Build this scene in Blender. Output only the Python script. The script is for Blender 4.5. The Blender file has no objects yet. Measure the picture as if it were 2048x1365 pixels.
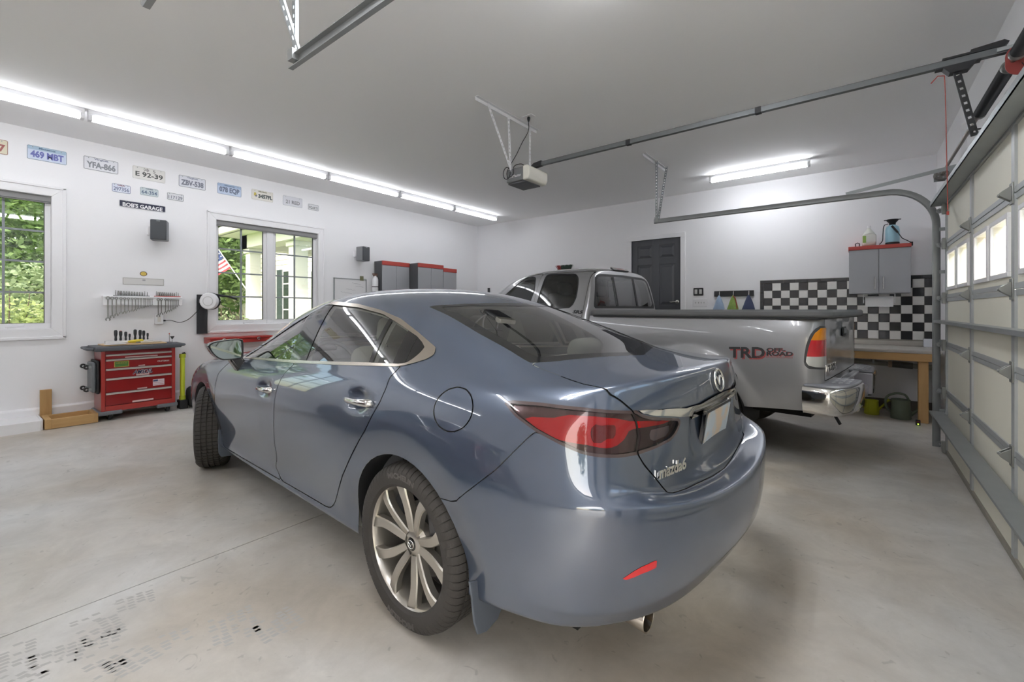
import bpy, bmesh, math, random
import numpy as np
from mathutils import Vector, Matrix
from mathutils.bvhtree import BVHTree
SC = bpy.context.scene
COL = SC.collection
PI = math.pi
random.seed(7)
# ---------------------------------------------------------------- camera
FPX, HZY, CXP = 882.6, 620.0, 1024.0          # focal length, horizon row and centre column in photo pixels
PSI = math.atan2(690.0, FPX)
CAM = np.array([7.04, -7.68, 1.31])
cam_d = bpy.data.cameras.new('camera')
cam = bpy.data.objects.new('camera', cam_d); COL.objects.link(cam)
cam_d.sensor_width = 36.0
cam_d.lens = FPX * 36.0 / 2048.0
cam_d.shift_y = -(682.5 - HZY) / 2048.0
cam_d.clip_start = 0.02; cam_d.clip_end = 300
cam.location = CAM
cam.rotation_euler = (PI / 2, 0, PSI)
SC.camera = cam
# ---------------------------------------------------------------- sky, exposure
world = bpy.data.worlds.new('sky'); SC.world = world; world.use_nodes = True
wn = world.node_tree.nodes; wl = world.node_tree.links; wn.clear()
w_out = wn.new('ShaderNodeOutputWorld'); w_bg = wn.new('ShaderNodeBackground'); w_sky = wn.new('ShaderNodeTexSky')
w_sky.sky_type = 'NISHITA'; w_sky.sun_disc = False; w_sky.sun_elevation = math.radians(50); w_sky.sun_rotation = math.radians(160)
w_sky.air_density = 1.6; w_sky.dust_density = 4.0; w_sky.ozone_density = 1.0
w_bg.inputs['Strength'].default_value = 0.30
wl.new(w_sky.outputs['Color'], w_bg.inputs['Color']); wl.new(w_bg.outputs['Background'], w_out.inputs['Surface'])
SC.view_settings.view_transform = 'Standard'
SC.view_settings.look = 'None'
SC.view_settings.gamma = 1.0
SC.view_settings.use_curve_mapping = False
SC.view_settings.exposure = 1.12
SC.cycles.max_bounces = 12
SC.cycles.diffuse_bounces = 9
SC.cycles.glossy_bounces = 5
SC.cycles.transmission_bounces = 6
SC.cycles.transparent_max_bounces = 16
SC.cycles.caustics_reflective = False
SC.cycles.caustics_refractive = False
SC.cycles.sample_clamp_indirect = 6.0
sun_d = bpy.data.lights.new('sun', 'SUN'); sun_d.energy = 2.6; sun_d.angle = math.radians(12); sun_d.color = (1.0, 0.96, 0.9)
sun = bpy.data.objects.new('sun', sun_d); COL.objects.link(sun)
sun.rotation_euler = (math.radians(42), 0, math.radians(62)); sun.location = (-8, -10, 12)
# ---------------------------------------------------------------- helpers
def px_ray(px, py):
    d = np.array([-math.sin(PSI), math.cos(PSI), 0.0]) + np.array([math.cos(PSI), math.sin(PSI), 0.0]) * (px - CXP) / FPX
    d[2] += (HZY - py) / FPX
    return d
def px_on(px, py, axis, val):
    d = px_ray(px, py); s = (val - CAM[axis]) / d[axis]
    return CAM + d * s
def lin(c):
    if isinstance(c, str):
        c = [int(c[i:i + 2], 16) / 255 for i in (0, 2, 4)]
    return tuple((v / 12.92 if v <= 0.04045 else ((v + 0.055) / 1.055) ** 2.4) for v in c[:3]) + (1.0,)
MATS = {}
def mat(name, col='808080', rough=0.5, metal=0.0, spec=0.5, coat=0.0, var=0.0, vscale=6.0, bump=0.0, bscale=60.0, alpha=None, emit=None, estr=0.0, coat_rough=0.03, coat_ior=1.5):
    if name in MATS: return MATS[name]
    m = bpy.data.materials.new(name); m.use_nodes = True
    nt = m.node_tree; N = nt.nodes; L = nt.links
    b = N['Principled BSDF']
    b.inputs['Base Color'].default_value = lin(col)
    b.inputs['Roughness'].default_value = rough
    b.inputs['Metallic'].default_value = metal
    b.inputs['Specular IOR Level'].default_value = spec
    b.inputs['Coat Weight'].default_value = coat
    b.inputs['Coat Roughness'].default_value = coat_rough
    b.inputs['Coat IOR'].default_value = coat_ior
    if emit:
        b.inputs['Emission Color'].default_value = lin(emit); b.inputs['Emission Strength'].default_value = estr
    if var > 0 or bump > 0:
        tc = N.new('ShaderNodeTexCoord')
    if var > 0:
        n = N.new('ShaderNodeTexNoise'); n.inputs['Scale'].default_value = vscale; n.inputs['Detail'].default_value = 5
        L.new(tc.outputs['Object'], n.inputs['Vector'])
        r = N.new('ShaderNodeMapRange'); r.inputs['To Min'].default_value = 1 - var; r.inputs['To Max'].default_value = 1 + var
        L.new(n.outputs['Fac'], r.inputs['Value'])
        mx = N.new('ShaderNodeMix'); mx.data_type = 'RGBA'; mx.blend_type = 'MULTIPLY'; mx.inputs['Factor'].default_value = 1
        mx.inputs['A'].default_value = lin(col); L.new(r.outputs['Result'], mx.inputs['B']); L.new(mx.outputs['Result'], b.inputs['Base Color'])
    if bump > 0:
        n2 = N.new('ShaderNodeTexNoise'); n2.inputs['Scale'].default_value = bscale; n2.inputs['Detail'].default_value = 4
        L.new(tc.outputs['Object'], n2.inputs['Vector'])
        bp = N.new('ShaderNodeBump'); bp.inputs['Strength'].default_value = bump; bp.inputs['Distance'].default_value = 0.01
        L.new(n2.outputs['Fac'], bp.inputs['Height']); L.new(bp.outputs['Normal'], b.inputs['Normal'])
    MATS[name] = m
    return m
def glass_mat(name, tint=(1, 1, 1), rough=0.0, refl=1.0):
    if name in MATS: return MATS[name]
    m = bpy.data.materials.new(name); m.use_nodes = True
    N = m.node_tree.nodes; L = m.node_tree.links; N.clear()
    o = N.new('ShaderNodeOutputMaterial'); t = N.new('ShaderNodeBsdfTransparent'); g = N.new('ShaderNodeBsdfGlossy')
    mx = N.new('ShaderNodeMixShader'); fr = N.new('ShaderNodeFresnel'); fr.inputs['IOR'].default_value = 1.52
    ml = N.new('ShaderNodeMath'); ml.operation = 'MULTIPLY'; ml.inputs[1].default_value = refl; ml.use_clamp = True
    t.inputs['Color'].default_value = tuple(tint) + (1,); g.inputs['Roughness'].default_value = rough
    L.new(fr.outputs['Fac'], ml.inputs[0]); L.new(ml.outputs[0], mx.inputs['Fac'])
    L.new(t.outputs['BSDF'], mx.inputs[1]); L.new(g.outputs['BSDF'], mx.inputs[2]); L.new(mx.outputs['Shader'], o.inputs['Surface'])
    MATS[name] = m
    return m
def wood_mat(name, c1, c2, scale=3.0, axis='X', rough=0.55):
    if name in MATS: return MATS[name]
    m = bpy.data.materials.new(name); m.use_nodes = True
    N = m.node_tree.nodes; L = m.node_tree.links; b = N['Principled BSDF']
    tc = N.new('ShaderNodeTexCoord'); mp = N.new('ShaderNodeMapping')
    sc = {'X': (scale, scale * 14, scale * 14), 'Y': (scale * 14, scale, scale * 14), 'Z': (scale * 14, scale * 14, scale)}[axis]
    mp.inputs['Scale'].default_value = sc
    n = N.new('ShaderNodeTexNoise'); n.inputs['Scale'].default_value = 1.0; n.inputs['Detail'].default_value = 4; n.inputs['Distortion'].default_value = 0.6
    cr = N.new('ShaderNodeMix'); cr.data_type = 'RGBA'; cr.inputs['A'].default_value = lin(c1); cr.inputs['B'].default_value = lin(c2)
    L.new(tc.outputs['Object'], mp.inputs['Vector']); L.new(mp.outputs['Vector'], n.inputs['Vector'])
    L.new(n.outputs['Fac'], cr.inputs['Factor']); L.new(cr.outputs['Result'], b.inputs['Base Color'])
    b.inputs['Roughness'].default_value = rough
    MATS[name] = m
    return m
class MB:
    """collects polygons; build() links them as one mesh object"""
    def __init__(s): s.v = []; s.f = []; s.n = None
    def add(s, vs, fs):
        o = len(s.v); s.v.extend([tuple(map(float, p)) for p in vs]); s.f.extend([tuple(i + o for i in f) for f in fs]); return s
    def box(s, x0, x1, y0, y1, z0, z1, M=None):
        vs = [(x, y, z) for z in (z0, z1) for y in (y0, y1) for x in (x0, x1)]
        if M is not None: vs = [M @ Vector(p) for p in vs]
        return s.add(vs, [(0, 2, 3, 1), (4, 5, 7, 6), (0, 1, 5, 4), (2, 6, 7, 3), (0, 4, 6, 2), (1, 3, 7, 5)])
    def cbox(s, c, d, M=None):
        return s.box(c[0] - d[0] / 2, c[0] + d[0] / 2, c[1] - d[1] / 2, c[1] + d[1] / 2, c[2] - d[2] / 2, c[2] + d[2] / 2, M)
    def prism(s, poly, h0, h1, plane='XY', M=None):
        """polygon (2d, ccw) pushed along the third axis"""
        def P(a, b, h): return {'XY': (a, b, h), 'XZ': (a, h, b), 'YZ': (h, a, b)}[plane]
        n = len(poly); vs = [P(a, b, h0) for a, b in poly] + [P(a, b, h1) for a, b in poly]
        if M is not None: vs = [M @ Vector(p) for p in vs]
        fs = [tuple(range(n))[::-1], tuple(range(n, 2 * n))] + [(i, (i + 1) % n, n + (i + 1) % n, n + i) for i in range(n)]
        return s.add(vs, fs)
    def tube(s, path, r, seg=8, caps=True, closed=False):
        P = [Vector(p) for p in path]; n = len(P); rs = r if hasattr(r, '__len__') else [r] * n
        vs = []; up = None
        for i in range(n):
            if closed: t = (P[(i + 1) % n] - P[i - 1])
            else: t = (P[min(i + 1, n - 1)] - P[max(i - 1, 0)])
            t.normalize()
            if up is None:
                up = Vector((0, 0, 1)) if abs(t.z) < 0.9 else Vector((1, 0, 0))
            a = t.cross(up)
            if a.length < 1e-6: a = t.orthogonal()
            a.normalize(); b = a.cross(t); b.normalize(); up = b
            for k in range(seg):
                an = 2 * PI * k / seg; vs.append(P[i] + (a * math.cos(an) + b * math.sin(an)) * rs[i])
        fs = []
        m = n if closed else n - 1
        for i in range(m):
            for k in range(seg):
                j = (i + 1) % n; fs.append((i * seg + k, j * seg + k, j * seg + (k + 1) % seg, i * seg + (k + 1) % seg)[::-1])
        if caps and not closed:
            fs.append(tuple(range(seg))); fs.append(tuple(range((n - 1) * seg, n * seg))[::-1])
        return s.add(vs, fs)
    def cyl(s, p, q, r, seg=16): return s.tube([p, q], r, seg)
    def lathe(s, prof, seg=24, M=None, closed=False, caps=True):
        """prof: (r, z) points turned about the z axis"""
        vs = []; n = len(prof)
        for r, z in prof:
            for k in range(seg):
                a = 2 * PI * k / seg; vs.append((r * math.cos(a), r * math.sin(a), z))
        if M is not None: vs = [M @ Vector(p) for p in vs]
        fs = []
        for i in range(n if closed else n - 1):
            j = (i + 1) % n
            for k in range(seg): fs.append((i * seg + k, i * seg + (k + 1) % seg, j * seg + (k + 1) % seg, j * seg + k))
        if not closed and caps:
            if prof[0][0] > 1e-5: fs.append(tuple(range(seg))[::-1])
            if prof[-1][0] > 1e-5: fs.append(tuple(range((n - 1) * seg, n * seg)))
        return s.add(vs, fs)
    def grid(s, pts, nu, nv, flip=False):
        """pts[u*nv+v]"""
        fs = [(u * nv + v, (u + 1) * nv + v, (u + 1) * nv + v + 1, u * nv + v + 1) for u in range(nu - 1) for v in range(nv - 1)]
        if flip: fs = [f[::-1] for f in fs]
        return s.add(pts, fs)
    def sweep(s, prof, path, up=(0, 0, 1), closed_prof=True, caps=True):
        """2d profile (a across, b along up) carried along a path"""
        P = [Vector(p) for p in path]; n = len(P); m = len(prof); vs = []; up = Vector(up)
        for i in range(n):
            t = (P[min(i + 1, n - 1)] - P[max(i - 1, 0)]).normalized()
            a = t.cross(up).normalized(); b = a.cross(t)
            for x, y in prof: vs.append(P[i] + a * x + b * y)
        fs = []
        for i in range(n - 1):
            for k in range(m if closed_prof else m - 1):
                fs.append((i * m + k, (i + 1) * m + k, (i + 1) * m + (k + 1) % m, i * m + (k + 1) % m))
        if caps and closed_prof: fs += [tuple(range(m))[::-1], tuple(range((n - 1) * m, n * m))]
        return s.add(vs, fs)
    def xf(s, M):
        s.v = [tuple(M @ Vector(p)) for p in s.v]; return s
    def build(s, name, m, parent=None, smooth=None, bevel=0.0, seg=2, loc=None, label=None):
        me = bpy.data.meshes.new(name); me.from_pydata(s.v, [], s.f); me.update()
        return link_mesh(name, me, m, parent, smooth, bevel, seg, loc, label)
def link_mesh(name, me, m, parent=None, smooth=None, bevel=0.0, seg=2, loc=None, label=None):
    if m is not None: me.materials.append(m)
    o = bpy.data.objects.new(name, me); COL.objects.link(o)
    if parent is not None: o.parent = parent
    if loc is not None: o.location = loc
    if smooth:
        me.polygons.foreach_set('use_smooth', [True] * len(me.polygons)); me.set_sharp_from_angle(angle=math.radians(smooth))
    if bevel > 0:
        b = o.modifiers.new('bevel', 'BEVEL'); b.width = bevel; b.segments = seg; b.limit_method = 'ANGLE'; b.angle_limit = math.radians(40)
        b.harden_normals = False
        if not smooth:
            me.polygons.foreach_set('use_smooth', [True] * len(me.polygons)); me.set_sharp_from_angle(angle=math.radians(35))
    if label: o['label'] = label
    return o
def tag(o, label, cat, group=None):
    o['label'] = label; o['category'] = cat
    if group: o['group'] = group
    return o
def thing(name, label, cat, loc=(0, 0, 0), rz=0.0, group=None):
    o = bpy.data.objects.new(name, None); COL.objects.link(o); o.empty_display_size = 0.1
    o.location = loc; o.rotation_euler = (0, 0, rz)
    return tag(o, label, cat, group)
def struct(o): o['kind'] = 'structure'; return o
def stuff(o): o['kind'] = 'stuff'; return o
def dup(root, loc=None, rz=None, label=None, parent=None):
    r = root.copy(); COL.objects.link(r)
    if loc is not None: r.location = loc
    if rz is not None: r.rotation_euler = (0, 0, rz)
    if label: r['label'] = label
    if parent is not None: r.parent = parent
    for ch in list(root.children):
        c = ch.copy(); COL.objects.link(c); c.parent = r
        for g in list(ch.children):
            d = g.copy(); COL.objects.link(d); d.parent = c
    return r
FONTC = {}
def text_mb(body, size=0.1, depth=0.001, M=None, width=None, bold=0.0, shear=0.0, space=1.0):
    """lettering as mesh polygons in the local XY plane, centred"""
    cu = bpy.data.curves.new('t', 'FONT'); cu.body = body; cu.size = size; cu.extrude = depth; cu.offset = bold; cu.shear = shear
    cu.align_x = 'CENTER'; cu.align_y = 'CENTER'; cu.resolution_u = 3; cu.space_character = space
    ob = bpy.data.objects.new('t', cu); COL.objects.link(ob)
    dg = bpy.context.evaluated_depsgraph_get(); me = ob.evaluated_get(dg).to_mesh()
    vs = [v.co.copy() for v in me.vertices]; fs = [tuple(p.vertices) for p in me.polygons]
    ob.evaluated_get(dg).to_mesh_clear(); bpy.data.objects.remove(ob); bpy.data.curves.remove(cu)
    if vs:
        x0 = min(v.x for v in vs); x1 = max(v.x for v in vs); y0 = min(v.y for v in vs); y1 = max(v.y for v in vs)
        k = (width / (x1 - x0)) if width else 1.0
        vs = [Vector(((v.x - (x0 + x1) / 2) * k, v.y - (y0 + y1) / 2, v.z)) for v in vs]
    mb = MB()
    if M is not None: vs = [M @ v for v in vs]
    return mb.add(vs, fs)
def basis(o, ex, ey, ez=None):
    """matrix whose x, y axes are ex, ey at o"""
    ex = Vector(ex).normalized(); ey = Vector(ey).normalized(); ez = Vector(ez) if ez is not None else ex.cross(ey)
    m = Matrix.Identity(4)
    for i in range(3): m[i][0] = ex[i]; m[i][1] = ey[i]; m[i][2] = ez[i]; m[i][3] = o[i]
    return m
def rrect(w, h, r, n=4, cx=0.0, cy=0.0):
    pts = []
    for k, (sx, sy) in enumerate(((1, 1), (-1, 1), (-1, -1), (1, -1))):
        for i in range(n + 1):
            a = PI / 2 * (k + i / n); pts.append((cx + sx * (w / 2 - r) + r * math.cos(a), cy + sy * (h / 2 - r) + r * math.sin(a)))
    return pts
def arc(c, r, a0, a1, n=12): return [(c[0] + r * math.cos(math.radians(a0 + (a1 - a0) * i / n)), c[1] + r * math.sin(math.radians(a0 + (a1 - a0) * i / n))) for i in range(n + 1)]
def spline(P, n=8, closed=False):
    """Catmull-Rom through the points"""
    P = [np.array(p, float) for p in P]; m = len(P); out = []
    for i in range(m if closed else m - 1):
        p1, p2 = P[i], P[(i + 1) % m]
        p0 = P[i - 1] if (closed or i > 0) else 2 * p1 - p2
        p3 = P[(i + 2) % m] if (closed or i + 2 < m) else 2 * p2 - p1
        for k in range(n):
            t = k / n
            out.append(0.5 * (2 * p1 + (p2 - p0) * t + (2 * p0 - 5 * p1 + 4 * p2 - p3) * t * t + (3 * p1 - p0 - 3 * p2 + p3) * t ** 3))
    if not closed: out.append(P[-1])
    return [tuple(p) for p in out]
# ---------------------------------------------------------------- cutting a smooth shell into panels
class Shell:
    """dense smooth surface cut along outlines; every piece keeps the normals of the whole"""
    def __init__(s, V, F):
        s.V = [np.array(p, float) for p in V]; s.P = {'body': [tuple(f) for f in F]}
        s.N = None; s.calc_normals(); s.cache = {}
    def calc_normals(s):
        V = np.array(s.V); N = np.zeros_like(V)
        for fs in s.P.values():
            for f in fs:
                p = V[list(f)]; n = np.zeros(3)
                for i in range(1, len(f) - 1): n += np.cross(p[i] - p[0], p[i + 1] - p[0])
                for i in f: N[i] += n
        l = np.linalg.norm(N, axis=1); l[l == 0] = 1
        s.N = [n for n in N / l[:, None]]
    def cut(s, src, dst, phi, where=None):
        """faces of src where phi(V) < 0 go to dst; where(V, N) limits the vertices concerned"""
        V = np.array(s.V); N = np.array(s.N)
        ph = phi(V)
        ok = np.ones(len(V), bool) if where is None else where(V, N)
        keep, take, cache = [], list(s.P.get(dst, [])), {}
        for f in s.P[src]:
            sg = [ph[i] < 0 for i in f]
            if not any(sg) or not all(ok[i] for i in f): keep.append(f); continue
            if all(sg): take.append(f); continue
            a, b = [], []
            n = len(f)
            for k in range(n):
                i, j = f[k], f[(k + 1) % n]
                (a if sg[k] else b).append(i)
                if sg[k] != sg[(k + 1) % n]:
                    key = (min(i, j), max(i, j))
                    if key not in cache:
                        t = ph[i] / (ph[i] - ph[j]); t = min(max(t, 0.002), 0.998)
                        s.V.append(s.V[i] * (1 - t) + s.V[j] * t)
                        nn = s.N[i] * (1 - t) + s.N[j] * t; s.N.append(nn / (np.linalg.norm(nn) or 1))
                        cache[key] = len(s.V) - 1
                    a.append(cache[key]); b.append(cache[key])
            if len(a) > 2: take.append(tuple(a))
            if len(b) > 2: keep.append(tuple(b))
        s.P[src] = keep; s.P[dst] = take
    def piece(s, names, off=0.0, mirror=True, flip=False):
        """(verts, faces, normals) of the named pieces, both sides of the car"""
        if isinstance(names, str): names = [names]
        idx = {}; V = []; N = []; F = []
        for nm in names:
            for f in s.P.get(nm, []):
                g = []
                for i in f:
                    if i not in idx:
                        idx[i] = len(V); V.append(s.V[i] + s.N[i] * off); N.append(s.N[i])
                    g.append(idx[i])
                F.append(tuple(g))
        return np.array(V).reshape(-1, 3), F, np.array(N).reshape(-1, 3)
    def build(s, names, name, m, parent, off=0.0, side=0, solid=0.0, label=None, flip=False):
        """side: +1 left only, -1 right only (mirrored), 0 both in one mesh"""
        V, F, N = s.piece(names, off)
        if len(F) == 0: return None
        Vs, Fs, Ns = [], [], []
        for sd in ((1, -1) if side == 0 else (side,)):
            o = sum(len(v) for v in Vs)
            k = np.array([1, sd, 1]); Vs.append(V * k); Ns.append(N * k)
            Fs += [tuple(i + o for i in (f if sd > 0 else f[::-1])) for f in F]
        V = np.concatenate(Vs); N = np.concatenate(Ns)
        if flip: Fs = [f[::-1] for f in Fs]; N = -N
        me = bpy.data.meshes.new(name); me.from_pydata(V.tolist(), [], Fs); me.update()
        me.polygons.foreach_set('use_smooth', [True] * len(me.polygons))
        me.normals_split_custom_set_from_vertices([tuple(n) for n in N])
        return link_mesh(name, me, m, parent, label=label)
def sdist(poly):
    """signed distance (negative inside) to a closed 2d outline"""
    P = np.array(poly, float); Q = np.roll(P, -1, axis=0)
    def fn(X):
        d = np.full(len(X), 1e9); ins = np.zeros(len(X), bool)
        for p, q in zip(P, Q):
            e = q - p; w = X - p; t = np.clip((w @ e) / max(e @ e, 1e-12), 0, 1)
            d = np.minimum(d, np.hypot(*(w - t[:, None] * e).T))
            c = (p[1] > X[:, 1]) != (q[1] > X[:, 1])
            if q[1] != p[1]: ins ^= c & (X[:, 0] < (q[0] - p[0]) * (X[:, 1] - p[1]) / (q[1] - p[1]) + p[0])
        return np.where(ins, -d, d)
    return fn
def subdivide(V, F, level, creases=None):
    me = bpy.data.meshes.new('cage'); me.from_pydata([tuple(v) for v in V], [], F); me.update()
    if creases:
        at = me.attributes.new('crease_edge', 'FLOAT', 'EDGE')
        ed = {tuple(sorted(e.vertices)): e.index for e in me.edges}
        for k, w in creases.items():
            if k in ed: at.data[ed[k]].value = w
    ob = bpy.data.objects.new('cage', me); COL.objects.link(ob)
    md = ob.modifiers.new('s', 'SUBSURF'); md.levels = level; md.render_levels = level; md.boundary_smooth = 'PRESERVE_CORNERS'
    dg = bpy.context.evaluated_depsgraph_get(); ev = ob.evaluated_get(dg); m2 = ev.to_mesh()
    n = len(m2.vertices); co = np.empty(n * 3); m2.vertices.foreach_get('co', co)
    F2 = [tuple(p.vertices) for p in m2.polygons]; V2 = co.reshape(-1, 3).copy()
    ev.to_mesh_clear(); bpy.data.objects.remove(ob); bpy.data.meshes.remove(me)
    return V2, F2
# ---------------------------------------------------------------- room shell
W, H, YB, YF = 7.83, 3.27, 0.0, -14.2          # width, ceiling, back wall, far wall behind the camera
XD = 7.68                                       # inner face of the overhead doors
def fz(x): return 0.07 * max(0.0, (2.6 - x) / 2.6)   # the slab rises slightly towards the window wall
M_wall = mat('wall_paint', 'f3f3f5', 0.42, spec=0.4, bump=0.03, bscale=180)
M_ceil = mat('ceiling_paint', 'f8f8f8', 0.75, spec=0.3)
M_trim = mat('white_trim', 'f1f1f3', 0.35)
M_vinyl = mat('white_vinyl', 'eeeef0', 0.3)
def floor_material():
    m = bpy.data.materials.new('concrete'); m.use_nodes = True
    N = m.node_tree.nodes; L = m.node_tree.links; b = N['Principled BSDF']
    tc = N.new('ShaderNodeTexCoord')
    def noise(s, d, dist=0.0, rough=0.55):
        n = N.new('ShaderNodeTexNoise'); n.inputs['Scale'].default_value = s; n.inputs['Detail'].default_value = d
        n.inputs['Distortion'].default_value = dist; n.inputs['Roughness'].default_value = rough
        L.new(tc.outputs['Object'], n.inputs['Vector']); return n
    n1 = noise(0.7, 6, 0.4); n2 = noise(3.5, 8, 0.8, 0.65); n3 = noise(28, 6, 0, 0.7); n4 = noise(1.6, 3, 1.5)
    r1 = N.new('ShaderNodeValToRGB'); r1.color_ramp.elements[0].color = lin('b4ab9e'); r1.color_ramp.elements[1].color = lin('cccac6')
    r1.color_ramp.elements[0].position = 0.32; r1.color_ramp.elements[1].position = 0.62
    L.new(n1.outputs['Fac'], r1.inputs['Fac'])
    r2 = N.new('ShaderNodeMapRange'); r2.inputs['From Min'].default_value = 0.3; r2.inputs['From Max'].default_value = 0.7; r2.inputs['To Min'].default_value = 0.86; r2.inputs['To Max'].default_value = 1.1
    L.new(n2.outputs['Fac'], r2.inputs['Value'])
    r3 = N.new('ShaderNodeMapRange'); r3.inputs['To Min'].default_value = 0.92; r3.inputs['To Max'].default_value = 1.08; L.new(n3.outputs['Fac'], r3.inputs['Value'])
    m1 = N.new('ShaderNodeMath'); m1.operation = 'MULTIPLY'; L.new(r2.outputs['Result'], m1.inputs[0]); L.new(r3.outputs['Result'], m1.inputs[1])
    # dark specks and scuffs
    n5 = noise(9, 2, 3.0, 0.4); r5 = N.new('ShaderNodeMapRange'); r5.inputs['From Min'].default_value = 0.68; r5.inputs['From Max'].default_value = 0.74; r5.inputs['To Min'].default_value = 1.0; r5.inputs['To Max'].default_value = 0.8
    L.new(n5.outputs['Fac'], r5.inputs['Value'])
    m2 = N.new('ShaderNodeMath'); m2.operation = 'MULTIPLY'; L.new(m1.outputs[0], m2.inputs[0]); L.new(r5.outputs['Result'], m2.inputs[1])
    mx = N.new('ShaderNodeMix'); mx.data_type = 'RGBA'; mx.blend_type = 'MULTIPLY'; mx.inputs['Factor'].default_value = 1
    L.new(r1.outputs['Color'], mx.inputs['A']); L.new(m2.outputs[0], mx.inputs['B']); L.new(mx.outputs['Result'], b.inputs['Base Color'])
    rr = N.new('ShaderNodeMapRange'); rr.inputs['To Min'].default_value = 0.26; rr.inputs['To Max'].default_value = 0.5; L.new(n4.outputs['Fac'], rr.inputs['Value'])
    L.new(rr.outputs['Result'], b.inputs['Roughness']); b.inputs['Specular IOR Level'].default_value = 0.35
    bp = N.new('ShaderNodeBump'); bp.inputs['Strength'].default_value = 0.06; bp.inputs['Distance'].default_value = 0.004
    L.new(n3.outputs['Fac'], bp.inputs['Height']); L.new(bp.outputs['Normal'], b.inputs['Normal'])
    return m
M_floor = floor_material()
# floor: two pours with a sawn control joint at x = 4.346
JX = 4.346
mb = MB()
mb.prism([(-0.15, fz(-0.15)), (0, fz(0)), (2.6, 0), (JX - 0.0035, 0), (JX - 0.0035, -0.012), (JX + 0.0035, -0.012), (JX + 0.0035, 0), (8.0, 0), (8.0, -0.25), (-0.15, -0.25)], YF - 0.2, 0.15, 'XZ')
floor_o = struct(mb.build('floor', M_floor)); floor_o['label'] = 'worn grey concrete garage floor with a sawn joint'
mb = MB().box(JX - 0.0035, JX + 0.0035, YF, 0, -0.0119, -0.005)
mb.build('control_joint', mat('joint_dirt', '3a352e', 0.9), floor_o)
# dried tyre prints on the slab: small tread blocks
tp = MB(); tr_ = np.random.default_rng(11)
for (zx, zy, n, m) in ((1480, 720, 9, 5), (1750, 705, 7, 5), (1120, 790, 5, 3), (660, 740, 7, 4), (640, 830, 6, 4), (860, 920, 6, 4), (690, 960, 5, 3), (100, 910, 7, 4), (360, 920, 6, 4), (200, 1035, 7, 3), (870, 560, 5, 4), (560, 690, 3, 3)):
    c = px_on(zx * .3223, 1020 + zy * .3223, 2, 0); an = tr_.uniform(-.25, .25)
    for i in range(n):
        for j in range(m):
            if tr_.random() < .18: continue
            a = (i - n / 2) * .024 + (j % 2) * .01; b = (j - m / 2) * .034; l, w = .0085 * tr_.uniform(.7, 1.1), .0135 * tr_.uniform(.7, 1.1)
            q = [(a - l, b - w), (a + l, b - w + .006), (a + l, b + w + .006), (a - l, b + w)]
            tp.add([(c[0] + x * math.cos(an) - y * math.sin(an), c[1] + x * math.sin(an) + y * math.cos(an), .0004) for x, y in q], [(0, 1, 2, 3)])
stuff(tp.build('tyre_prints', mat('print_grey', 'adaaa5', .6), floor_o))
struct(MB().box(-0.15, W + 0.3, YF - 0.2, 0.2, H, H + 0.15).build('ceiling', M_ceil))
# window wall (x = 0)
WZ0, WZ1 = 1.087, 2.58
WIN = [(-8.455, -6.957), (-5.387, -3.889)]
mb = MB()
ys = [YF - 0.2, WIN[0][0], WIN[0][1], WIN[1][0], WIN[1][1], 0.15]
for a, b in ((0, 1), (2, 3), (4, 5)): mb.box(-0.15, 0, ys[a], ys[b], -0.2, H)
for a, b in WIN: mb.box(-0.15, 0, a, b, -0.2, WZ0); mb.box(-0.15, 0, a, b, WZ1, H)
struct(mb.build('wall_left', M_wall))
# back wall with the house door (x 3.79 .. 4.68)
DX0, DX1, DZ0, DZ1 = 3.79, 4.69, 0.53, 2.565
mb = MB().box(-0.15, DX0, 0, 0.15, -0.2, H).box(DX1, W + 0.3, 0, 0.15, -0.2, H).box(DX0, DX1, 0, 0.15, DZ1, H).box(DX0, DX1, 0, 0.15, -0.2, DZ0)
struct(mb.build('wall_back', M_wall))
# overhead-door wall (x = W) : two openings
OPN = [(-6.50, -2.14), (-12.10, -7.74)]
OZ = 2.24
mb = MB().box(W, W + 0.06, OPN[0][1], 0.15, -0.2, H).box(W, W + 0.06, OPN[1][1], OPN[0][0], -0.2, H).box(W, W + 0.06, YF - 0.2, OPN[1][0], -0.2, H)
for a, b in OPN: mb.box(W, W + 0.06, a, b, OZ, H)
struct(mb.build('wall_right', M_wall))
for k, (a, b) in enumerate(OPN):
    m_ = MB().box(XD + .056, W + .06, b, b + .07, 0, OZ).box(XD + .056, W + .06, a - .07, a, 0, OZ).box(XD + .056, W + .06, a - .07, b + .07, OZ, OZ + .05)
    struct(m_.build('trim_%d' % (3 + k), M_trim))
struct(MB().box(-0.15, W + 0.3, YF - 0.15, YF, -0.2, H).build('wall_front', M_wall))
# baseboard and curb along the window wall
z0 = fz(0)
mb = MB().prism([(0, z0 - 0.02), (0.02, z0 - 0.02), (0.02, z0 + 0.155), (0.012, z0 + 0.17), (0, z0 + 0.178)], YF, 0, 'XZ')
struct(mb.build('baseboard_left', M_trim))
mb = MB().box(0, W, -0.02, 0, -0.02, 0.13)
struct(mb.build('baseboard_back', mat('grey_rubber_base', '6d655c', 0.6)))
mb = MB().box(0.02, 0.40, -9.5, -7.085, z0 - 0.03, 0.165)
mb.box(0.022, 0.385, -7.085, -7.07, z0 - 0.03, 0.172)
curb = struct(mb.build('trim_1', M_trim, bevel=0.004)); curb['label'] = 'low white painted curb along the window wall'
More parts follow.
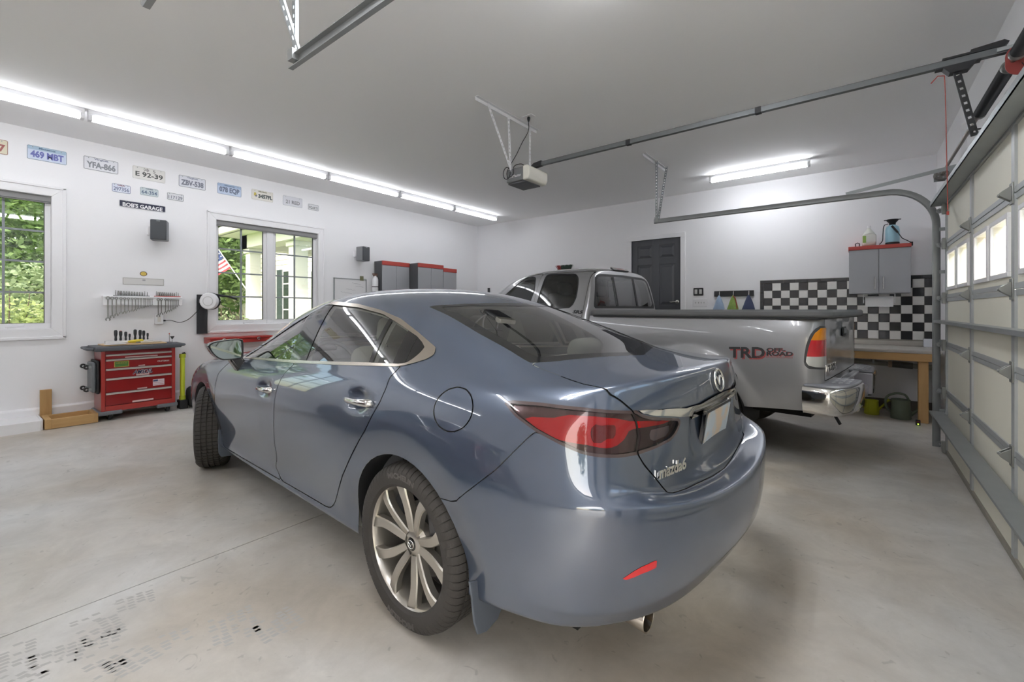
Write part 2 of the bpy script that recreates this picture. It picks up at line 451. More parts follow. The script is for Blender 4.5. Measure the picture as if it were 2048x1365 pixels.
# ---------------------------------------------------------------- windows
M_pane = glass_mat('window_glass', (0.97, 0.98, 0.97), 0.0, 1.0)
M_muntin = mat('grey_muntin', '8d9296', 0.5)
M_shade = mat('raised_shade', '8f8f8f', 0.8)
M_gasket = mat('sash_gasket', '5a5c58', 0.6)
def window(name, y0, y1, label):
    root = bpy.data.objects.new(name, None); COL.objects.link(root); struct(root); root['label'] = label
    cw = 0.092
    # mitred casing: each board its own part
    def board(a, b, c, d, nm='casing'):
        m = MB()
        for x, q in ((0.02, (a, b, c, d)),):
            m.add([(0, *p) for p in q] + [(x, *p) for p in q], [(0, 1, 2, 3), (7, 6, 5, 4), (0, 4, 5, 1), (1, 5, 6, 2), (2, 6, 7, 3), (3, 7, 4, 0)])
        return m.build(nm, M_trim, root, bevel=0.003)
    e = 0.012
    oy0, oy1, oz0, oz1 = y0 - cw, y1 + cw, WZ0 - cw, WZ1 + cw; iy0, iy1, iz0, iz1 = y0 + e, y1 - e, WZ0 + e, WZ1 - e
    board((oy0, oz1), (oy1, oz1), (iy1, iz1), (iy0, iz1)); board((oy0, oz0), (iy0, iz0), (iy1, iz0), (oy1, oz0))
    board((oy0, oz0), (oy0, oz1), (iy0, iz1), (iy0, iz0)); board((oy1, oz0), (iy1, iz0), (iy1, iz1), (oy1, oz1))
    m = MB()                                       # raised back band on the casing's outer edge
    for (a0, a1, b0, b1) in ((oy0 - .008, oy1 + .008, oz1 - .02, oz1 + .01), (oy0 - .008, oy1 + .008, oz0 - .01, oz0 + .02), (oy0 - .008, oy0 + .02, oz0, oz1), (oy1 - .02, oy1 + .008, oz0, oz1)):
        m.box(0, 0.032, a0, a1, b0, b1)
    m.build('back_band', M_trim, root, bevel=0.004)
    m = MB()                                       # jamb lining
    for (a0, a1, b0, b1) in ((y0, y1, WZ1 - .014, WZ1), (y0, y1, WZ0, WZ0 + .014), (y0, y0 + .014, WZ0, WZ1), (y1 - .014, y1, WZ0, WZ1)):
        m.box(-0.14, 0.0, a0, a1, b0, b1)
    m.build('jamb', M_trim, root)
    mid = (y0 + y1) / 2; mw = 0.045
    MB().box(-0.13, -0.035, mid - mw, mid + mw, WZ0 + .014, WZ1 - .014).build('mullion', M_vinyl, root, bevel=0.003)
    for s0, s1 in ((y0 + .014, mid - mw), (mid + mw, y1 - .014)):
        g0, g1, gz0, gz1 = s0 + .045, s1 - .045, WZ0 + .075, WZ1 - .062
        m = MB()
        for (a0, a1, b0, b1) in ((s0, s1, gz1, WZ1 - .014), (s0, s1, WZ0 + .014, gz0), (s0, g0, gz0, gz1), (g1, s1, gz0, gz1)): m.box(-0.11, -0.06, a0, a1, b0, b1)
        sash = m.build('sash', M_vinyl, root, bevel=0.003)
        m = MB()
        for (a0, a1, b0, b1) in ((g0, g1, gz1 - .006, gz1), (g0, g1, gz0, gz0 + .004), (g0, g0 + .006, gz0, gz1), (g1 - .006, g1, gz0, gz1)): m.box(-0.09, -0.066, a0, a1, b0, b1)
        m.build('gasket', M_gasket, sash)
        gm = (g0 + g1) / 2; hz = (gz1 - gz0) / 4
        for c in range(2):
            for r in range(4):
                a0, a1 = (g0, gm) if c == 0 else (gm, g1)
                MB().box(-0.088, -0.084, a0, a1, gz0 + hz * r, gz0 + hz * (r + 1)).build('pane', M_pane, sash)
        MB().box(-0.092, -0.072, gm - .010, gm + .010, gz0, gz1).build('muntin', M_muntin, sash)
        for r in (1, 2, 3): MB().box(-0.0915, -0.0735, g0, g1, gz0 + hz * r - .010, gz0 + hz * r + .010).build('muntin', M_muntin, sash)
        # folded crank
        cy = (s0 + s1) / 2 + 0.08
        m = MB().box(-0.06, -0.028, cy - .055, cy + .075, WZ0 + .016, WZ0 + .034)
        m.tube([(-0.03, cy - .07, WZ0 + .04), (-0.03, cy + .03, WZ0 + .045), (-0.025, cy + .065, WZ0 + .052)], [.008, .009, .012], 8)
        m.build('crank', M_vinyl, root, smooth=40)
    sh = MB().box(-0.055, -0.012, y0 + .016, y1 - .016, WZ1 - .075, WZ1 - .016)
    sh.box(-0.05, -0.018, y0 + .016, y1 - .016, WZ1 - .088, WZ1 - .078)
    sh.build('folded_shade', M_shade, root)
    return root
window('window_1', *WIN[0], 'white casement window full of green trees, beside the red tool chest')
window('window_2', *WIN[1], 'white twin casement window with view of a porch and flag')
# ---------------------------------------------------------------- six-panel door to the house
M_door = mat('charcoal_door', '4c4e53', 0.38, bump=0.02, bscale=90)
door = bpy.data.objects.new('door_1', None); COL.objects.link(door); struct(door); door['label'] = 'dark grey six-panel door behind the pickup'
dw = DX1 - DX0; yF = 0.035
MB().box(DX0 + .004, DX1 - .004, yF, yF + .04, DZ0 + .004, DZ1 - .004).build('slab', M_door, door)
st, mid = 0.115, 0.12
pw = (dw - 2 * st - mid) / 2
rows = [(DZ1 - 0.115 - 0.23, DZ1 - 0.115), (DZ1 - 0.115 - 0.23 - 0.11 - 0.72, DZ1 - 0.115 - 0.23 - 0.11), (DZ0 + 0.22, DZ0 + 0.22 + 0.56)]
m = MB(); xs = [DX0 + .004, DX0 + st, DX0 + st + pw, DX0 + st + pw + mid, DX0 + st + 2 * pw + mid, DX1 - .004]
for i in (0, 2, 4): m.box(xs[i], xs[i + 1], yF - .012, yF, DZ0 + .004, DZ1 - .004)
zs = [DZ0 + .004, rows[2][0], rows[2][1], rows[1][0], rows[1][1], rows[0][0], rows[0][1], DZ1 - .004]
for i in (1, 3):
    for k in (0, 2, 4, 6): m.box(xs[i], xs[i + 1], yF - .012, yF, zs[k], zs[k + 1])
m.build('stiles_and_rails', M_door, door, bevel=0.002)
for i in (1, 3):
    for (b0, b1) in rows:
        x0, x1 = xs[i], xs[i + 1]; q = .016; r = .055
        A_ = [(x0 + q, yF, b0 + q), (x1 - q, yF, b0 + q), (x1 - q, yF, b1 - q), (x0 + q, yF, b1 - q)]
        B_ = [(x0 + r, yF - .011, b0 + r), (x1 - r, yF - .011, b0 + r), (x1 - r, yF - .011, b1 - r), (x0 + r, yF - .011, b1 - r)]
        MB().add(A_ + B_, [(4, 5, 6, 7), (0, 1, 5, 4), (1, 2, 6, 5), (2, 3, 7, 6), (3, 0, 4, 7)]).build('panel', M_door, door)
M_nickel = mat('satin_nickel', 'c9c7c2', 0.25, 1.0)
hx, hz_ = DX1 - .075, 1.445
m = MB().lathe([(0, -.002), (.032, 0), (.032, .008), (.014, .012), (.011, .05), (0, .05)], 20, basis((hx, yF - .012, hz_), (1, 0, 0), (0, 0, 1), (0, -1, 0)))
m.tube([(hx, yF - .055, hz_), (hx - .04, yF - .06, hz_ + .004), (hx - .09, yF - .058, hz_ - .004), (hx - .115, yF - .056, hz_ + .002)], [.011, .010, .008, .006], 10)
m.build('lever_handle', M_nickel, door, smooth=40)
m = MB()
for (a0, a1, b0, b1) in ((DX0 - .065, DX0 + .012, DZ0 - .1, DZ1 - .0125), (DX1 - .012, DX1 + .065, DZ0 - .1, DZ1 - .0125), (DX0 - .065, DX1 + .065, DZ1 - .012, DZ1 + .065)):
    MB().box(a0, a1, -0.02, 0.001, b0, b1).build('casing', M_trim, door, bevel=0.004)
m = MB().box(DX0 - .001, DX0 + .004, 0, .1, DZ0, DZ1).box(DX1 - .004, DX1 + .001, 0, .1, DZ0, DZ1).box(DX0, DX1, 0, .1, DZ1 - .004, DZ1 + .001)
m.build('jamb', M_trim, door)
# landing and steps to that door, hidden behind the pickup
st_o = MB().box(3.5, 4.98, -0.95, -.021, 0, 0.51).box(3.5, 4.98, -1.25, -0.95, 0, 0.34).box(3.5, 4.98, -1.55, -1.25, 0, 0.17)
tag(st_o.build('entry_steps', mat('step_wood', '8b857c', 0.7)), 'low grey steps up to the dark six-panel door', 'steps')
# ---------------------------------------------------------------- strip lights
M_fix = mat('white_enamel', 'dfe0e2', 0.4)
def emat(name, col, s):
    m = bpy.data.materials.new(name); m.use_nodes = True; N = m.node_tree.nodes; N.clear()
    o = N.new('ShaderNodeOutputMaterial'); e = N.new('ShaderNodeEmission'); e.inputs['Color'].default_value = lin(col); e.inputs['Strength'].default_value = s
    m.node_tree.links.new(e.outputs['Emission'], o.inputs['Surface']); return m
M_tube = emat('lit_tube', 'f8faff', 8.5)
def strip_proto():
    root = thing('strip_light', 'x', 'light', (0, 0, 0))
    L_ = 1.225
    m = MB().prism([(-.038, 0), (-.038, -.03), (-.028, -.05), (.028, -.05), (.038, -.03), (.038, 0)], -L_ / 2, L_ / 2, 'XZ')
    m.build('housing', M_fix, root)
    for s in (-1, 1): MB().box(-.035, .035, s * L_ / 2 - (.03 if s > 0 else 0), s * L_ / 2 + (0 if s > 0 else .03), -.102, -.05).build('end_socket', M_fix, root, bevel=.003)
    for sx in (-1, 1):
        m = MB().cyl((sx * .019, -L_ / 2 + .031, -.082), (sx * .019, L_ / 2 - .031, -.082), .0145, 10); m.build('tube', M_tube, root, smooth=60)
    return root
sp = strip_proto()
LY = [-7.47 + 1.25 * k for k in range(6)]
names_l = ['strip light over the left window, cut by the photo edge', 'second strip light from the left along the window wall', 'third strip light from the left along the window wall', 'fourth strip light from the left along the window wall', 'second to last strip light along the window wall near the corner', 'last strip light of the row, nearest the corner']
for k, y in enumerate(LY):
    o = sp if k == 0 else dup(sp)
    o.location = (1.09, y, H); o['label'] = names_l[k]; o['group'] = 'strip lights along the window wall'
for k in range(4):
    o = dup(sp, (1.09, -8.72 - 1.25 * k, H), 0.0, ('first', 'second', 'third', 'last')[k] + ' window wall strip light beyond the left photo edge'); o['group'] = 'strip lights along the window wall'
o = dup(sp, (5.95, -0.80, H), PI / 2, 'single strip light on the ceiling above the pickup bed'); o['group'] = 'single strip lights'
M_tube2 = emat('lit_tube_bright', 'f8faff', 21.0)
for c in o.children:
    if c.name.startswith('tube'): c.data = c.data.copy(); c.data.materials[0] = M_tube2
spb = o
for k, (x, y, r) in enumerate(((6.30, -5.85, 0), (6.02, -5.85, 0), (6.30, -7.10, 0), (6.02, -7.10, 0), (4.3, -8.6, 0), (4.3, -9.85, 0))):  # unseen strips added to brighten the overhead door, floor and near bay
    o = dup(spb, (x, y, H), r, ('first', 'second', 'third', 'fourth', 'fifth', 'sixth')[k] + ' added fill strip light on the ceiling, out of view'); o['group'] = 'single strip lights'
# ---------------------------------------------------------------- blue sedan
SED_O = np.array([5.624, -5.649, 0.0]); SED_R = math.radians(177.0)
def car_frame(O, rz):
    c, s = math.cos(rz), math.sin(rz)
    R = np.array([[c, s, 0], [-s, c, 0], [0, 0, 1]])
    return O, R
def car_ray(fr, px, py):
    O, R = fr
    return R @ (CAM - O), R @ px_ray(px, py)
def sedan_cage():
    sx = [3.12, 2.83, 2.52, 2.15, 1.70, 1.24, 0.80, 0.42, 0.0, -0.36, -0.58]
    def side(yk, zk):
        ya = np.interp([-x for x in sx], [-k[0] for k in yk], [k[1] for k in yk]); za = np.interp([-x for x in sx], [-k[0] for k in zk], [k[1] for k in zk])
        return [(x, y, z) for x, y, z in zip(sx, ya, za)]
    rear = {  # corner .. centre
        0: [(-.66, .76, .265), (-.79, .63, .275), (-.88, .48, .285), (-.925, .32, .315), (-.95, .16, .325), (-.96, 0, .325)],
        1: [(-.735, .805, .305), (-.87, .675, .315), (-.965, .505, .325), (-1.015, .335, .36), (-1.04, .165, .375), (-1.048, 0, .38)],
        2: [(-.765, .825, .37), (-.905, .69, .375), (-.998, .515, .40), (-1.048, .34, .43), (-1.076, .165, .44), (-1.084, 0, .445)],
        3: [(-.785, .838, .53), (-.935, .708, .53), (-1.022, .538, .53), (-1.068, .35, .53), (-1.094, .17, .53), (-1.102, 0, .53)],
        4: [(-.80, .842, .705), (-.948, .708, .712), (-1.035, .542, .70), (-1.070, .345, .678), (-1.088, .165, .672), (-1.094, 0, .672)],
        5: [(-.805, .805, .778), (-.895, .672, .745), (-.935, .505, .688), (-.958, .325, .664), (-.972, .16, .652), (-.978, 0, .650)],
        6: [(-.79, .775, .87), (-.875, .63, .868), (-.915, .46, .865), (-.94, .30, .865), (-.953, .15, .865), (-.957, 0, .865)],
        7: [(-.785, .755, .968), (-.872, .595, .972), (-.925, .435, .968), (-.952, .29, .963), (-.966, .145, .961), (-.970, 0, .96)],
        8: [(-.775, .715, 1.045), (-.850, .575, 1.062), (-.898, .43, 1.072), (-.925, .29, 1.078), (-.940, .145, 1.081), (-.945, 0, 1.082)]}
    fy = [0, .17, .34, .52, .68, .80]
    def fr(xc, z0, z1, k=1.0, d=0.36):
        return [(xc - d * (y / .80) ** 2.6, y * k, z0 + (z1 - z0) * (y / .8) ** 2) for y in fy]
    front = {0: fr(3.60, .19, .19, .93), 1: fr(3.72, .24, .24, .98), 2: fr(3.76, .33, .33, 1.02), 3: fr(3.78, .48, .50, 1.04), 4: fr(3.77, .60, .62, 1.045), 5: fr(3.74, .67, .70, 1.04), 6: fr(3.70, .715, .765, 1.02, .38), 7: fr(3.64, .75, .81, .99, .38), 8: fr(3.56, .78, .845, .95, .36)}
    yk = {0: [(3.12, .76), (2.0, .80), (.3, .80), (-.58, .76)], 1: [(3.12, .83), (2.0, .868), (.3, .868), (-.58, .835)],
          2: [(3.12, .855), (2.83, .885), (2.15, .848), (.8, .848), (0, .885), (-.58, .85)], 3: [(3.12, .875), (2.83, .91), (2.15, .885), (1.24, .888), (.42, .905), (0, .918), (-.36, .90), (-.58, .868)],
          4: [(3.12, .88), (2.83, .915), (2.15, .90), (1.24, .905), (.42, .918), (0, .925), (-.36, .905), (-.58, .872)], 5: [(3.12, .87), (2.83, .905), (2.15, .905), (1.24, .91), (.42, .915), (0, .915), (-.36, .895), (-.58, .862)],
          6: [(3.12, .85), (2.83, .885), (2.15, .893), (1.24, .898), (.42, .90), (0, .893), (-.36, .87), (-.58, .84)], 7: [(3.12, .82), (2.83, .85), (2.15, .865), (1.24, .870), (.42, .872), (0, .866), (-.36, .845), (-.58, .815)],
          8: [(3.12, .765), (2.83, .80), (2.52, .825), (2.15, .838), (1.24, .838), (.42, .838), (0, .830), (-.36, .805), (-.58, .772)]}
    zk = {0: [(3.12, .185), (-.36, .20), (-.58, .25)], 1: [(3.12, .25), (-.36, .262), (-.58, .295)], 2: [(3.12, .335), (0, .335), (-.58, .36)], 3: [(3.12, .50), (-.58, .52)],
          4: [(3.12, .62), (2.15, .64), (0, .66), (-.58, .695)], 5: [(3.12, .71), (2.15, .745), (0, .765), (-.58, .785)], 6: [(3.12, .78), (2.15, .835), (.42, .86), (-.58, .885)],
          7: [(3.12, .825), (2.83, .855), (2.15, .90), (.42, .945), (-.58, .972)], 8: [(3.12, .862), (2.83, .89), (2.52, .915), (2.15, .935), (1.24, .975), (.42, 1.01), (-.36, 1.03), (-.58, 1.04)]}
    rings = [front[j] + side(yk[j], zk[j]) + rear[j] for j in range(9)]
    rows = [   # w1 .. w5 of every side station
        [(3.16, .65, .885), (3.20, .49, .90), (3.23, .33, .908), (3.25, .16, .912), (3.25, 0, .913)],
        [(2.85, .68, .92), (2.87, .51, .94), (2.89, .34, .95), (2.90, .17, .955), (2.90, 0, .956)],
        [(2.54, .715, .95), (2.57, .55, .975), (2.60, .37, .988), (2.61, .18, .993), (2.62, 0, .995)],
        [(2.12, .785, .985), (2.13, .695, 1.005), (2.21, .54, 1.012), (2.29, .29, 1.018), (2.32, 0, 1.02)],
        [(1.68, .770, 1.10), (1.64, .675, 1.245), (1.66, .55, 1.31), (1.71, .285, 1.35), (1.73, 0, 1.36)],
        [(1.22, .756, 1.155), (1.20, .642, 1.345), (1.20, .535, 1.412), (1.22, .285, 1.443), (1.23, 0, 1.452)],
        [(.79, .755, 1.16), (.78, .63, 1.365), (.77, .525, 1.422), (.77, .285, 1.453), (.77, 0, 1.462)],
        [(.40, .766, 1.15), (.385, .65, 1.312), (.37, .515, 1.376), (.385, .28, 1.412), (.39, 0, 1.422)],
        [(-.02, .785, 1.095), (-.035, .70, 1.19), (-.045, .555, 1.238), (-.035, .29, 1.27), (-.03, 0, 1.28)],
        [(-.37, .765, 1.062), (-.385, .69, 1.092), (-.415, .575, 1.108), (-.44, .29, 1.128), (-.445, 0, 1.133)],
        [(-.60, .705, 1.055), (-.63, .60, 1.068), (-.66, .45, 1.078), (-.675, .24, 1.085), (-.68, 0, 1.088)]]
    V, F, idx = [], [], {}
    def vid(p):
        k = tuple(round(c, 5) for c in p)
        if k not in idx: idx[k] = len(V); V.append(k)
        return idx[k]
    nst = len(rings[0]); G = [[vid(p) for p in r] for r in rings]
    top = [[G[8][5 - w] for w in range(6)]]
    for i, r in enumerate(rows): top.append([G[8][6 + i]] + [vid(p) for p in r])
    top.append([G[8][17 + w] for w in range(6)])
    cr = {}
    def crease(a, b, w): cr[(min(a, b), max(a, b))] = w
    for j in range(8):
        for i in range(nst - 1): F.append((G[j][i], G[j + 1][i], G[j + 1][i + 1], G[j][i + 1]))
    for i in range(len(top) - 1):
        for w in range(5): F.append((top[i][w], top[i][w + 1], top[i + 1][w + 1], top[i + 1][w]))
    for i in range(nst - 1):
        crease(G[1][i], G[1][i + 1], .6)
        if i >= 17: crease(G[4][i], G[4][i + 1], .8); crease(G[5][i], G[5][i + 1], .75 if i > 17 else .3);
        if i >= 16: crease(G[2][i], G[2][i + 1], .6)
        if i in (15, 16): crease(G[4][i], G[4][i + 1], .3 + .3 * (i - 15))
        if i >= 17: crease(G[8][i], G[8][i + 1], .7)
        if 8 <= i <= 13: crease(G[8][i], G[8][i + 1], .5)
    for w in range(5): crease(top[4][w], top[4][w + 1], .7); crease(top[10][w], top[10][w + 1], .35 if w else .0); crease(top[0][w], top[0][w + 1], .5)
    # mirror
    n = len(V); mir = {}
    V2 = list(V)
    for i in range(n):
        if abs(V[i][1]) < 1e-6: mir[i] = i
        else: mir[i] = len(V2); V2.append((V[i][0], -V[i][1], V[i][2]))
    F2 = F + [tuple(mir[i] for i in f[::-1]) for f in F]
    c2 = dict(cr)
    for (a, b), w in cr.items(): a, b = mir[a], mir[b]; c2[(min(a, b), max(a, b))] = w
    return V2, F2, c2
def half_shell(cage, level):
    V, F = subdivide(cage[0], cage[1], level, cage[2])
    V[np.abs(V[:, 1]) < 1e-5, 1] = 0
    Fh = [f for f in F if V[list(f), 1].mean() > 1e-6]
    used = sorted({i for f in Fh for i in f}); re = {o: k for k, o in enumerate(used)}
    V = V[used]; Fh = [tuple(re[i] for i in f) for f in Fh]
    # orient outwards
    c = np.array([1.3, 0, 0.6]); s = 0
    for f in Fh[::37]:
        p = V[list(f)]; s += np.sign(np.dot(np.cross(p[1] - p[0], p[2] - p[0]), p.mean(0) - c))
    if s < 0: Fh = [f[::-1] for f in Fh]
    return V, Fh
def smoothstep(a, b, x): t = np.clip((x - a) / (b - a), 0, 1); return t * t * (3 - 2 * t)
M_blue = mat('blue_metallic_paint', '465265', 0.36, 0.5, coat=1.0, coat_ior=1.9)
M_black = mat('gloss_black', '0b0b0d', 0.08, coat=0.6)
M_gap = mat('panel_gap', '08080a', 0.7)
M_chrome = mat('chrome', 'e6e4e0', 0.07, 1.0)
M_satin = mat('satin_chrome', 'cdc4b8', 0.22, 1.0)
M_rub = mat('tyre_rubber', '3a3734', 0.78, bump=0.15, bscale=120, var=0.12, vscale=14)
M_blackp = mat('black_plastic', '1b1c1e', 0.55)
M_alloy = mat('silver_alloy', 'c6c1b8', 0.3, 0.85)
M_dark = mat('dark_void', '0a0a0a', 0.9)
M_red = mat('lamp_red', 'd3121c', 0.25, coat=0.8)
M_white = mat('clear_reflector', 'd8d9da', 0.15, 0.7)
M_smoke = mat('lamp_smoke', '4a3c3c', 0.2, coat=0.8)
M_lens = glass_mat('lamp_lens', (0.93, 0.78, 0.78), 0.0, 1.0)
M_cglass = glass_mat('car_glass', (0.88, 0.92, 0.89), 0.0, 2.3)
M_cloth = mat('grey_upholstery', 'aaa89e', 0.85, var=0.08)
M_head = mat('headliner', 'd2d0c6', 0.9)
M_cabin = mat('charcoal_cabin', '55565a', 0.7)
def sedan(O, rz):
    fr = car_frame(SED_O, SED_R)
    V, F = half_shell(sedan_cage(), 3)
    bv = BVHTree.FromPolygons([tuple(v) for v in V], F)
    def rc(pts):
        out = []
        for px, py in pts:
            o, d = car_ray(fr, px, py); h = bv.ray_cast(Vector(o), Vector(d).normalized())
            if h[0] is not None: out.append(np.array(h[0]))
        return np.array(out)
    S2 = lambda P: P[:, [0, 2]]                                       # side view
    T2 = lambda P: np.stack([P[:, 1], P[:, 0] + P[:, 2]], 1)          # from behind and above
    C2 = lambda P: np.stack([-P[:, 0] - P[:, 1], P[:, 2]], 1)         # around the rear corner
    U2 = lambda P: P[:, :2]                                           # plan
    # outlines traced on the photograph, laid onto the body
    dlo_o = rc([(485.4,716.7),(588,726.5),(690,731),(800.4,733.8),(834.5,725.3),(863.9,715.5),(874.8,703.3),(871,694.7),(837,665.4),(802.8,638.6),(761.3,620.3),(717.4,608.8),(668.5,603.2),(651.5,604.4),(619.7,613),(585.5,627.6),(551.4,649.6),(522,674),(497.7,699.6)])
    dlo_i = rc([(489,713.8),(610,722),(741.8,726),(805.3,728.9),(820,724),(839.5,708.2),(850.5,697.2),(851.7,693.5),(836,674.5),(800.4,649.6),(766.2,628.8),(717.4,615.4),(663.7,609.8),(644.2,611),(614.9,619),(585.5,633.7),(556.3,653.3),(527,677.7),(505,699.6)])
    glass_e = rc([(952.8,664.6),(903,634.7),(856.5,613.5),(905,609.5),(950.6,607.8)])
    glass_b = rc([(1019,701),(1062.4,727),(1110,723.5),(1152,718.7)])
    lamp = rc([(1008.7,806.7),(1014.9,799.9),(1082.6,805.6),(1164.6,814.9),(1263,822),(1273.3,821),(1283.6,829.2),(1300,833.7),(1328.7,835.8),(1361.5,837),(1360.5,851.8),(1353.3,868.2),(1341,882.6),(1308.2,899),(1275.4,910.3),(1236.4,916.4),(1197.4,915.4),(1164.6,909.2),(1123.6,891.8),(1068.2,862),(1027.2,831.3)])
    l_red = rc([(1041.5,832.3),(1107,835.4),(1135.9,829.2),(1185,832.3),(1236.4,837.4),(1263,843),(1310,843),(1352,840),(1330,849.7),(1263,860),(1254.8,878.5),(1234.3,894.9),(1211.8,897.9),(1174.8,890.8),(1123.6,882.6),(1088.7,870.2),(1060,847.7)])
    l_white = rc([(1303,862),(1346,852),(1340,872),(1306,886)])
    l_e1 = rc([(1182,849),(1206,850),(1206,888),(1184,886)]); l_e2 = rc([(1212.8,851),(1234,851),(1232,877),(1213,879)])
    trunk = rc([(1062.4,729),(1108.8,747.6),(1168.6,769.2),(1218.4,789),(1241.6,802.4),(1255,814),(1265,822.5),(1276.4,847),(1280.6,874.8),(1275,908.2),(1288.9,931.9),(1314,961),(1341.8,987.5),(1369.6,979.2),(1425.3,952.7)])
    strip_u = rc([(1273,821),(1317,820),(1367.5,816.7),(1398.3,807.9),(1429,790.3)]); strip_l = rc([(1410,819),(1385,831),(1358.7,834.3),(1306,832),(1284,828.8)])
    fd_front = rc([(457,727),(436.5,747.7),(429.9,784.6),(429,811),(433.8,845.3),(438.6,866.4)])
    b_seam = rc([(589.5,727),(568.4,747.7),(555.2,774),(548.6,811),(547.2,850.5),(549.9,890),(553.9,916.5),(551.2,934),(563,961.7)])
    rd_rear = rc([(800.5,734.5),(779.7,755.3),(771,779.7),(760,804.8),(729.2,862.8),(702.8,907.7),(684.4,952.5),(673.8,992),(667.2,1011.8),(658,1017)])
    q_seam = rc([(1068,865),(992.3,940),(908,1005)])
    refl = rc([(1237.5,1163),(1262,1146),(1290,1130),(1319,1118),(1318,1133),(1280,1150),(1255,1160)])
    fuel_c = rc([(905,819.5)])[0]
    hr_c = rc([(716,802)])[0]; hf_c = rc([(530,778)])[0]
    # ---- surface features pressed into the dense shell
    WR, WF, AR = np.array([0.02, 0.34]), np.array([2.83, 0.34]), 0.37
    Vn = V.copy(); x, y, z = V.T
    side_w = smoothstep(.70, .80, y)
    for c in (WR, WF):
        r = np.hypot(x - c[0], z - c[1]); k = np.clip((0.485 - r) / 0.115, 0, 1) * smoothstep(.24, .40, z)
        Vn[:, 1] -= 0.022 * k * side_w
    for c, a, b in ((hr_c, .075, .068), (hf_c, .075, .068)):
        r = np.hypot((x - c[0] - .012) / a, (z - c[2]) / b); Vn[:, 1] -= 0.03 * (1 - smoothstep(0.35, 1.0, r)) * side_w
    rear_w = smoothstep(-.80, -.88, x)
    Vn[:, 0] += 0.022 * rear_w * (1 - smoothstep(.255, .285, y)) * smoothstep(.765, .80, z) * (1 - smoothstep(.915, .935, z))
    s = Shell(Vn, F)
    for i in range(len(s.V)):
        if abs(s.V[i][1]) < 1e-6: s.N[i][1] = 0; s.N[i] /= np.linalg.norm(s.N[i])
    sideN = lambda V, N: (V[:, 1] > .45) & (V[:, 0] > -.75)
    # wheel openings
    for c in (WR, WF): s.cut('body', 'hole', lambda P, c=c: np.hypot(P[:, 0] - c[0], P[:, 2] - c[1]) - AR, lambda P, N: P[:, 1] > .6)
    # windows
    po, pi_ = sdist(S2(dlo_o)), sdist(S2(dlo_i))
    s.cut('body', 'dlo', lambda P: po(S2(P)), sideN)
    s.cut('dlo', 'pane', lambda P: pi_(S2(P)), sideN)
    def line(p, q):
        a, b = rc([p, q])[:, [0, 2]]; n = np.array([-(b - a)[1], (b - a)[0]]); n /= np.linalg.norm(n)
        return lambda P: (P[:, [0, 2]] - a) @ n
    l1 = line((636.8,612.5), (579.5,721)); l2 = line((652,612), (590.5,721.5)); l3 = line((664.9,612), (611.2,721.6))
    l4 = line((776.5,640), (737,725.5)); l5 = line((783.5,643), (744.2,726)); l6 = line((815,664), (785,727.5)); l7 = line((833,676), (809,727))
    sg = [np.sign(l(rc([(500, 705)]))[0]) for l in (l1, l2, l3, l4, l5, l6, l7)]
    for k, (l, nm) in enumerate(((l1, 'g_front'), (l2, 'b1'), (l3, 'b2'), (l4, 'g_rear'), (l5, 'bar'), (l6, 'g_quarter'), (l7, 'b3'))):
        s.cut('pane', nm, lambda P, l=l, k=k: -l(P) * sg[k], sideN)
    # backlight and windscreen
    g = list(U2(glass_b)) [::-1]
    yb = U2(glass_b); bx = np.polyfit(np.abs(yb[2:, 1]), yb[2:, 0], 1)
    gp = [(bx[1] - .006, -.2), (bx[1], 0.0)] + [tuple(p) for p in U2(glass_b)[::-1][:]] + [tuple(p) for p in U2(glass_e)] + [(U2(glass_e)[-1][0] - .012, 0.0), (U2(glass_e)[-1][0] - .012, -.2)]
    pg = sdist(gp)
    topN = lambda P, N: N[:, 2] > .35
    s.cut('body', 'backlight', lambda P: pg(U2(P)), topN)
    s.cut('backlight', 'g_back', lambda P: pg(U2(P)) + np.where(P[:, 0] > .15, .035, .06))
    pw = sdist([(2.27, -.3), (2.25, 0.3), (2.13, .60), (2.06, .715), (1.75, .62), (1.36, .555), (1.29, .50), (1.24, .3), (1.24, -.3)])
    s.cut('body', 'screen', lambda P: pw(U2(P)), lambda P, N: (N[:, 2] > .3) & (P[:, 2] > .97))
    s.cut('screen', 'g_screen', lambda P: pw(U2(P)) + .04)
    # lamps, then the lid, bumper, doors and filler flap with their gaps
    plamp = sdist(C2(lamp)); rearq = lambda P, N: P[:, 0] < -.3
    s.cut('body', 'lamp', lambda P: plamp(C2(P)), rearq)
    pst = sdist([(-.2, strip_u[-1][0] + strip_u[-1][2])] + [tuple(p) for p in T2(strip_u)[::-1]] + [tuple(p) for p in T2(strip_l)[::-1]] + [(-.2, T2(strip_l)[0][1])])
    tp = T2(trunk); pt = sdist([(-.25, .72)] + [tuple(p) for p in [(0, .72)]] + [tuple(p) for p in tp] + [(0, tp[-1][1] - .01), (-.25, tp[-1][1] - .01)])
    g_ = .0028
    decklim = lambda P, N: (P[:, 0] < -.42) & (P[:, 2] > .60)
    s.cut('body', 'lid', lambda P: pt(T2(P)) + g_, decklim)
    s.cut('body', 'gap', lambda P: pt(T2(P)) - g_, decklim)
    s.cut('lamp', 'lamp_in', lambda P: pt(T2(P)) + g_, decklim)
    s.cut('lamp', 'gap', lambda P: pt(T2(P)) - g_, decklim)
    s.cut('lid', 'strip', lambda P: pst(T2(P)), lambda P, N: P[:, 0] < -.82)
    for nm in ('lamp', 'lamp_in'): s.cut(nm, nm + '_rim', lambda P: -plamp(C2(P)) - .010)
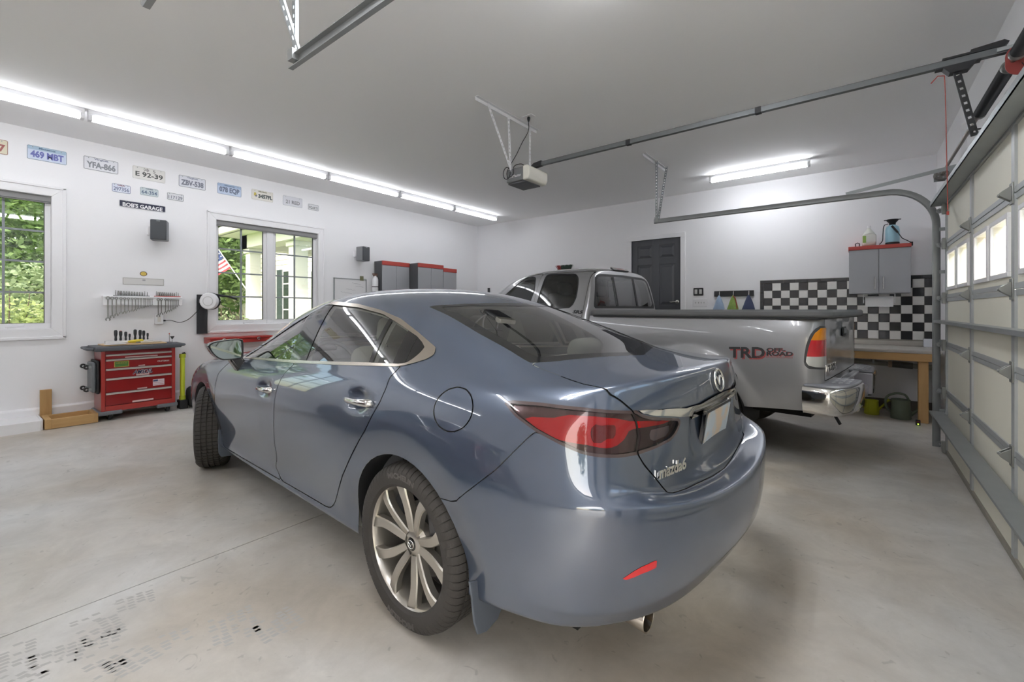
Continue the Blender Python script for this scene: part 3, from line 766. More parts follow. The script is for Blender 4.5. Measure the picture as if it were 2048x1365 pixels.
    # filler flap
    for d_, nm in ((-g_, 'flap'), (g_, 'gap')):
        s.cut('body', nm, lambda P: np.hypot((P[:, 0] - fuel_c[0]) / 1.0, ((P[:, 2] - fuel_c[2]) + .55 * (P[:, 1] - fuel_c[1]) * 0) / .80) - (.0975 + d_), lambda P, N: (P[:, 1] > .5) & (P[:, 0] < .1))
    # doors
    sill = [tuple(p) for p in S2(rc([(447, 893), (658, 1017)]))]
    fdp = [tuple(p) for p in S2(fd_front)] + [(sill[0][0] - .015, sill[0][1])] + [tuple(p) for p in S2(b_seam)[::-1]] + [(1.3, 1.08), (2.05, 1.05)]
    rdp = [tuple(p) for p in S2(b_seam)] + [tuple(p) for p in S2(rd_rear)[::-1]] + [(.15, 1.15), (1.1, 1.12)]
    pfd, prd = sdist(fdp), sdist(rdp)
    dl = lambda P, N: (P[:, 1] > .5) & (P[:, 2] < 1.2)
    s.cut('body', 'door_f', lambda P: pfd(S2(P)) + g_, dl); s.cut('body', 'gap', lambda P: pfd(S2(P)) - g_, dl)
    s.cut('body', 'door_r', lambda P: prd(S2(P)) + g_, dl); s.cut('body', 'gap', lambda P: prd(S2(P)) - g_, dl)
    # bumper below the quarter seam
    qs = S2(q_seam)
    pb = sdist([(qs[0][0] - .02, qs[0][1])] + [tuple(p) for p in qs] + [(-.33, .618), (-.20, .60), (-.2, .1), (-1.4, .1), (-1.4, .80), (-.66, .905)])
    bl = lambda P, N: P[:, 0] < -.15
    s.cut('body', 'bumper', lambda P: pb(S2(P)) + g_ * .6, bl); s.cut('body', 'gap', lambda P: pb(S2(P)) - g_ * .6, bl)
    prf = sdist(C2(refl)); s.cut('bumper', 'reflector', lambda P: prf(C2(P)), lambda P, N: P[:, 0] < -.6)
    # ---- objects
    root = thing('sedan', 'blue-grey four-door sedan parked with its tail to the overhead door', 'car', O, rz)
    B = s.build
    B('body', 'body_shell', M_blue, root); stuff(B('gap', 'panel_gaps', M_gap, root, off=-.006))
    # inner faces of shell: headliner above, dark trim below
    B(['body', 'dlo', 'b1', 'b2', 'b3', 'bar'], 'cabin_liner', M_head, root, off=-.03, flip=True)
    lid = B('lid', 'trunk_lid', M_blue, root)
    B('strip', 'chrome_strip', M_chrome, lid, off=.010)
    bump = B('bumper', 'rear_bumper', M_blue, root)
    for sd in (1, -1):
        B('reflector', 'reflector', M_red, bump, off=.001, side=sd)
        df = B('door_f', 'front_door', M_blue, root, side=sd); dr = B('door_r', 'rear_door', M_blue, root, side=sd)
        B('dlo', 'window_trim', M_satin, root, off=.003, side=sd)
        B('g_front', 'front_side_glass', M_cglass, root, off=-.004, side=sd); B('g_rear', 'rear_side_glass', M_cglass, root, off=-.004, side=sd)
        B('g_quarter', 'quarter_glass', M_cglass, root, off=-.004, side=sd)
        B(['b1'], 'pillar_cover', M_black, df, off=-.001, side=sd); [B(q, 'pillar_cover', M_black, dr, off=-.001, side=sd) for q in ('b2', 'bar', 'b3')]
        B('pane', 'quarter_cover', M_black, root, off=-.002, side=sd)
        if sd > 0: B('flap', 'fuel_flap', M_blue, root, side=sd)
        else: B('flap', 'quarter_infill', M_blue, root, side=sd)
        for nm, zone in (('lamp', 'tail_lamp'), ('lamp_in', 'lid_lamp')):
            rim = B(nm + '_rim', zone, M_smoke, root if nm == 'lamp' else lid, side=sd)
        # recessed coloured reflectors behind a clear lens
        c = Shell([p for p in s.V], []); c.N = s.N; c.P = {'a': list(s.P['lamp']) + list(s.P['lamp_in'])}
        pr, pw_, p1, p2 = sdist(C2(l_red)), sdist(C2(l_white)), sdist(C2(l_e1)), sdist(C2(l_e2))
        c.cut('a', 'e', lambda P: np.minimum(p1(C2(P)), p2(C2(P)))); c.cut('a', 'r', lambda P: pr(C2(P))); c.cut('a', 'w', lambda P: pw_(C2(P)))
        c.build('a', 'lamp_bowl', M_smoke, root, off=-.012, side=sd); c.build('r', 'red_reflector', M_red, root, off=-.010, side=sd)
        c.build('w', 'reverse_lamp', M_white, root, off=-.010, side=sd); c.build('e', 'lamp_element', mat('lamp_dark_red', '7d1a1c', .2, coat=.6), root, off=-.004, side=sd)
        B(['lamp', 'lamp_in'], 'lamp_lens', M_lens, root, off=.001, side=sd)
    B('backlight', 'glass_frit', M_black, root); B('g_back', 'rear_window', M_cglass, root, off=-.001)
    B('screen', 'screen_frit', M_black, root); B('g_screen', 'windscreen', M_cglass, root, off=-.001)
    # wheel wells
    for c in (WR, WF):
        for sd in (1, -1):
            m = MB(); n = 28; pr_ = []
            for k in range(n + 1):
                a = math.radians(-25 + 230 * k / n); pr_.append((c[0] + AR * math.cos(a), c[1] + AR * math.sin(a)))
            P3 = []
            def edge_y(px, pz):
                h = bv.ray_cast(Vector((px, 2, pz)), Vector((0, -1, 0))); return h[0].y - .024 if h[0] is not None else .80
            for (px, pz) in pr_:
                ye = edge_y(c[0] + (px - c[0]) * 1.01, max(c[1] + (pz - c[1]) * 1.01, .20)); P3 += [(px, sd * (ye + .002), pz), (c[0] + (px - c[0]) * .985, sd * (ye - .02), c[1] + (pz - c[1]) * .985), (px, sd * .50, pz)]
            m.grid(P3, n + 1, 3, flip=sd > 0); m.build('wheel_well', M_blackp, root, smooth=60)
            MB().prism(pr_, sd * .48, sd * .50, 'XZ').build('well_panel', M_dark, root)
    MB().box(-.72, 3.4, -.70, .70, .24, .30).build('floor_pan', M_dark, root)
    MB().box(-.88, -.45, -.42, .42, .30, .42).build('muffler', M_dark, root, bevel=.03)
    return root, s, bv, rc, dict(hr=hr_c, hf=hf_c, fuel=fuel_c, lid=lid, bump=bump)
sed, sed_s, sed_bv, sed_rc, sed_k = sedan(SED_O, SED_R)
def rbox(sx, sy, sz, r, c=(0, 0, 0), n=3):
    """soft-cornered box as one mesh"""
    mb = MB(); prof = rrect(sx, sy, r, n)
    zs = [(-sz / 2 + r * (1 - math.cos(PI / 2 * k / n)) * 1.0, -r * (1 - math.sin(PI / 2 * k / n))) for k in range(n + 1)]
    rings = [(z, d) for z, d in zs] + [(-z, d) for z, d in zs[::-1]]
    vs = []
    for z, d in rings:
        kx = (sx + 2 * d) / sx; ky = (sy + 2 * d) / sy
        vs += [(c[0] + x * kx, c[1] + y * ky, c[2] + z) for x, y in prof]
    m = len(prof); fs = []
    for i in range(len(rings) - 1):
        for k in range(m): fs.append((i * m + k, i * m + (k + 1) % m, (i + 1) * m + (k + 1) % m, (i + 1) * m + k))
    fs += [tuple(range(m))[::-1], tuple(range((len(rings) - 1) * m, len(rings) * m))]
    return mb.add(vs, fs)
MY = Matrix.Rotation(-PI / 2, 4, 'X')        # lathe axis z -> wheel axis y (outer face +y)
def tyre_mb(R=.3355, w=.225, ri=.243, pitch=66):
    h = w / 2
    prof = [(ri, -h + .018), (ri + .012, -h + .006), (ri + .045, -h), (R - .022, -h + .008), (R - .008, -h + .022), (R - .001, -h + .045)]
    for g in (-.056, -.019, .019, .056):
        prof += [(R, g - .005), (R - .007, g - .004), (R - .007, g + .004), (R, g + .005)]
    prof += [(R - .001, h - .045), (R - .008, h - .022), (R - .022, h - .008), (ri + .045, h), (ri + .012, h - .006), (ri, h - .018)]
    n = len(prof); vs = []; ang = []
    for k in range(pitch): ang += [(2 * PI * k / pitch, 0), (2 * PI * (k + .86) / pitch, 0), (2 * PI * (k + .88) / pitch, 1), (2 * PI * (k + .98) / pitch, 1)]
    for a, gr in ang:
        for j, (r, z) in enumerate(prof):
            if gr and r > R - .023 and r >= R - .0085 or (gr and abs(r - (R - .022)) < 1e-6): r = r - .005
            vs.append((r * math.cos(a), r * math.sin(a), z))
    m = len(ang); fs = []
    for i in range(m):
        for j in range(n - 1): fs.append((i * n + j, ((i + 1) % m) * n + j, ((i + 1) % m) * n + j + 1, i * n + j + 1))
    mb = MB().add(vs, fs); return mb.xf(MY)
def polar_text(body, size, r, ang, y, sweep):
    """raised lettering bent round the sidewall (wheel frame, axis y, seen from +y); ang is where the middle sits"""
    t = text_mb(body, size, .0008, bold=.0015); xs = [v[0] for v in t.v]; wd = max(xs) - min(xs); out = []
    for (a, b, c) in t.v:
        th = ang - a / wd * sweep; rr = r + b
        out.append((-rr * math.cos(th), y + c, rr * math.sin(th)))
    t.v = out; t.f = [f[::-1] for f in t.f]; return t
def spoke_pts(a0, a1, sgn):
    P = []
    for k in range(11):
        t = k / 10; r = .048 + (.247 - .048) * t
        th = a0 + (a1 - a0) * (t ** 1.1) + sgn * .07 * math.sin(PI * t)
        wd = .0155 + .004 * math.sin(PI * t) + .013 * max(0, t - .6) ** 1.5 * 4
        P.append((r, th, wd, t))
    return P
def make_wheel(parent, rim_name='wheel', big=True):
    """alloy wheel (mesh) with tyre, brake disc, hub cap and lettering as its parts"""
    m = MB()
    m.lathe([(.243, -.10), (.236, -.09), (.232, .02), (.236, .07), (.242, .085), (.250, .098), (.256, .102), (.2575, .097), (.252, .085)], 64, caps=False)
    m.lathe([(0, .060), (.030, .060), (.036, .056), (.060, .050), (.075, .035), (.078, .0), (0, .0)], 40)
    for k in range(5):
        for sgn in (-1, 1):
            a0 = 2 * PI * k / 5 + sgn * .36; a1 = 2 * PI * k / 5 + sgn * .27
            vs = []; P = spoke_pts(a0, a1, sgn)
            for (r, th, wd, t) in P:
                e_r = Vector((math.cos(th), math.sin(th), 0)); e_t = Vector((-math.sin(th), math.cos(th), 0)); c = e_r * r
                yt = .058 + .034 * t ** .8 - .012 * max(0, t - .8) * 5 * .4
                for (o, d) in ((-wd * .9, -.034), (-wd, -.006), (-wd * .82, 0), (wd * .82, 0), (wd, -.006), (wd * .9, -.034)):
                    q = c + e_t * o; vs.append((q.x, q.y, yt + d - (.004 if o * sgn > 0 else 0)))
            n = 6; fs = []
            for i in range(len(P) - 1):
                for j in range(n): fs.append((i * n + j, (i + 1) * n + j, (i + 1) * n + (j + 1) % n, i * n + (j + 1) % n)[::-1])
            m.add(vs, fs)
    m.xf(MY)
    rim = m.build(rim_name, M_alloy, parent, smooth=28)
    tyre_mb().build('tyre', M_rub, rim, smooth=30)
    MB().lathe([(.05, -.03), (.155, -.03), (.155, -.008), (.05, -.008)], 40, closed=True).xf(MY).build('brake_disc', mat('cast_iron', '6b6a68', .45, .8), rim, smooth=30)
    MB().cbox((-.10, -.012, .06), (.07, .06, .12)).build('brake_caliper', mat('caliper', '77777a', .5, .5), rim, bevel=.01)
    MB().lathe([(0, .062), (.020, .064), (.027, .061), (.027, .055)], 28).xf(MY).build('hub_cap', M_black, rim, smooth=40)
    e = MB(); ring = [(.019 * math.cos(a), .0645, .016 * math.sin(a)) for a in np.linspace(0, 2 * PI, 24, endpoint=False)]
    e.tube(ring, .0018, 6, closed=True); e.tube([(-.016, .0645, .006), (-.006, .0645, .002), (0, .0645, -.008), (.006, .0645, .002), (.016, .0645, .006)], .0018, 6)
    e.build('cap_emblem', M_chrome, rim, smooth=60)
    for k in range(5):
        a = 2 * PI * (k + .5) / 5; MB().lathe([(0, .048), (.009, .048), (.011, .03), (.011, .02)], 10, Matrix.Translation((.052 * math.cos(a), .052 * math.sin(a), 0))).xf(MY).build('lug_nut', M_chrome, rim, smooth=40)
    if big:
        for th, sz in ((math.radians(82), 1), (math.radians(-100), 1)):
            t = polar_text('MICHELIN', .030, .292, th, .1118, .62); t.build('lettering', mat('raised_lettering', '565350', .7), rim)
    return rim
def sedan_details(root, k, rc, bv, full=True):
    O = dict(k)
    # wheels (left side faces +y)
    whl = make_wheel(root)
    whl.location = (0, .783, .334)
    spots = [((0, -.783, .334), PI, 0.35), ((2.83, .785, .334), math.radians(-21), .5), ((2.83, -.785, .334), PI + math.radians(-21), 1.0)]
    whl.rotation_euler = (0, math.radians(9), 0)
    for loc, rz, ry in spots:
        d = dup(whl, None); d.parent = root; d.location = loc; d.rotation_euler = (0, ry, rz)
    # door handles
    for c, nm in ((k['hr'], 'rear_door'), (k['hf'], 'front_door')):
        for sd in (1, -1):
            m = MB(); P = [(c[0] + .115, c[1] - .012, c[2] - .006), (c[0] + .08, c[1] + .012, c[2] - .004), (c[0] + .0, c[1] + .024, c[2]), (c[0] - .06, c[1] + .024, c[2] + .003), (c[0] - .105, c[1] + .014, c[2] + .005), (c[0] - .122, c[1] - .004, c[2] + .006)]
            Q = spline(P, 5); rr = np.interp(np.linspace(0, 1, len(Q)), [0, .12, .5, .8, .95, 1], [.006, .013, .0155, .019, .016, .006])
            m.tube(Q, list(rr), 12); m.v = [(x, sd * (c[1] + (y - c[1]) * 1.0), z) for x, y, z in m.v]
            if sd < 0: m.f = [f[::-1] for f in m.f]
            par = [o for o in root.children if o.name.startswith(nm)][0 if sd > 0 else 1]
            m.build('door_handle', M_chrome, par, smooth=60)
            if nm == 'front_door' and sd > 0:
                MB().lathe([(0, .004), (.006, .004), (.007, 0)], 12, Matrix.Translation((c[0] - .085, c[1] + .0345, c[2] + .005)) @ MY).build('key_cylinder', M_black, par, smooth=40)
    # mirrors
    for sd in (1, -1):
        out = [(1.055, 1.065), (1.03, 1.088), (.96, 1.10), (.89, 1.104), (.855, 1.097), (.848, 1.07), (.848, .99), (.862, .967), (.93, .963), (.985, .970), (1.03, 1.01)]
        sp_ = spline(out, 4, True); cx, cz = .95, 1.035
        m = MB(); n = len(sp_); vs = []
        for xx, sc in ((1.955, 1.0), (1.965, 1.03), (2.01, 1.02), (2.06, .90), (2.09, .62), (2.10, .2)):
            vs += [(xx, sd * (cy_ + (a - cy_) * sc), cz + (b - cz) * sc) for (a, b) in sp_ for cy_ in (cx,)]
        fs = []
        for i in range(5):
            for j in range(n): fs.append((i * n + j, i * n + (j + 1) % n, (i + 1) * n + (j + 1) % n, (i + 1) * n + j))
        fs.append(tuple(range(5 * n, 6 * n)))
        if sd > 0: fs = [f[::-1] for f in fs]
        mir = m.add(vs, fs).build('door_mirror', M_black, root, smooth=50)
        m = MB(); vs = []
        for xx, sc in ((1.9555, .995), (1.965, .90)): vs += [(xx, sd * (cx + (a - cx) * sc), cz + (b - cz) * sc) for a, b in sp_]
        fs = [(j, (j + 1) % n, n + (j + 1) % n, n + j) for j in range(n)]
        m.add(vs, fs if sd > 0 else [f[::-1] for f in fs]).build('mirror_rim', M_blackp, mir, smooth=50)
        m = MB().add([(1.965, sd * (cx + (a - cx) * .9), cz + (b - cz) * .9) for a, b in sp_], [tuple(range(n))]); m.build('mirror_glass', mat('mirror', 'c9d3cc', .03, 1.0), mir)
        m = MB(); m.add([(1.99, sd * .935, .985), (2.08, sd * .935, .985), (2.08, sd * .855, .99), (1.97, sd * .858, .99), (1.97, sd * .868, .865), (2.05, sd * .868, .865), (2.06, sd * .80, .90), (1.96, sd * .80, .90)],
                        [(0, 1, 2, 3), (4, 5, 1, 0), (5, 6, 2, 1), (6, 7, 3, 2), (7, 4, 0, 3), (4, 7, 6, 5)]); m.build('mirror_stalk', M_black, mir, bevel=.012)
    # exhaust tips, mud flaps
    for sd in (1, -1):
        m = MB().lathe([(.040, -.34), (.043, -.05), (.046, -.004), (.0445, .0), (.041, -.002), (.038, -.05), (.037, -.30)], 28, caps=False, M= basis((-.885, sd * .512, .255), (0, 1, 0), (0, 0, 1), (-1, 0, -.04)))
        ex = m.build('exhaust_tip', mat('stainless', 'c8c0b6', .18, 1.0), root, smooth=40)
        MB().lathe([(0, -.12), (.037, -.12)], 20, basis((-.885, sd * .512, .255), (0, 1, 0), (0, 0, 1), (-1, 0, -.04))).build('pipe_inside', M_dark, ex)
        pl = [(.885, .355), (.875, .30), (.862, .20), (.845, .148), (.80, .135), (.74, .15), (.70, .20), (.70, .30)]
        m = MB().prism([(sd * a, b) for a, b in pl], -.395, -.385, 'YZ'); m.build('mud_flap', mat('flap_grey', '5a616b', .45), root, bevel=.003)
        pf = [(.87, .38), (.872, .30), (.868, .20), (.85, .165), (.78, .16), (.70, .20), (.70, .33)]
        m = MB().prism([(sd * a, b) for a, b in pf], 2.432, 2.442, 'YZ'); m.build('mud_flap', MATS['flap_grey'], root, bevel=.003)
    # number plate in a black frame
    T = basis((-.952, 0, .832), (0, -1, 0), (-.16, 0, .987))
    MB().prism(rrect(.335, .175, .008), -.012, .004, 'XY', T).build('plate_frame', M_black, root, bevel=.002)
    pm = mat('worn_plate', 'cfd3d4', .4, var=.0)
    if 'plate_tint' not in MATS:
        nt = pm.node_tree; N = nt.nodes; L = nt.links; tc = N.new('ShaderNodeTexCoord'); no = N.new('ShaderNodeTexNoise'); no.inputs['Scale'].default_value = 9; no.inputs['Detail'].default_value = 3
        cr = N.new('ShaderNodeValToRGB'); cr.color_ramp.elements[0].color = lin('c3ccd3'); cr.color_ramp.elements[1].color = lin('d8c3ab'); cr.color_ramp.elements[0].position = .45; cr.color_ramp.elements[1].position = .58
        L.new(tc.outputs['Object'], no.inputs['Vector']); L.new(no.outputs['Fac'], cr.inputs['Fac']); L.new(cr.outputs['Color'], N['Principled BSDF'].inputs['Base Color']); MATS['plate_tint'] = pm
    MB().prism(rrect(.305, .150, .01), .0045, .0055, 'XY', T).build('number_plate', pm, root)
    # winged emblem
    def on_lid(y, z):
        h = bv.ray_cast(Vector((-3, y, z)), Vector((1, 0, 0))); return h[0], h[1]
    p, nrm = on_lid(0.0005, 1.016); nrm = Vector((nrm.x, 0, nrm.z)).normalized(); up = Vector((0, 1, 0)).cross(nrm); up = -up if up.z < 0 else up
    T = basis(p + nrm * .006, (0, -1, 0), up, nrm)
    e = MB(); ring = [T @ Vector((.053 * math.cos(a), .044 * math.sin(a), .002)) for a in np.linspace(0, 2 * PI, 40, endpoint=False)]
    e.tube(ring, .0055, 8, closed=True)
    wing = [(-.052, .006, 0), (-.040, .010, 0), (-.024, .016, 0), (-.012, .006, 0), (0, -.018, 0), (.012, .006, 0), (.024, .016, 0), (.040, .010, 0), (.052, .006, 0)]
    e.tube([T @ Vector(q) for q in spline(wing, 4)], .005, 8)
    e.build('emblem', M_chrome, k['lid'], smooth=60)
    if full:
        P = rc([(1317, 945), (1363, 927)]); mid = (P[0] + P[1]) / 2; ex = Vector(P[1] - P[0]).normalized()
        h = bv.find_nearest(Vector(mid)); nrm = h[1]; ey = nrm.cross(ex).normalized()
        t = text_mb('mazda6', .052, .003, basis(Vector(mid) + nrm * .007, ex, ey, nrm), width=.18, bold=.0016, shear=.25); t.build('lettering', M_chrome, k['lid'])
    # ---- cabin
    bl = MB().add([], [])
    for y in (.37, -.37):
        st = rbox(.50, .50, .16, .06, (1.22, y, .48)).build('front_seat', M_cloth, root, smooth=60)
        b = rbox(.15, .50, .60, .06).xf(Matrix.Translation((.93, y, .80)) @ Matrix.Rotation(math.radians(-17), 4, 'Y')); b.build('seat_back', M_cloth, st, smooth=60)
        b = rbox(.10, .25, .17, .045).xf(Matrix.Translation((.80, y, 1.185)) @ Matrix.Rotation(math.radians(-12), 4, 'Y')); b.build('headrest', M_cloth, st, smooth=60)
        MB().cyl((.83, y - .05, 1.08), (.81, y - .05, 1.15), .007, 8).build('headrest_post', M_chrome, st); MB().cyl((.83, y + .05, 1.08), (.81, y + .05, 1.15), .007, 8).build('headrest_post', M_chrome, st)
    st = rbox(.52, 1.28, .16, .06, (.36, 0, .47)).build('rear_seat', M_cloth, root, smooth=60)
    rbox(.16, 1.26, .58, .06).xf(Matrix.Translation((.06, 0, .76)) @ Matrix.Rotation(math.radians(-22), 4, 'Y')).build('seat_back', M_cloth, st, smooth=60)
    for y in (.38, -.38): rbox(.11, .27, .13, .045).xf(Matrix.Translation((-.08, y, 1.07)) @ Matrix.Rotation(math.radians(-20), 4, 'Y')).build('headrest', M_cloth, st, smooth=60)
    MB().prism([(-.42, 1.02), (-.02, 1.00), (-.02, .97), (-.42, .98)], -.62, .62, 'XZ').build('parcel_shelf', M_cabin, root)
    rbox(.50, 1.42, .26, .08, (2.02, 0, .86)).build('dashboard', M_cabin, root, smooth=60)
    rbox(.20, .34, .08, .035, (1.95, .37, 1.0)).build('instrument_hood', M_cabin, root, smooth=60)
    T = Matrix.Translation((1.60, .37, .90)) @ Matrix.Rotation(math.radians(-66), 4, 'Y')
    sw = MB().tube([T @ Vector((.185 * math.cos(a), .185 * math.sin(a), 0)) for a in np.linspace(0, 2 * PI, 32, endpoint=False)], .015, 8, closed=True)
    sw = sw.build('steering_wheel', M_blackp, root, smooth=60)
    MB().cbox((0, 0, -.01), (.10, .34, .03), T).build('wheel_hub', M_blackp, sw, bevel=.008)
    MB().box(-.3, 2.2, -.76, .76, .30, .36).build('cabin_floor', M_cabin, root)
    for sd in (1, -1): MB().box(.15, 2.2, sd * .77 - .01, sd * .77 + .01, .36, .97).build('door_card', M_cabin, root)
    # rear-view mirror
    rbox(.03, .22, .06, .012, (1.52, 0, 1.30)).build('inside_mirror', M_blackp, root, smooth=60)
sedan_details(sed, sed_k, sed_rc, sed_bv)

# maroon car in the left bay: out of the frame, mirrored in the sedan's doors
M_maroon = mat('maroon_paint', '4a1a20', 0.3, 0.3, coat=1.0)
mar = dup(sed, (3.95, -9.25, 0.0), math.radians(180.0), 'maroon car in the bay left of the photographer')
def repaint(o):
    if o.type == 'MESH' and o.data.materials and o.data.materials[0] is M_blue: o.material_slots[0].link = 'OBJECT'; o.material_slots[0].material = M_maroon
    for c in o.children: repaint(c)
repaint(mar)
# ---------------------------------------------------------------- silver pickup
TRK_O = np.array([6.92, -2.60, 0.0]); TRK_R = math.radians(180 - 6.5)
def grid_cage(rings, rows, nf, ns, creases=()):
    """lower rings (front centre .. rear centre) plus a top patch; mirrored. creases: (kind, j, i0, i1, w)"""
    V, F, idx = [], [], {}
    def vid(p):
        k = tuple(round(float(c), 5) for c in p)
        if k not in idx: idx[k] = len(V); V.append(k)
        return idx[k]
    G = [[vid(p) for p in r] for r in rings]; nst = len(G[0]); J = len(G) - 1
    for j in range(J):
        for i in range(nst - 1): F.append((G[j][i], G[j + 1][i], G[j + 1][i + 1], G[j][i + 1]))
    top = []
    if rows is not None:
        top = [[G[J][nf - 1 - w] for w in range(nf)]]
        for i, r in enumerate(rows): top.append([G[J][nf + i]] + [vid(p) for p in r])
        top.append([G[J][nf + ns + w] for w in range(nf)])
        for i in range(len(top) - 1):
            for w in range(nf - 1): F.append((top[i][w], top[i][w + 1], top[i + 1][w + 1], top[i + 1][w]))
    cr = {}
    for kind, j, i0, i1, w in creases:
        A = G[j] if kind == 'ring' else (top[j] if kind == 'row' else [t[j] for t in top])
        for i in range(i0, min(i1, len(A) - 1)): a, b = A[i], A[i + 1]; cr[(min(a, b), max(a, b))] = w
    n = len(V); mir = {}; V2 = list(V)
    for i in range(n):
        if abs(V[i][1]) < 1e-6: mir[i] = i
        else: mir[i] = len(V2); V2.append((V[i][0], -V[i][1], V[i][2]))
    F2 = F + [tuple(mir[i] for i in f[::-1]) for f in F]
    c2 = dict(cr)
    for (a, b), w in cr.items(): a, b = mir[a], mir[b]; c2[(min(a, b), max(a, b))] = w
    return V2, F2, c2
M_silver = mat('silver_metallic_paint', '929294', 0.34, 0.4, coat=0.9)
M_tglass = glass_mat('tinted_glass', (0.30, 0.31, 0.31), 0.0, 1.8)
M_tglass2 = glass_mat('clear_cab_glass', (0.78, 0.84, 0.82), 0.0, 1.6)
M_amber = mat('lamp_amber', 'e08a10', 0.2, coat=0.8)
M_tonneau = mat('tonneau_vinyl', '626364', 0.55, bump=0.05, bscale=300)
def truck():
    root = thing('pickup_truck', 'silver extended-cab pickup parked nose-in beside the blue sedan', 'truck', TRK_O, TRK_R)
    fr = car_frame(TRK_O, TRK_R)
    # ---- bed
    bx = [2.135, 1.75, 1.40, 1.0, .60, .32, .14]
    zl = [.47, .60, .80, 1.0, 1.14, 1.245]
    yl = [.875, .925, .955, .957, .945, .915]
    zb = lambda x, j: zl[j] + (0.03 * np.interp(x, [.1, .6], [1, 0]) if j == 0 else 0)
    rings = []
    for j in range(6):
        r = [(x, yl[j] - (.012 if x < .2 else 0), zb(x, j)) for x in bx]
        k = yl[j] - .955
        r += [(.045, .925 + k, zb(0, j)), (.0, .865 + k * .8, zb(0, j)), (-.012, .78, zb(0, j)), (-.016, .5, zb(0, j)), (-.018, .25, zb(0, j)), (-.018, 0, zb(0, j))]
        rings.append(r)
    cage = grid_cage(rings, None, 0, 0, [('ring', 5, 0, 20, 1.0), ('ring', 0, 0, 20, 1.0)])
    V, F = half_shell(cage, 3)
    AX = 1.0
    x, y, z = V.T; r = np.hypot(x - AX, z - .385)
    V2 = V.copy(); V2[:, 1] += .028 * smoothstep(.62, .50, r) * smoothstep(.6, .8, y)
    bv = BVHTree.FromPolygons([tuple(v) for v in V2], F)
    def rc(pts):
        out = []
        for px, py in pts:
            o, d = car_ray(fr, px, py); h = bv.ray_cast(Vector(o), Vector(d).normalized())
            if h[0] is not None: out.append(np.array(h[0]))
        return np.array(out)
    s = Shell(V2, F)
    for i in range(len(s.V)):
        if abs(s.V[i][1]) < 1e-6: s.N[i][1] = 0
    C2 = lambda P: np.stack([-P[:, 0] - P[:, 1], P[:, 2]], 1)
    s.cut('body', 'hole', lambda P: np.hypot(P[:, 0] - AX, P[:, 2] - .385) - .46, lambda P, N: P[:, 1] > .6)
    lamp = rc([(1652,653),(1640,652.5),(1630,658),(1620,670),(1612,690),(1608.5,710),(1607.5,724),(1610,733),(1617,738),(1632,739),(1652,739)])
    li = rc([(1652,656),(1641,657),(1629,667),(1622,680),(1617,696),(1613,715),(1612,727),(1618,732),(1632,735),(1652,735)])
    pl, pi2 = sdist(C2(lamp)), sdist(C2(li))
    near = lambda P, N: P[:, 0] < .4
    s.cut('body', 'bezel', lambda P: pl(C2(P)), near); s.cut('bezel', 'lens', lambda P: pi2(C2(P)), near)
    za, zr = rc([(1640, 681)])[0][2], rc([(1640, 714)])[0][2]
    s.cut('lens', 'amber', lambda P: za - P[:, 2]); s.cut('lens', 'clear', lambda P: P[:, 2] - zr)
    s.cut('body', 'gate', lambda P: np.maximum(P[:, 1] - .792, .748 - P[:, 2]), lambda P, N: (P[:, 0] < .1))
    s.cut('body', 'gap', lambda P: np.maximum(P[:, 1] - .799, .741 - P[:, 2]), lambda P, N: (P[:, 0] < .1))
    B = s.build
    B('body', 'bed', M_silver, root); stuff(B('gap', 'tailgate_gap', M_gap, root, off=-.006))
    gate = B('gate', 'tailgate', M_silver, root)
    for sd in (1, -1):
        b = B('bezel', 'tail_lamp', mat('lamp_bezel', '3b3c3e', .4), root, side=sd)
        B('lens', 'brake_lens', mat('brake_red', 'c4202a', .15, coat=1.0), b, off=.002, side=sd); B('amber', 'turn_lens', M_amber, b, off=.002, side=sd)
        B('clear', 'reverse_lens', mat('reverse_clear', 'cfcfca', .12, .3, coat=1.0), b, off=.002, side=sd)
    # tailgate handle, letters
    MB().prism(rrect(.20, .085, .015), .0, .006, 'XY', basis((-.024, 0, 1.112), (0, -1, 0), (0, 0, 1))).build('gate_handle', M_blackp, gate, bevel=.004)
    MB().prism(rrect(.13, .05, .01), .006, .014, 'XY', basis((-.024, 0, 1.118), (0, -1, 0), (0, 0, 1))).build('handle_flap', mat('handle_grey', '6a6b6c', .4), gate, bevel=.004)
    text_mb('TUNDRA', .075, .003, basis((-.022, .545, .835), (0, -1, 0), (0, 0, 1)), width=.36, bold=.003).build('lettering', M_chrome, gate)
    text_mb('V8', .065, .003, basis((-.022, -.66, .835), (0, -1, 0), (0, 0, 1)), width=.12, bold=.003).build('lettering', M_chrome, gate)
    # decal on the bed side
    def decal(body, px0, px1, w_, size, m_, off, bold=.0, sp=1.0, shear=0.0):
        P = rc([px0, px1]); ex = Vector((P[1] - P[0])); L_ = ex.length; ex.normalize(); mid = Vector((P[0] + P[1]) / 2)
        t = text_mb(body, size, 0.0, basis(mid, ex, (0, 0, 1), (0, 1, 0)), width=L_, bold=bold, shear=shear, space=sp)
        out = []
        for v in t.v:
            h = bv.ray_cast(Vector((v[0], 2, v[2])), Vector((0, -1, 0))); out.append((v[0], (h[0].y if h[0] is not None else v[1]) + off, v[2]))
        t.v = out
        return t.build('decal', m_, root)
    M_dk = mat('decal_black', '2b2b2d', .5); M_dr = mat('decal_red', '9c4a48', .5)
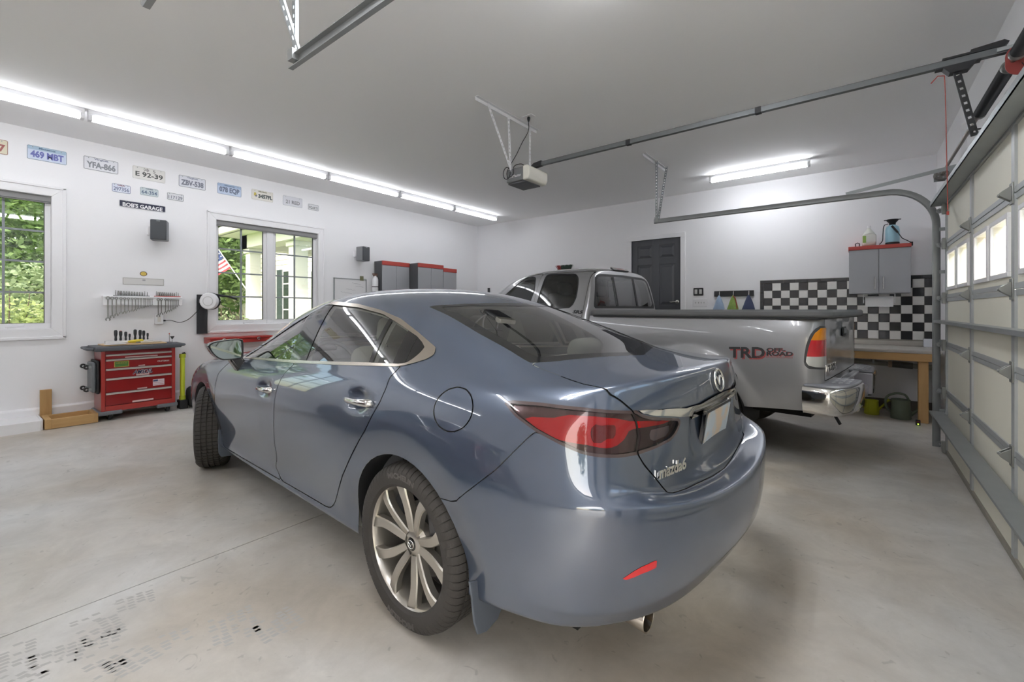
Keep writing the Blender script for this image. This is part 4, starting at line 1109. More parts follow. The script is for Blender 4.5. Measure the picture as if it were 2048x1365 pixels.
    for of, mm, dz in ((.0012, M_dr, 2.5), (.002, M_dk, 0)):
        decal('TRD', (1458 + dz, 705 + dz), (1530 + dz, 706 + dz), 0, .125, mm, of, bold=.004)
        decal('OFF-', (1533 + dz / 2, 700 + dz / 2), (1571 + dz / 2, 700.5 + dz / 2), 0, .042, mm, of, bold=.002)
        decal('ROAD', (1533 + dz / 2, 707.6 + dz / 2), (1586 + dz / 2, 708.2 + dz / 2), 0, .045, mm, of, bold=.002)
    decal('TOYOTA RACING DEVELOPMENT', (1511, 713.5), (1586, 716), 0, .022, M_dr, .002)
    # wheel wells
    for ax in (AX, AX + 3.26):
        for sd in (1, -1):
            n = 24; P3 = []; pp = []
            for k in range(n + 1):
                a = math.radians(-10 + 200 * k / n); px, pz = ax + .462 * math.cos(a), .385 + .462 * math.sin(a); pp.append((px, pz))
                P3 += [(px, sd * .955, pz), (px, sd * .5, pz)]
            MB().grid(P3, n + 1, 2, flip=sd > 0).build('wheel_well', M_blackp, root, smooth=60)
            MB().prism(pp, sd * .48, sd * .5, 'XZ').build('well_panel', M_dark, root)
    MB().box(.1, 5.0, -.70, .70, .42, .55).build('chassis', M_dark, root)
    # tonneau lid
    MB().prism(rrect(2.235, 1.885, .13, 6, 1.04, 0), 1.246, 1.312, 'XY').build('tonneau_cover', M_tonneau, root, bevel=.022, seg=4)
    MB().prism(rrect(2.17, 1.87, .10, 6, 1.05, 0), 1.235, 1.250, 'XY').build('tonneau_seal', M_blackp, root)
    # ---- cab and nose
    nf = 6
    fy = [0, .2, .4, .6, .76, .86]
    def frn(xc, z0, z1, k, d): return [(xc - d * (v / .86) ** 3, v * k, z0 + (z1 - z0) * (v / .86) ** 2) for v in fy]
    lev = [.47, .58, .78, .98, 1.10, 1.215]
    sx = [4.95, 4.62, 4.26, 3.95, 3.45, 3.05, 2.60, 2.34, 2.25]
    ysd = [.86, .905, .925, .925, .91, .885]
    zf = {0: .50, 1: .58, 2: .75, 3: .92, 4: 1.00, 5: 1.06}
    rings = []
    for j in range(6):
        zz = lambda x: float(np.interp(x, [2.2, 3.45, 4.0, 4.5, 5.0], [lev[j], lev[j], lev[j] - (lev[j] - zf[j]) * .35 if j > 2 else lev[j], zf[j] + (.02 if j > 3 else 0), zf[j]]))
        r = frn([5.30, 5.36, 5.38, 5.36, 5.33, 5.25][j], zf[j] - .02, zf[j], 1.0 if j < 4 else .97, .30)
        r += [(x, ysd[j] - (.02 if x > 4.8 else 0) - (.01 if x < 2.3 else 0), zz(x)) for x in sx]
        r += [(2.195, ysd[j] - .05, lev[j]), (2.17, ysd[j] - .15, lev[j]), (2.165, .56, lev[j]), (2.16, .38, lev[j]), (2.158, .19, lev[j]), (2.157, 0, lev[j])]
        rings.append(r)
    rows = [
        [(5.0, .72, 1.085), (5.03, .55, 1.10), (5.05, .36, 1.11), (5.06, .18, 1.115), (5.06, 0, 1.117)],
        [(4.66, .74, 1.12), (4.69, .57, 1.135), (4.71, .38, 1.145), (4.72, .19, 1.15), (4.72, 0, 1.152)],
        [(4.24, .81, 1.19), (4.28, .72, 1.20), (4.36, .53, 1.205), (4.43, .28, 1.21), (4.45, 0, 1.212)],
        [(3.92, .815, 1.37), (3.86, .745, 1.55), (3.89, .64, 1.60), (3.96, .35, 1.65), (3.98, 0, 1.66)],
        [(3.43, .815, 1.45), (3.42, .735, 1.70), (3.42, .645, 1.78), (3.45, .36, 1.82), (3.46, 0, 1.825)],
        [(3.05, .815, 1.46), (3.05, .735, 1.735), (3.05, .645, 1.815), (3.05, .36, 1.852), (3.05, 0, 1.857)],
        [(2.60, .812, 1.46), (2.60, .73, 1.738), (2.60, .64, 1.815), (2.60, .36, 1.85), (2.60, 0, 1.855)],
        [(2.335, .80, 1.46), (2.34, .715, 1.725), (2.35, .63, 1.80), (2.36, .35, 1.832), (2.36, 0, 1.838)],
        [(2.225, .785, 1.44), (2.245, .70, 1.68), (2.265, .61, 1.765), (2.275, .34, 1.80), (2.28, 0, 1.806)]]
    cage = grid_cage(rings, rows, nf, len(sx), [('ring', 0, 0, 40, 1.0), ('ring', 5, 8, 14, .35), ('row', 3, 0, 6, .7), ('row', 9, 0, 6, .35)])
    V, F = half_shell(cage, 3)
    x, y, z = V.T; r = np.hypot(x - AX - 3.26, z - .385)
    V2 = V.copy(); V2[:, 1] += .028 * smoothstep(.62, .50, r) * smoothstep(.6, .8, y)
    nV = len(V2); cbv = BVHTree.FromPolygons([tuple(v) for v in V2] + [(v[0], -v[1], v[2]) for v in V2], F + [tuple(i + nV for i in f[::-1]) for f in F])
    def rcc(pts):
        out = []
        for px, py in pts:
            o, d = car_ray(fr, px, py); h = cbv.ray_cast(Vector(o), Vector(d).normalized())
            if h[0] is not None: out.append(np.array(h[0]))
        return np.array(out)
    s = Shell(V2, F)
    for i in range(len(s.V)):
        if abs(s.V[i][1]) < 1e-6: s.N[i][1] = 0
    s.cut('body', 'hole', lambda P: np.hypot(P[:, 0] - AX - 3.26, P[:, 2] - .385) - .46, lambda P, N: P[:, 1] > .6)
    S2 = lambda P: P[:, [0, 2]]
    sN = lambda P, N: (P[:, 1] > .5)
    # side windows: traced on the photo, lower ends (hidden by the sedan) completed level
    w_r = [tuple(p) for p in S2(rcc([(1090,556),(1094,550),(1102,548),(1147,547.5),(1154,549.5),(1157.5,556),(1157.6,566),(1156,580),(1153,596),(1147,609),(1139,616.5)]))] + [(3.0, 1.30), (3.0, 1.40)]
    p1 = sdist(w_r)
    w_f = [tuple(p) for p in S2(rcc([(997,584.5),(1015,568),(1034,558),(1055,554),(1069,553),(1073,557),(1070,580)]))] + [(3.13, 1.30), (3.95, 1.27)]
    p2 = sdist(w_f)
    for p, nm in ((p1, 'rear'), (p2, 'front')):
        s.cut('body', 'rub', lambda P, p=p: p(S2(P)), sN); s.cut('rub', 'w_' + nm, lambda P, p=p: p(S2(P)) + .014, sN)
    # back window
    bw = rcc([(1189,617),(1187.5,612),(1189.5,556),(1193,550),(1200,548)])
    Y2 = lambda P: P[:, [1, 2]]
    zt = bw[-1][2]; pw = sdist([tuple(p) for p in Y2(bw)] + [(0, zt + .012), (-.3, zt + .012), (-.3, bw[0][2])])
    bk = lambda P, N: (N[:, 0] < -.45)
    s.cut('body', 'brub', lambda P: pw(Y2(P)), bk); s.cut('brub', 'bg', lambda P: pw(Y2(P)) + .028, bk)
    s.cut('bg', 'bslide', lambda P: P[:, 1] - .245); s.cut('bg', 'bbar', lambda P: P[:, 1] - .262); s.cut('bslide', 'bslide_f', lambda P: .225 - P[:, 1])
    ps = sdist([(4.40, -.3), (4.36, .3), (4.22, .70), (4.17, .755), (3.95, .70), (3.55, .63), (3.52, .55), (3.55, .3), (3.55, -.3)])
    s.cut('body', 'scr', lambda P: ps(P[:, :2]), lambda P, N: (N[:, 2] > .3) & (P[:, 2] > 1.17))
    # doors
    seam = rcc([(1179,540),(1180.5,566),(1176,606),(1171,628)]); g = .003
    xs_ = seam[:, 0].mean()
    drp = [(xs_, 1.765), (xs_, .56), (2.45, .52), (3.06, .52), (3.06, 1.3), (3.02, 1.775)]
    dfp = [(3.06, 1.3), (3.06, .52), (3.95, .52), (4.02, .7), (4.02, 1.18), (3.93, 1.36), (3.60, 1.66), (3.40, 1.755), (3.02, 1.775)]
    pa, pb_ = sdist(drp), sdist(dfp); dl = lambda P, N: (P[:, 1] > .55) & (P[:, 0] > 2.2)
    for nm in ('body', 'rub'):
        s.cut(nm, 'dr' if nm == 'body' else 'rub', lambda P: pa(S2(P)) + g, dl) if nm == 'body' else None
    s.cut('body', 'gap', lambda P: pa(S2(P)) - g, dl); s.cut('body', 'df', lambda P: pb_(S2(P)) + g, dl); s.cut('body', 'gap', lambda P: pb_(S2(P)) - g, dl)
    B = s.build
    B('body', 'cab', M_silver, root); stuff(B('gap', 'door_gaps', M_gap, root, off=-.006))
    B(['body', 'dr', 'df', 'rub', 'brub'], 'cab_liner', mat('cab_lining', '77756f', .9), root, off=-.03, flip=True)
    for sd in (1, -1):
        a = B('dr', 'rear_door', M_silver, root, side=sd); b = B('df', 'front_door', M_silver, root, side=sd)
        B('rub', 'window_rubber', M_blackp, root, side=sd)
        B('w_rear', 'rear_side_glass', M_tglass, a, side=sd, off=-.004); B('w_front', 'front_side_glass', M_tglass2, b, side=sd, off=-.004)
        # chrome pull handles
        for hx, par in ((3.14, b),):
            MB().prism(rrect(.16, .055, .015), .0, .008, 'XY', basis((hx + .07, sd * .923, 1.06), (-sd, 0, 0), (0, 0, 1))).build('door_handle', M_chrome, par, bevel=.004)
        MB().prism(rrect(.13, .055, .015), .0, .008, 'XY', basis((2.94, sd * .923, 1.06), (-sd, 0, 0), (0, 0, 1))).build('door_handle', M_chrome, a, bevel=.004)
        rbox(.10, .22, .20, .04, (3.98, sd * 1.02, 1.30)).build('door_mirror', M_blackp, root, smooth=60)
    B('brub', 'back_window_rubber', M_blackp, root); [B(['bg'], 'back_glass', M_tglass, root, off=-.003, side=q) for q in (1, -1)]; B(['bslide'], 'sliding_glass', M_tglass, root, off=-.001)
    [B(['bbar', 'bslide_f'], 'slider_frame', M_blackp, root, off=.004, side=q) for q in (1, -1)]; B('scr', 'windscreen', M_tglass2, root)
    # third brake lamp on the roof edge
    P = rcc([(1248, 543.5)])[0]; h = cbv.find_nearest(Vector(P)); nrm = h[1]
    ex = Vector((0, -1, 0)); ex = (ex - nrm * ex.dot(nrm)).normalized(); T = basis(Vector((P[0], 0, P[2] + .012)) + nrm * .001, (0, -1, 0), Vector((0, -1, 0)).cross(Vector((nrm.x, 0, nrm.z)).normalized()) * -1)
    T = basis(Vector((P[0] + .004, 0, P[2] + .018)), (0, -1, 0), Vector((-nrm.z * -1, 0, -nrm.x)).normalized())
    cl = MB().prism(rrect(.38, .065, .018), -.01, .006, 'XY', T).build('third_brake_lamp', mat('lamp_bezel', '3b3c3e', .4), root, bevel=.003)
    MB().prism(rrect(.17, .045, .006), .006, .009, 'XY', T).build('brake_lens', mat('third_red', 'b98080', .15, coat=1.0), cl)
    for q in (-1, 1): MB().prism(rrect(.085, .045, .006, cx=q * .132), .006, .009, 'XY', T).build('cargo_lens', mat('cargo_clear', 'd6d6d2', .1, .2), cl)
    # badge on the cab corner
    P = rcc([(1146, 624), (1166, 625)])
    if len(P) == 2:
        mid = Vector((P[0] + P[1]) / 2); ex = Vector(P[1] - P[0]).normalized(); nb = cbv.find_nearest(mid)[1]; ey = nb.cross(ex).normalized()
        text_mb('SR5', .055, .0015, basis(mid + nb * .003, ex, ey, nb), width=(P[1] - P[0]).dot(np.array(ex)), bold=.002, shear=.2).build('badge', M_blackp, root)
    # ---- rear bumper
    def face(y0, y1, z0, z1, x_out, nm, wrap):
        path = ([(.11, .925), (-.02, .93), (-.10, .915), (-.155, .86)] if wrap else []) + [(x_out + .02, y0 if not wrap else .72), (x_out, (y0 + y1) / 2 if not wrap else .52), (x_out, y1)]
        pts = spline(path, 4)
        return pts
    for sd in (1, -1):
        pts = spline([(.115, .930), (.0, .942), (-.075, .935), (-.135, .885), (-.175, .76), (-.195, .56), (-.20, .37)], 4)
        prof = [(0, .705), (.012, .695), (.016, .66), (.014, .60), (.004, .52), (-.012, .495), (-.04, .49)]
        vs = []; n = len(pts)
        for i, (px, py) in enumerate(pts):
            a = pts[max(i - 1, 0)]; b = pts[min(i + 1, n - 1)]; t = Vector((b[0] - a[0], b[1] - a[1], 0)).normalized(); nn = Vector((t.y, -t.x, 0)) * (1 if True else -1)
            if nn.dot(Vector((px - .6, py - .1, 0))) < 0: nn = -nn
            for o, zz in prof: vs.append((px + nn.x * o, sd * (py + nn.y * o), zz))
        bm_ = MB().grid(vs, n, len(prof), flip=sd < 0)
        bo = bm_.build('bumper_end', M_chrome, root, smooth=50)
        # step pad
        pad = [(px + .0, py) for px, py in pts] ; pad = [(px, sd * py) for px, py in pad] + [(.0, sd * .37), (.0, sd * .80), (.06, sd * .88)]
        if sd < 0: pad = pad[::-1]
        MB().prism(pad, .70, .728, 'XY').build('step_pad', mat('pad_grey', '73757c', .5, bump=.2, bscale=40), bo, bevel=.012, seg=3)
        for k in range(3):
            for q in range(3): MB().cbox((-.055 - .045 * q, sd * (.46 + .12 * k), .7295), (.02, .085, .004)).build('grip_bar', mat('pad_light', '8d8f96', .5), bo)
        MB().box(-.20, -.02, sd * .355 - .012, sd * .355 + .012, .50, .705).build('pocket_side', mat('bumper_paint', 'a9a9b2', .3, .7), bo, bevel=.008)
    c_ = MB().box(-.17, -.02, -.345, .345, .50, .60).build('bumper_centre', MATS['bumper_paint'], root, bevel=.02, seg=3)
    MB().box(-.06, -.01, -.345, .345, .60, .70).build('pocket_back', MATS['bumper_paint'], c_)
    MB().box(-.10, -.05, -.33, .33, .70, .725).build('centre_pad', MATS['pad_grey'], c_, bevel=.008)
    h_ = MB().box(-.12, .25, -.035, .035, .40, .47).build('tow_hitch', M_blackp, root, bevel=.004)
    MB().box(-.135, -.12, -.04, .04, .395, .475).build('hitch_cap', mat('hitch_white', 'd9cfc4', .5), h_)
    MB().cyl((-.02, -.55, .45), (-.02, .55, .45), .03, 12).build('hitch_tube', M_blackp, h_, smooth=60)
    MB().tube([(.05, .55, .50), (-.03, .53, .44), (-.07, .52, .36)], .012, 8).build('tie_bar', M_blackp, h_)
    # wheels
    t = tyre_mb(.385, .265, .205, 48).xf(Matrix.Identity(4))
    rim = MB().lathe([(.205, -.12), (.195, -.10), (.19, .06), (.2, .10), (.21, .11), (.205, .09), (.15, .07), (.09, .075), (.08, .09), (0, .095)], 40).xf(MY)
    w0 = rim.build('wheel', M_alloy, root, smooth=40); t.build('tyre', M_rub, w0, smooth=30); w0.location = (AX, .80, .384)
    for (a, b, rz) in ((AX, -.80, PI), (AX + 3.26, .80, 0), (AX + 3.26, -.80, PI)):
        d = dup(w0); d.parent = root; d.location = (a, b, .384); d.rotation_euler = (0, 0, rz)
    # cab inside
    for yy in (.40, -.40):
        st = rbox(.5, .52, .18, .06, (3.25, yy, .95)).build('front_seat', M_cloth, root, smooth=60)
        rbox(.16, .52, .62, .06).xf(Matrix.Translation((2.98, yy, 1.22)) @ Matrix.Rotation(math.radians(-14), 4, 'Y')).build('seat_back', M_cloth, st, smooth=60)
        rbox(.11, .27, .19, .05).xf(Matrix.Translation((2.89, yy, 1.58))).build('headrest', mat('dark_cloth', '3c3c3b', .9), st, smooth=60)
    st = rbox(.35, 1.3, .15, .05, (2.60, 0, .95)).build('rear_seat', M_cloth, root, smooth=60)
    rbox(.14, 1.3, .45, .05).xf(Matrix.Translation((2.40, 0, 1.15))).build('seat_back', MATS['dark_cloth'], st, smooth=60)
    rbox(.45, 1.5, .22, .08, (4.05, 0, 1.10)).build('dashboard', M_cabin, root, smooth=60)
    T = Matrix.Translation((3.70, .40, 1.20)) @ Matrix.Rotation(math.radians(-62), 4, 'Y')
    MB().tube([T @ Vector((.19 * math.cos(a), .19 * math.sin(a), 0)) for a in np.linspace(0, 2 * PI, 28, endpoint=False)], .014, 8, closed=True).build('steering_wheel', M_blackp, root, smooth=60)
    MB().box(2.25, 4.3, -.80, .80, .55, .60).build('cab_floor', M_cabin, root)
    MB().tube([(4.3, -.80, 1.1), (4.25, -.81, 1.9)], .003, 6).build('antenna', M_blackp, root)
    return root
trk = truck()
# ---------------------------------------------------------------- sectional overhead door, tracks, spring, opener
M_galv = mat('galvanised', 'a3a8a9', 0.42, 0.7, var=0.10, vscale=9)
M_galvd = mat('galvanised_dark', '9a9d9d', 0.42, 0.55, var=0.12, vscale=9)
M_cream = mat('cream_door_skin', 'ebe8d8', 0.5, var=0.03, vscale=3)
M_stile = mat('painted_stile', 'b3b7b8', 0.4, 0.3)
DY1, DY0 = -2.05, -6.60
SEC = [0.0, .54, .975, 1.405, 1.90, 2.27]
STL = [DY1, -3.20, -4.28, -5.40, DY0]
def overhead_door(y_off, label):
    root = thing('overhead_door', label, 'garage door', (XD, y_off, 0.012))
    shapes = {}
    def pan(y0, y1, z0, z1, nm, m_, x0=0.008, x1=.05, par=root):
        return MB().box(x0, x1, y0, y1, z0, z1).build(nm, m_, par)
    for i in range(5):
        z0, z1 = SEC[i] + .022, SEC[i + 1] - .022
        for k in range(4):
            ya, yb = STL[k + 1] + .028, STL[k] - .028
            if i != 3: pan(ya, yb, z0, z1, 'panel', M_cream); continue
            # glazed section: cream skin round two lights
            w = (yb - ya); lights = []
            for q in range(2):
                c = ya + w * (.27 + .46 * q); lights.append((c - w * .175, c + w * .175))
            zz0, zz1 = z0 + .075, z1 - .085
            m = MB().box(.008, .05, ya, yb, z0, zz0).box(.008, .05, ya, yb, zz1, z1)
            m.box(.008, .05, ya, lights[0][0], zz0, zz1).box(.008, .05, lights[0][1], lights[1][0], zz0, zz1).box(.008, .05, lights[1][1], yb, zz0, zz1)
            p = m.build('panel', M_cream, root)
            for (a, b) in lights:
                m = MB()
                for (c0, c1, d0, d1) in ((a - .028, b + .028, zz1, zz1 + .028), (a - .028, b + .028, zz0 - .028, zz0), (a - .028, a, zz0, zz1), (b, b + .028, zz0, zz1)): m.box(-.006, .012, c0, c1, d0, d1)
                m.build('light_frame', M_vinyl, p, bevel=.003)
                MB().box(.0, .003, a, b, zz0, zz1).build('pane', glass_mat('door_light_glass', (.97, .98, .97), 0, .3), p)
    for i in range(5):
        for k, y in enumerate(STL):
            a, b = (y - .055, y) if k == 0 else ((y, y + .055) if k == 4 else (y - .028, y + .028))
            MB().box(-.004, .03, a, b, SEC[i] + .004, SEC[i + 1] - .004).build('stile', M_stile, root)
    for i in range(1, 5):
        for k in range(4):
            MB().box(.0, .03, STL[k + 1] + .028, STL[k] - .028, SEC[i] + .002, SEC[i] + .032).build('rail', M_stile, root)
            MB().box(.002, .03, STL[k + 1] + .028, STL[k] - .028, SEC[i] - .032, SEC[i] - .002).build('rail', M_stile, root)
    # hinges
    def hinge(y, z):
        m = MB().prism([(-.028, -.055), (.028, -.055), (.028, .055), (-.028, .055)], -.012, -.004, 'YZ')
        m.prism([(-.035, .004), (-.012, .004), (-.003, .038), (-.003, .05), (-.05, .0)] and [(-.05, -.012), (-.05, .012), (-.012, .04), (-.012, -.04)], -.02, -.016, 'XZ')
        m.prism([(-.05, -.012), (-.05, .012), (-.012, .04), (-.012, -.04)], .016, .02, 'XZ')
        m.cyl((-.046, -.024, 0), (-.046, .026, 0), .009, 8)
        h = m.build('hinge', mat('hinge_steel', '9a9c98', .4, .7), root, bevel=.002); h.location = (0, y, z)
    for i in range(1, 5):
        for y in STL[1:4]: hinge(y, SEC[i])
    for i, z in enumerate(SEC[:-1] + [2.22]):
        for y, sg in ((STL[0], 1), (STL[4], -1)):
            z_ = z + (.05 if i == 0 else 0)
            m = MB().prism([(-.05, -.05), (.0, -.05), (.035, -.012), (.035, .012), (0, .05), (-.05, .05)], -.03, -.006, 'YZ')
            if sg < 0: m.v = [(a, -b, c) for a, b, c in m.v]; m.f = [f[::-1] for f in m.f]
            b_ = m.build('roller_bracket', MATS['hinge_steel'], root, bevel=.002); b_.location = (0, y - .02 * sg, z_)
            r_ = MB().cyl((-.035, 0, 0), (-.035, sg * .075, 0), .005, 8); r_.cyl((-.035, sg * .075, 0), (-.035, sg * .10, 0), .022, 14); r_ = r_.build('roller', M_galvd, b_, smooth=40)
    # bottom seal, struts
    MB().box(-.006, .05, DY0, DY1, -.008, .022).build('bottom_seal', mat('seal_grey', '8e8a80', .7), root)
    def strut(z, d, h, nm='strut', down=True):
        m = MB().box(-d, -.005, DY0 + .02, DY1 + .07, z, z + .004).box(-d, -d + .004, DY0 + .02, DY1 + .07, z - (h if down else 0), z + (.0 if down else h)).box(-.012, -.005, DY0 + .02, DY1 + .0, z - .03, z + .0)
        m.build(nm, M_galv, root)
    strut(1.20, .075, .022); strut(.345, .105, .012)
    m = MB().box(-.10, -.004, DY0 + .02, DY1 + .06, 2.262, 2.267).box(-.10, -.095, DY0 + .02, DY1 + .06, 2.262, 2.30); m.build('strut', M_galv, root)
    MB().box(-.006, .05, DY0, DY1, 2.25, 2.262).build('top_rail', M_stile, root)
    return root
od1 = overhead_door(0.0, 'wide cream sectional overhead door with white-framed lights')
# ---- tracks
TZ = 2.475
def track(y, label, inward):
    root = thing('door_track', label, 'track', (0, y, 0))
    xv = XD - .05; R_ = .36
    path = [(xv, 0, .02), (xv, 0, 1.0), (xv, 0, TZ - R_)] + [(xv - R_ + R_ * math.cos(a), 0, TZ - R_ + R_ * math.sin(a)) for a in np.linspace(0, PI / 2, 14)[1:]] + [(6.0, 0, TZ), (4.93, 0, TZ)]
    # C-shaped channel swept in the x-z plane; section lies across it
    prof = [(-.028, -.012), (-.028, .012), (-.020, .016), (.020, .016), (.028, .010), (.028, -.012), (.025, -.012), (.025, .008), (.018, .013), (-.018, .013), (-.025, .010), (-.025, -.012)]
    m = MB(); P = [Vector(p) for p in path]; n = len(P); k = len(prof); vs = []
    for i in range(n):
        t = (P[min(i + 1, n - 1)] - P[max(i - 1, 0)]).normalized(); side = Vector((0, 1, 0)); nr = t.cross(side)
        for a, b in prof: vs.append(P[i] + nr * a + side * b * inward)
    fs = [(i * k + j, (i + 1) * k + j, (i + 1) * k + (j + 1) % k, i * k + (j + 1) % k) for i in range(n - 1) for j in range(k)] + [tuple(range(k))[::-1], tuple(range((n - 1) * k, n * k))]
    m.add(vs, fs).build('channel', M_galvd, root, smooth=35)
    # wall angle beside the vertical part with its brackets
    MB().box(XD + .02, W - .002, .03 * inward - .002, .03 * inward + .002, .05, 2.30).box(W - .006, W - .002, .03 * inward - .03, .03 * inward + .03, .05, 2.30).build('wall_angle', M_galv, root)
    for z in (.35, 1.0, 1.65, 2.05):
        MB().box(XD - .03, XD + .05, .012 * inward, .030 * inward, z, z + .03).build('bracket', M_galv, root)
    MB().box(6.95, W - .01, -.002, .002, TZ + .02, TZ + .055).xf(Matrix.Translation((6.95, 0, TZ + .03)) @ Matrix.Rotation(math.radians(-9), 4, 'Y') @ Matrix.Translation((-6.95, 0, -TZ - .03))).build('flag_angle', M_galv, root)
    # ceiling hanger of perforated angle
    def strap(a, b, nm, m_=M_galv):
        A_, B_ = Vector(a), Vector(b); L_ = (B_ - A_).length; t = (B_ - A_).normalized(); u = Vector((1, 0, 0)) if abs(t.x) < .8 else Vector((0, 1, 0)); w = t.cross(u).normalized(); u = w.cross(t)
        q = MB(); nH = max(2, int(L_ / .04)); vs, fs = [], []
        T = basis(A_, t, u, w)
        # ladder of slots: rails and rungs
        q.box(0, L_, -.016, -.006, -.0012, .0012, T).box(0, L_, .006, .016, -.0012, .0012, T).box(0, L_, -.016, -.0136, .0, .03, T)
        for i in range(nH): x0 = L_ * i / nH; q.box(x0, x0 + L_ / nH * .55, -.006, .006, -.0012, .0012, T)
        return q.build(nm, m_, root)
    strap((4.96, 0, TZ + .02), (4.96, 0, H), 'hanger_strap'); strap((4.98, .012, TZ + .03), (5.0, -.28 * inward, H - .01), 'hanger_strap')
    MB().box(4.93, 4.97, -.40, .40, H - .004, H).box(4.93, 4.934, -.40, .40, H - .035, H).build('ceiling_angle', M_fix, root)
    MB().box(4.94, 4.985, -.02, .02, TZ - .0, TZ + .05).build('clip', M_galvd, root)
    return root
track(-1.93, 'galvanised door track curving from the wall beside the tiled bench', -1)
track(-6.68, 'galvanised door track overhead hung by perforated straps, top of photo', 1)
track(-7.22, 'galvanised door track end at the top left photo edge', -1)
# ---- torsion shaft
tr = thing('torsion_spring', 'dark torsion spring and shaft above the overhead door', 'spring', (7.72, 0, 2.69))
MB().cyl((0, -6.9, 0), (0, -1.32, 0), .0125, 12).build('shaft', mat('bare_steel', '8c857d', .4, .8), tr, smooth=40)
def coil(y0, y1, nm):
    m = MB(); n = 90; pr = []
    for i in range(n + 1):
        y = y0 + (y1 - y0) * i / n; pr.append((.031 + .004 * (i % 2), y))
    m.lathe([(r, y) for r, y in pr], 18, MY); return m.build(nm, mat('oiled_spring', '4d4e50', .35, .7), tr, smooth=25)
coil(-3.95, -3.22, 'spring'); coil(-4.95, -4.16, 'spring')
for y in (-3.2, -3.97, -4.14): MB().lathe([(.013, -.02), (.03, -.02), (.036, -.008), (.036, .008), (.03, .02), (.013, .02)], 18, Matrix.Translation((0, y, 0)) @ MY).build('winding_cone', mat('cast_alloy', '8f8f8c', .4, .7), tr, smooth=40)
MB().prism(rrect(.13, .17, .06, 6), -.003, .003, 'XZ', Matrix.Translation((.035, -4.05, 0))).build('centre_bracket', mat('bracket_red', '8d3a34', .5), tr)
d_ = MB().lathe([(.013, -.035), (.05, -.035), (.056, -.028), (.05, -.02), (.05, .015), (.058, .022), (.058, .035), (.013, .035)], 24, Matrix.Translation((0, -1.42, 0)) @ MY).build('cable_drum', mat('drum_alloy', '7a7874', .5, .6), tr, smooth=40)
for k in range(5): a = 2 * PI * k / 5; MB().cyl((.033 * math.cos(a), -1.38, .033 * math.sin(a)), (.033 * math.cos(a), -1.46, .033 * math.sin(a)), .008, 8).build('drum_boss', M_galvd, d_)
MB().prism([(.06, -.12), (.10, -.12), (.10, .08), (.06, .08)], -1.36, -1.352, 'XZ').prism([(-.05, -.05), (.1, -.05), (.1, .05), (-.05, .05)], -1.352, -1.345, 'XZ').build('end_plate', M_galv, tr)
# warning tag on the wall above the door
tg = thing('warning_tag', 'orange card tag hanging under the torsion spring', 'tag', (7.80, -4.06, 2.50))
MB().prism([(-.05, -.11), (.05, -.11), (.05, .055), (.035, .075), (-.035, .075), (-.05, .055)], -.001, .001, 'YZ').build('card', mat('orange_card', 'e8951d', .6), tg)
MB().lathe([(.006, -.002), (.012, -.002), (.012, .002), (.006, .002)], 16, basis((0, 0, .055), (0, 1, 0), (0, 0, 1), (-1, 0, 0)), closed=True).build('eyelet', M_blackp, tg)
MB().tube([(.004, 0, .06), (-.02, 0, .11), (-.05, .0, .165)], .0015, 6).build('string', M_blackp, tg)
jb = MB().box(W - .04, W, -1.95, -1.84, 2.42, 3.02).build('support_block', M_trim); tag(jb, 'white wooden block fixed on the wall above the track', 'block')
# ---- opener
op = thing('door_opener', 'grey and white ceiling-hung door opener with long rail', 'door opener', (0, -4.02, 0))
MB().box(4.225, 4.455, -.155, .155, 2.60, 2.735).build('motor_housing', mat('opener_grey', '77787a', .45, .3), op, bevel=.012)
MB().box(4.23, 4.45, -.13, .13, 2.585, 2.602).build('vent_pan', mat('opener_dark', '55565a', .5), op, bevel=.004)
MB().prism([(4.44, 2.595), (4.50, 2.60), (4.52, 2.64), (4.52, 2.72), (4.49, 2.738), (4.44, 2.738)], -.165, .165, 'XZ').build('light_lens', mat('opener_lens', 'd8d6cc', .35), op, bevel=.01)
text_mb('LiftMaster', .04, .0008, basis((4.34, -.156, 2.655), (1, 0, 0), (0, 0, 1)), width=.15).build('lettering', M_vinyl, op)
rl = MB().box(4.47, 7.70, -.018, .018, 2.752, 2.788).build('rail', mat('rail_dark', '6a6d6e', .45, .5), op)
MB().box(4.50, 7.6, -.010, .010, 2.789, 2.7935).build('chain', M_blackp, rl)
for x in (5.45, 6.45): MB().box(x, x + .04, -.021, .021, 2.748, 2.792).build('rail_joint', M_blackp, rl)
MB().prism([(4.40, 2.74), (4.56, 2.75), (4.56, 2.80), (4.47, 2.79)], -.022, .022, 'XZ').build('sprocket_cover', M_blackp, op)
MB().prism([(7.55, 2.792), (7.69, 2.79), (7.71, 2.81), (7.69, 2.825), (7.56, 2.815)], -.02, .02, 'XZ').build('header_pulley', M_blackp, op)
MB().box(7.66, W - .002, -.03, .03, 2.76, 2.78).build('header_bracket', M_galv, op)
tro = MB().box(7.41, 7.60, -.022, .022, 2.742, 2.752).box(7.44, 7.58, -.022, .022, 2.79, 2.802).prism([(7.44, 2.745), (7.58, 2.745), (7.55, 2.705), (7.47, 2.705)], -.03, .03, 'XZ').build('trolley', M_blackp, op)
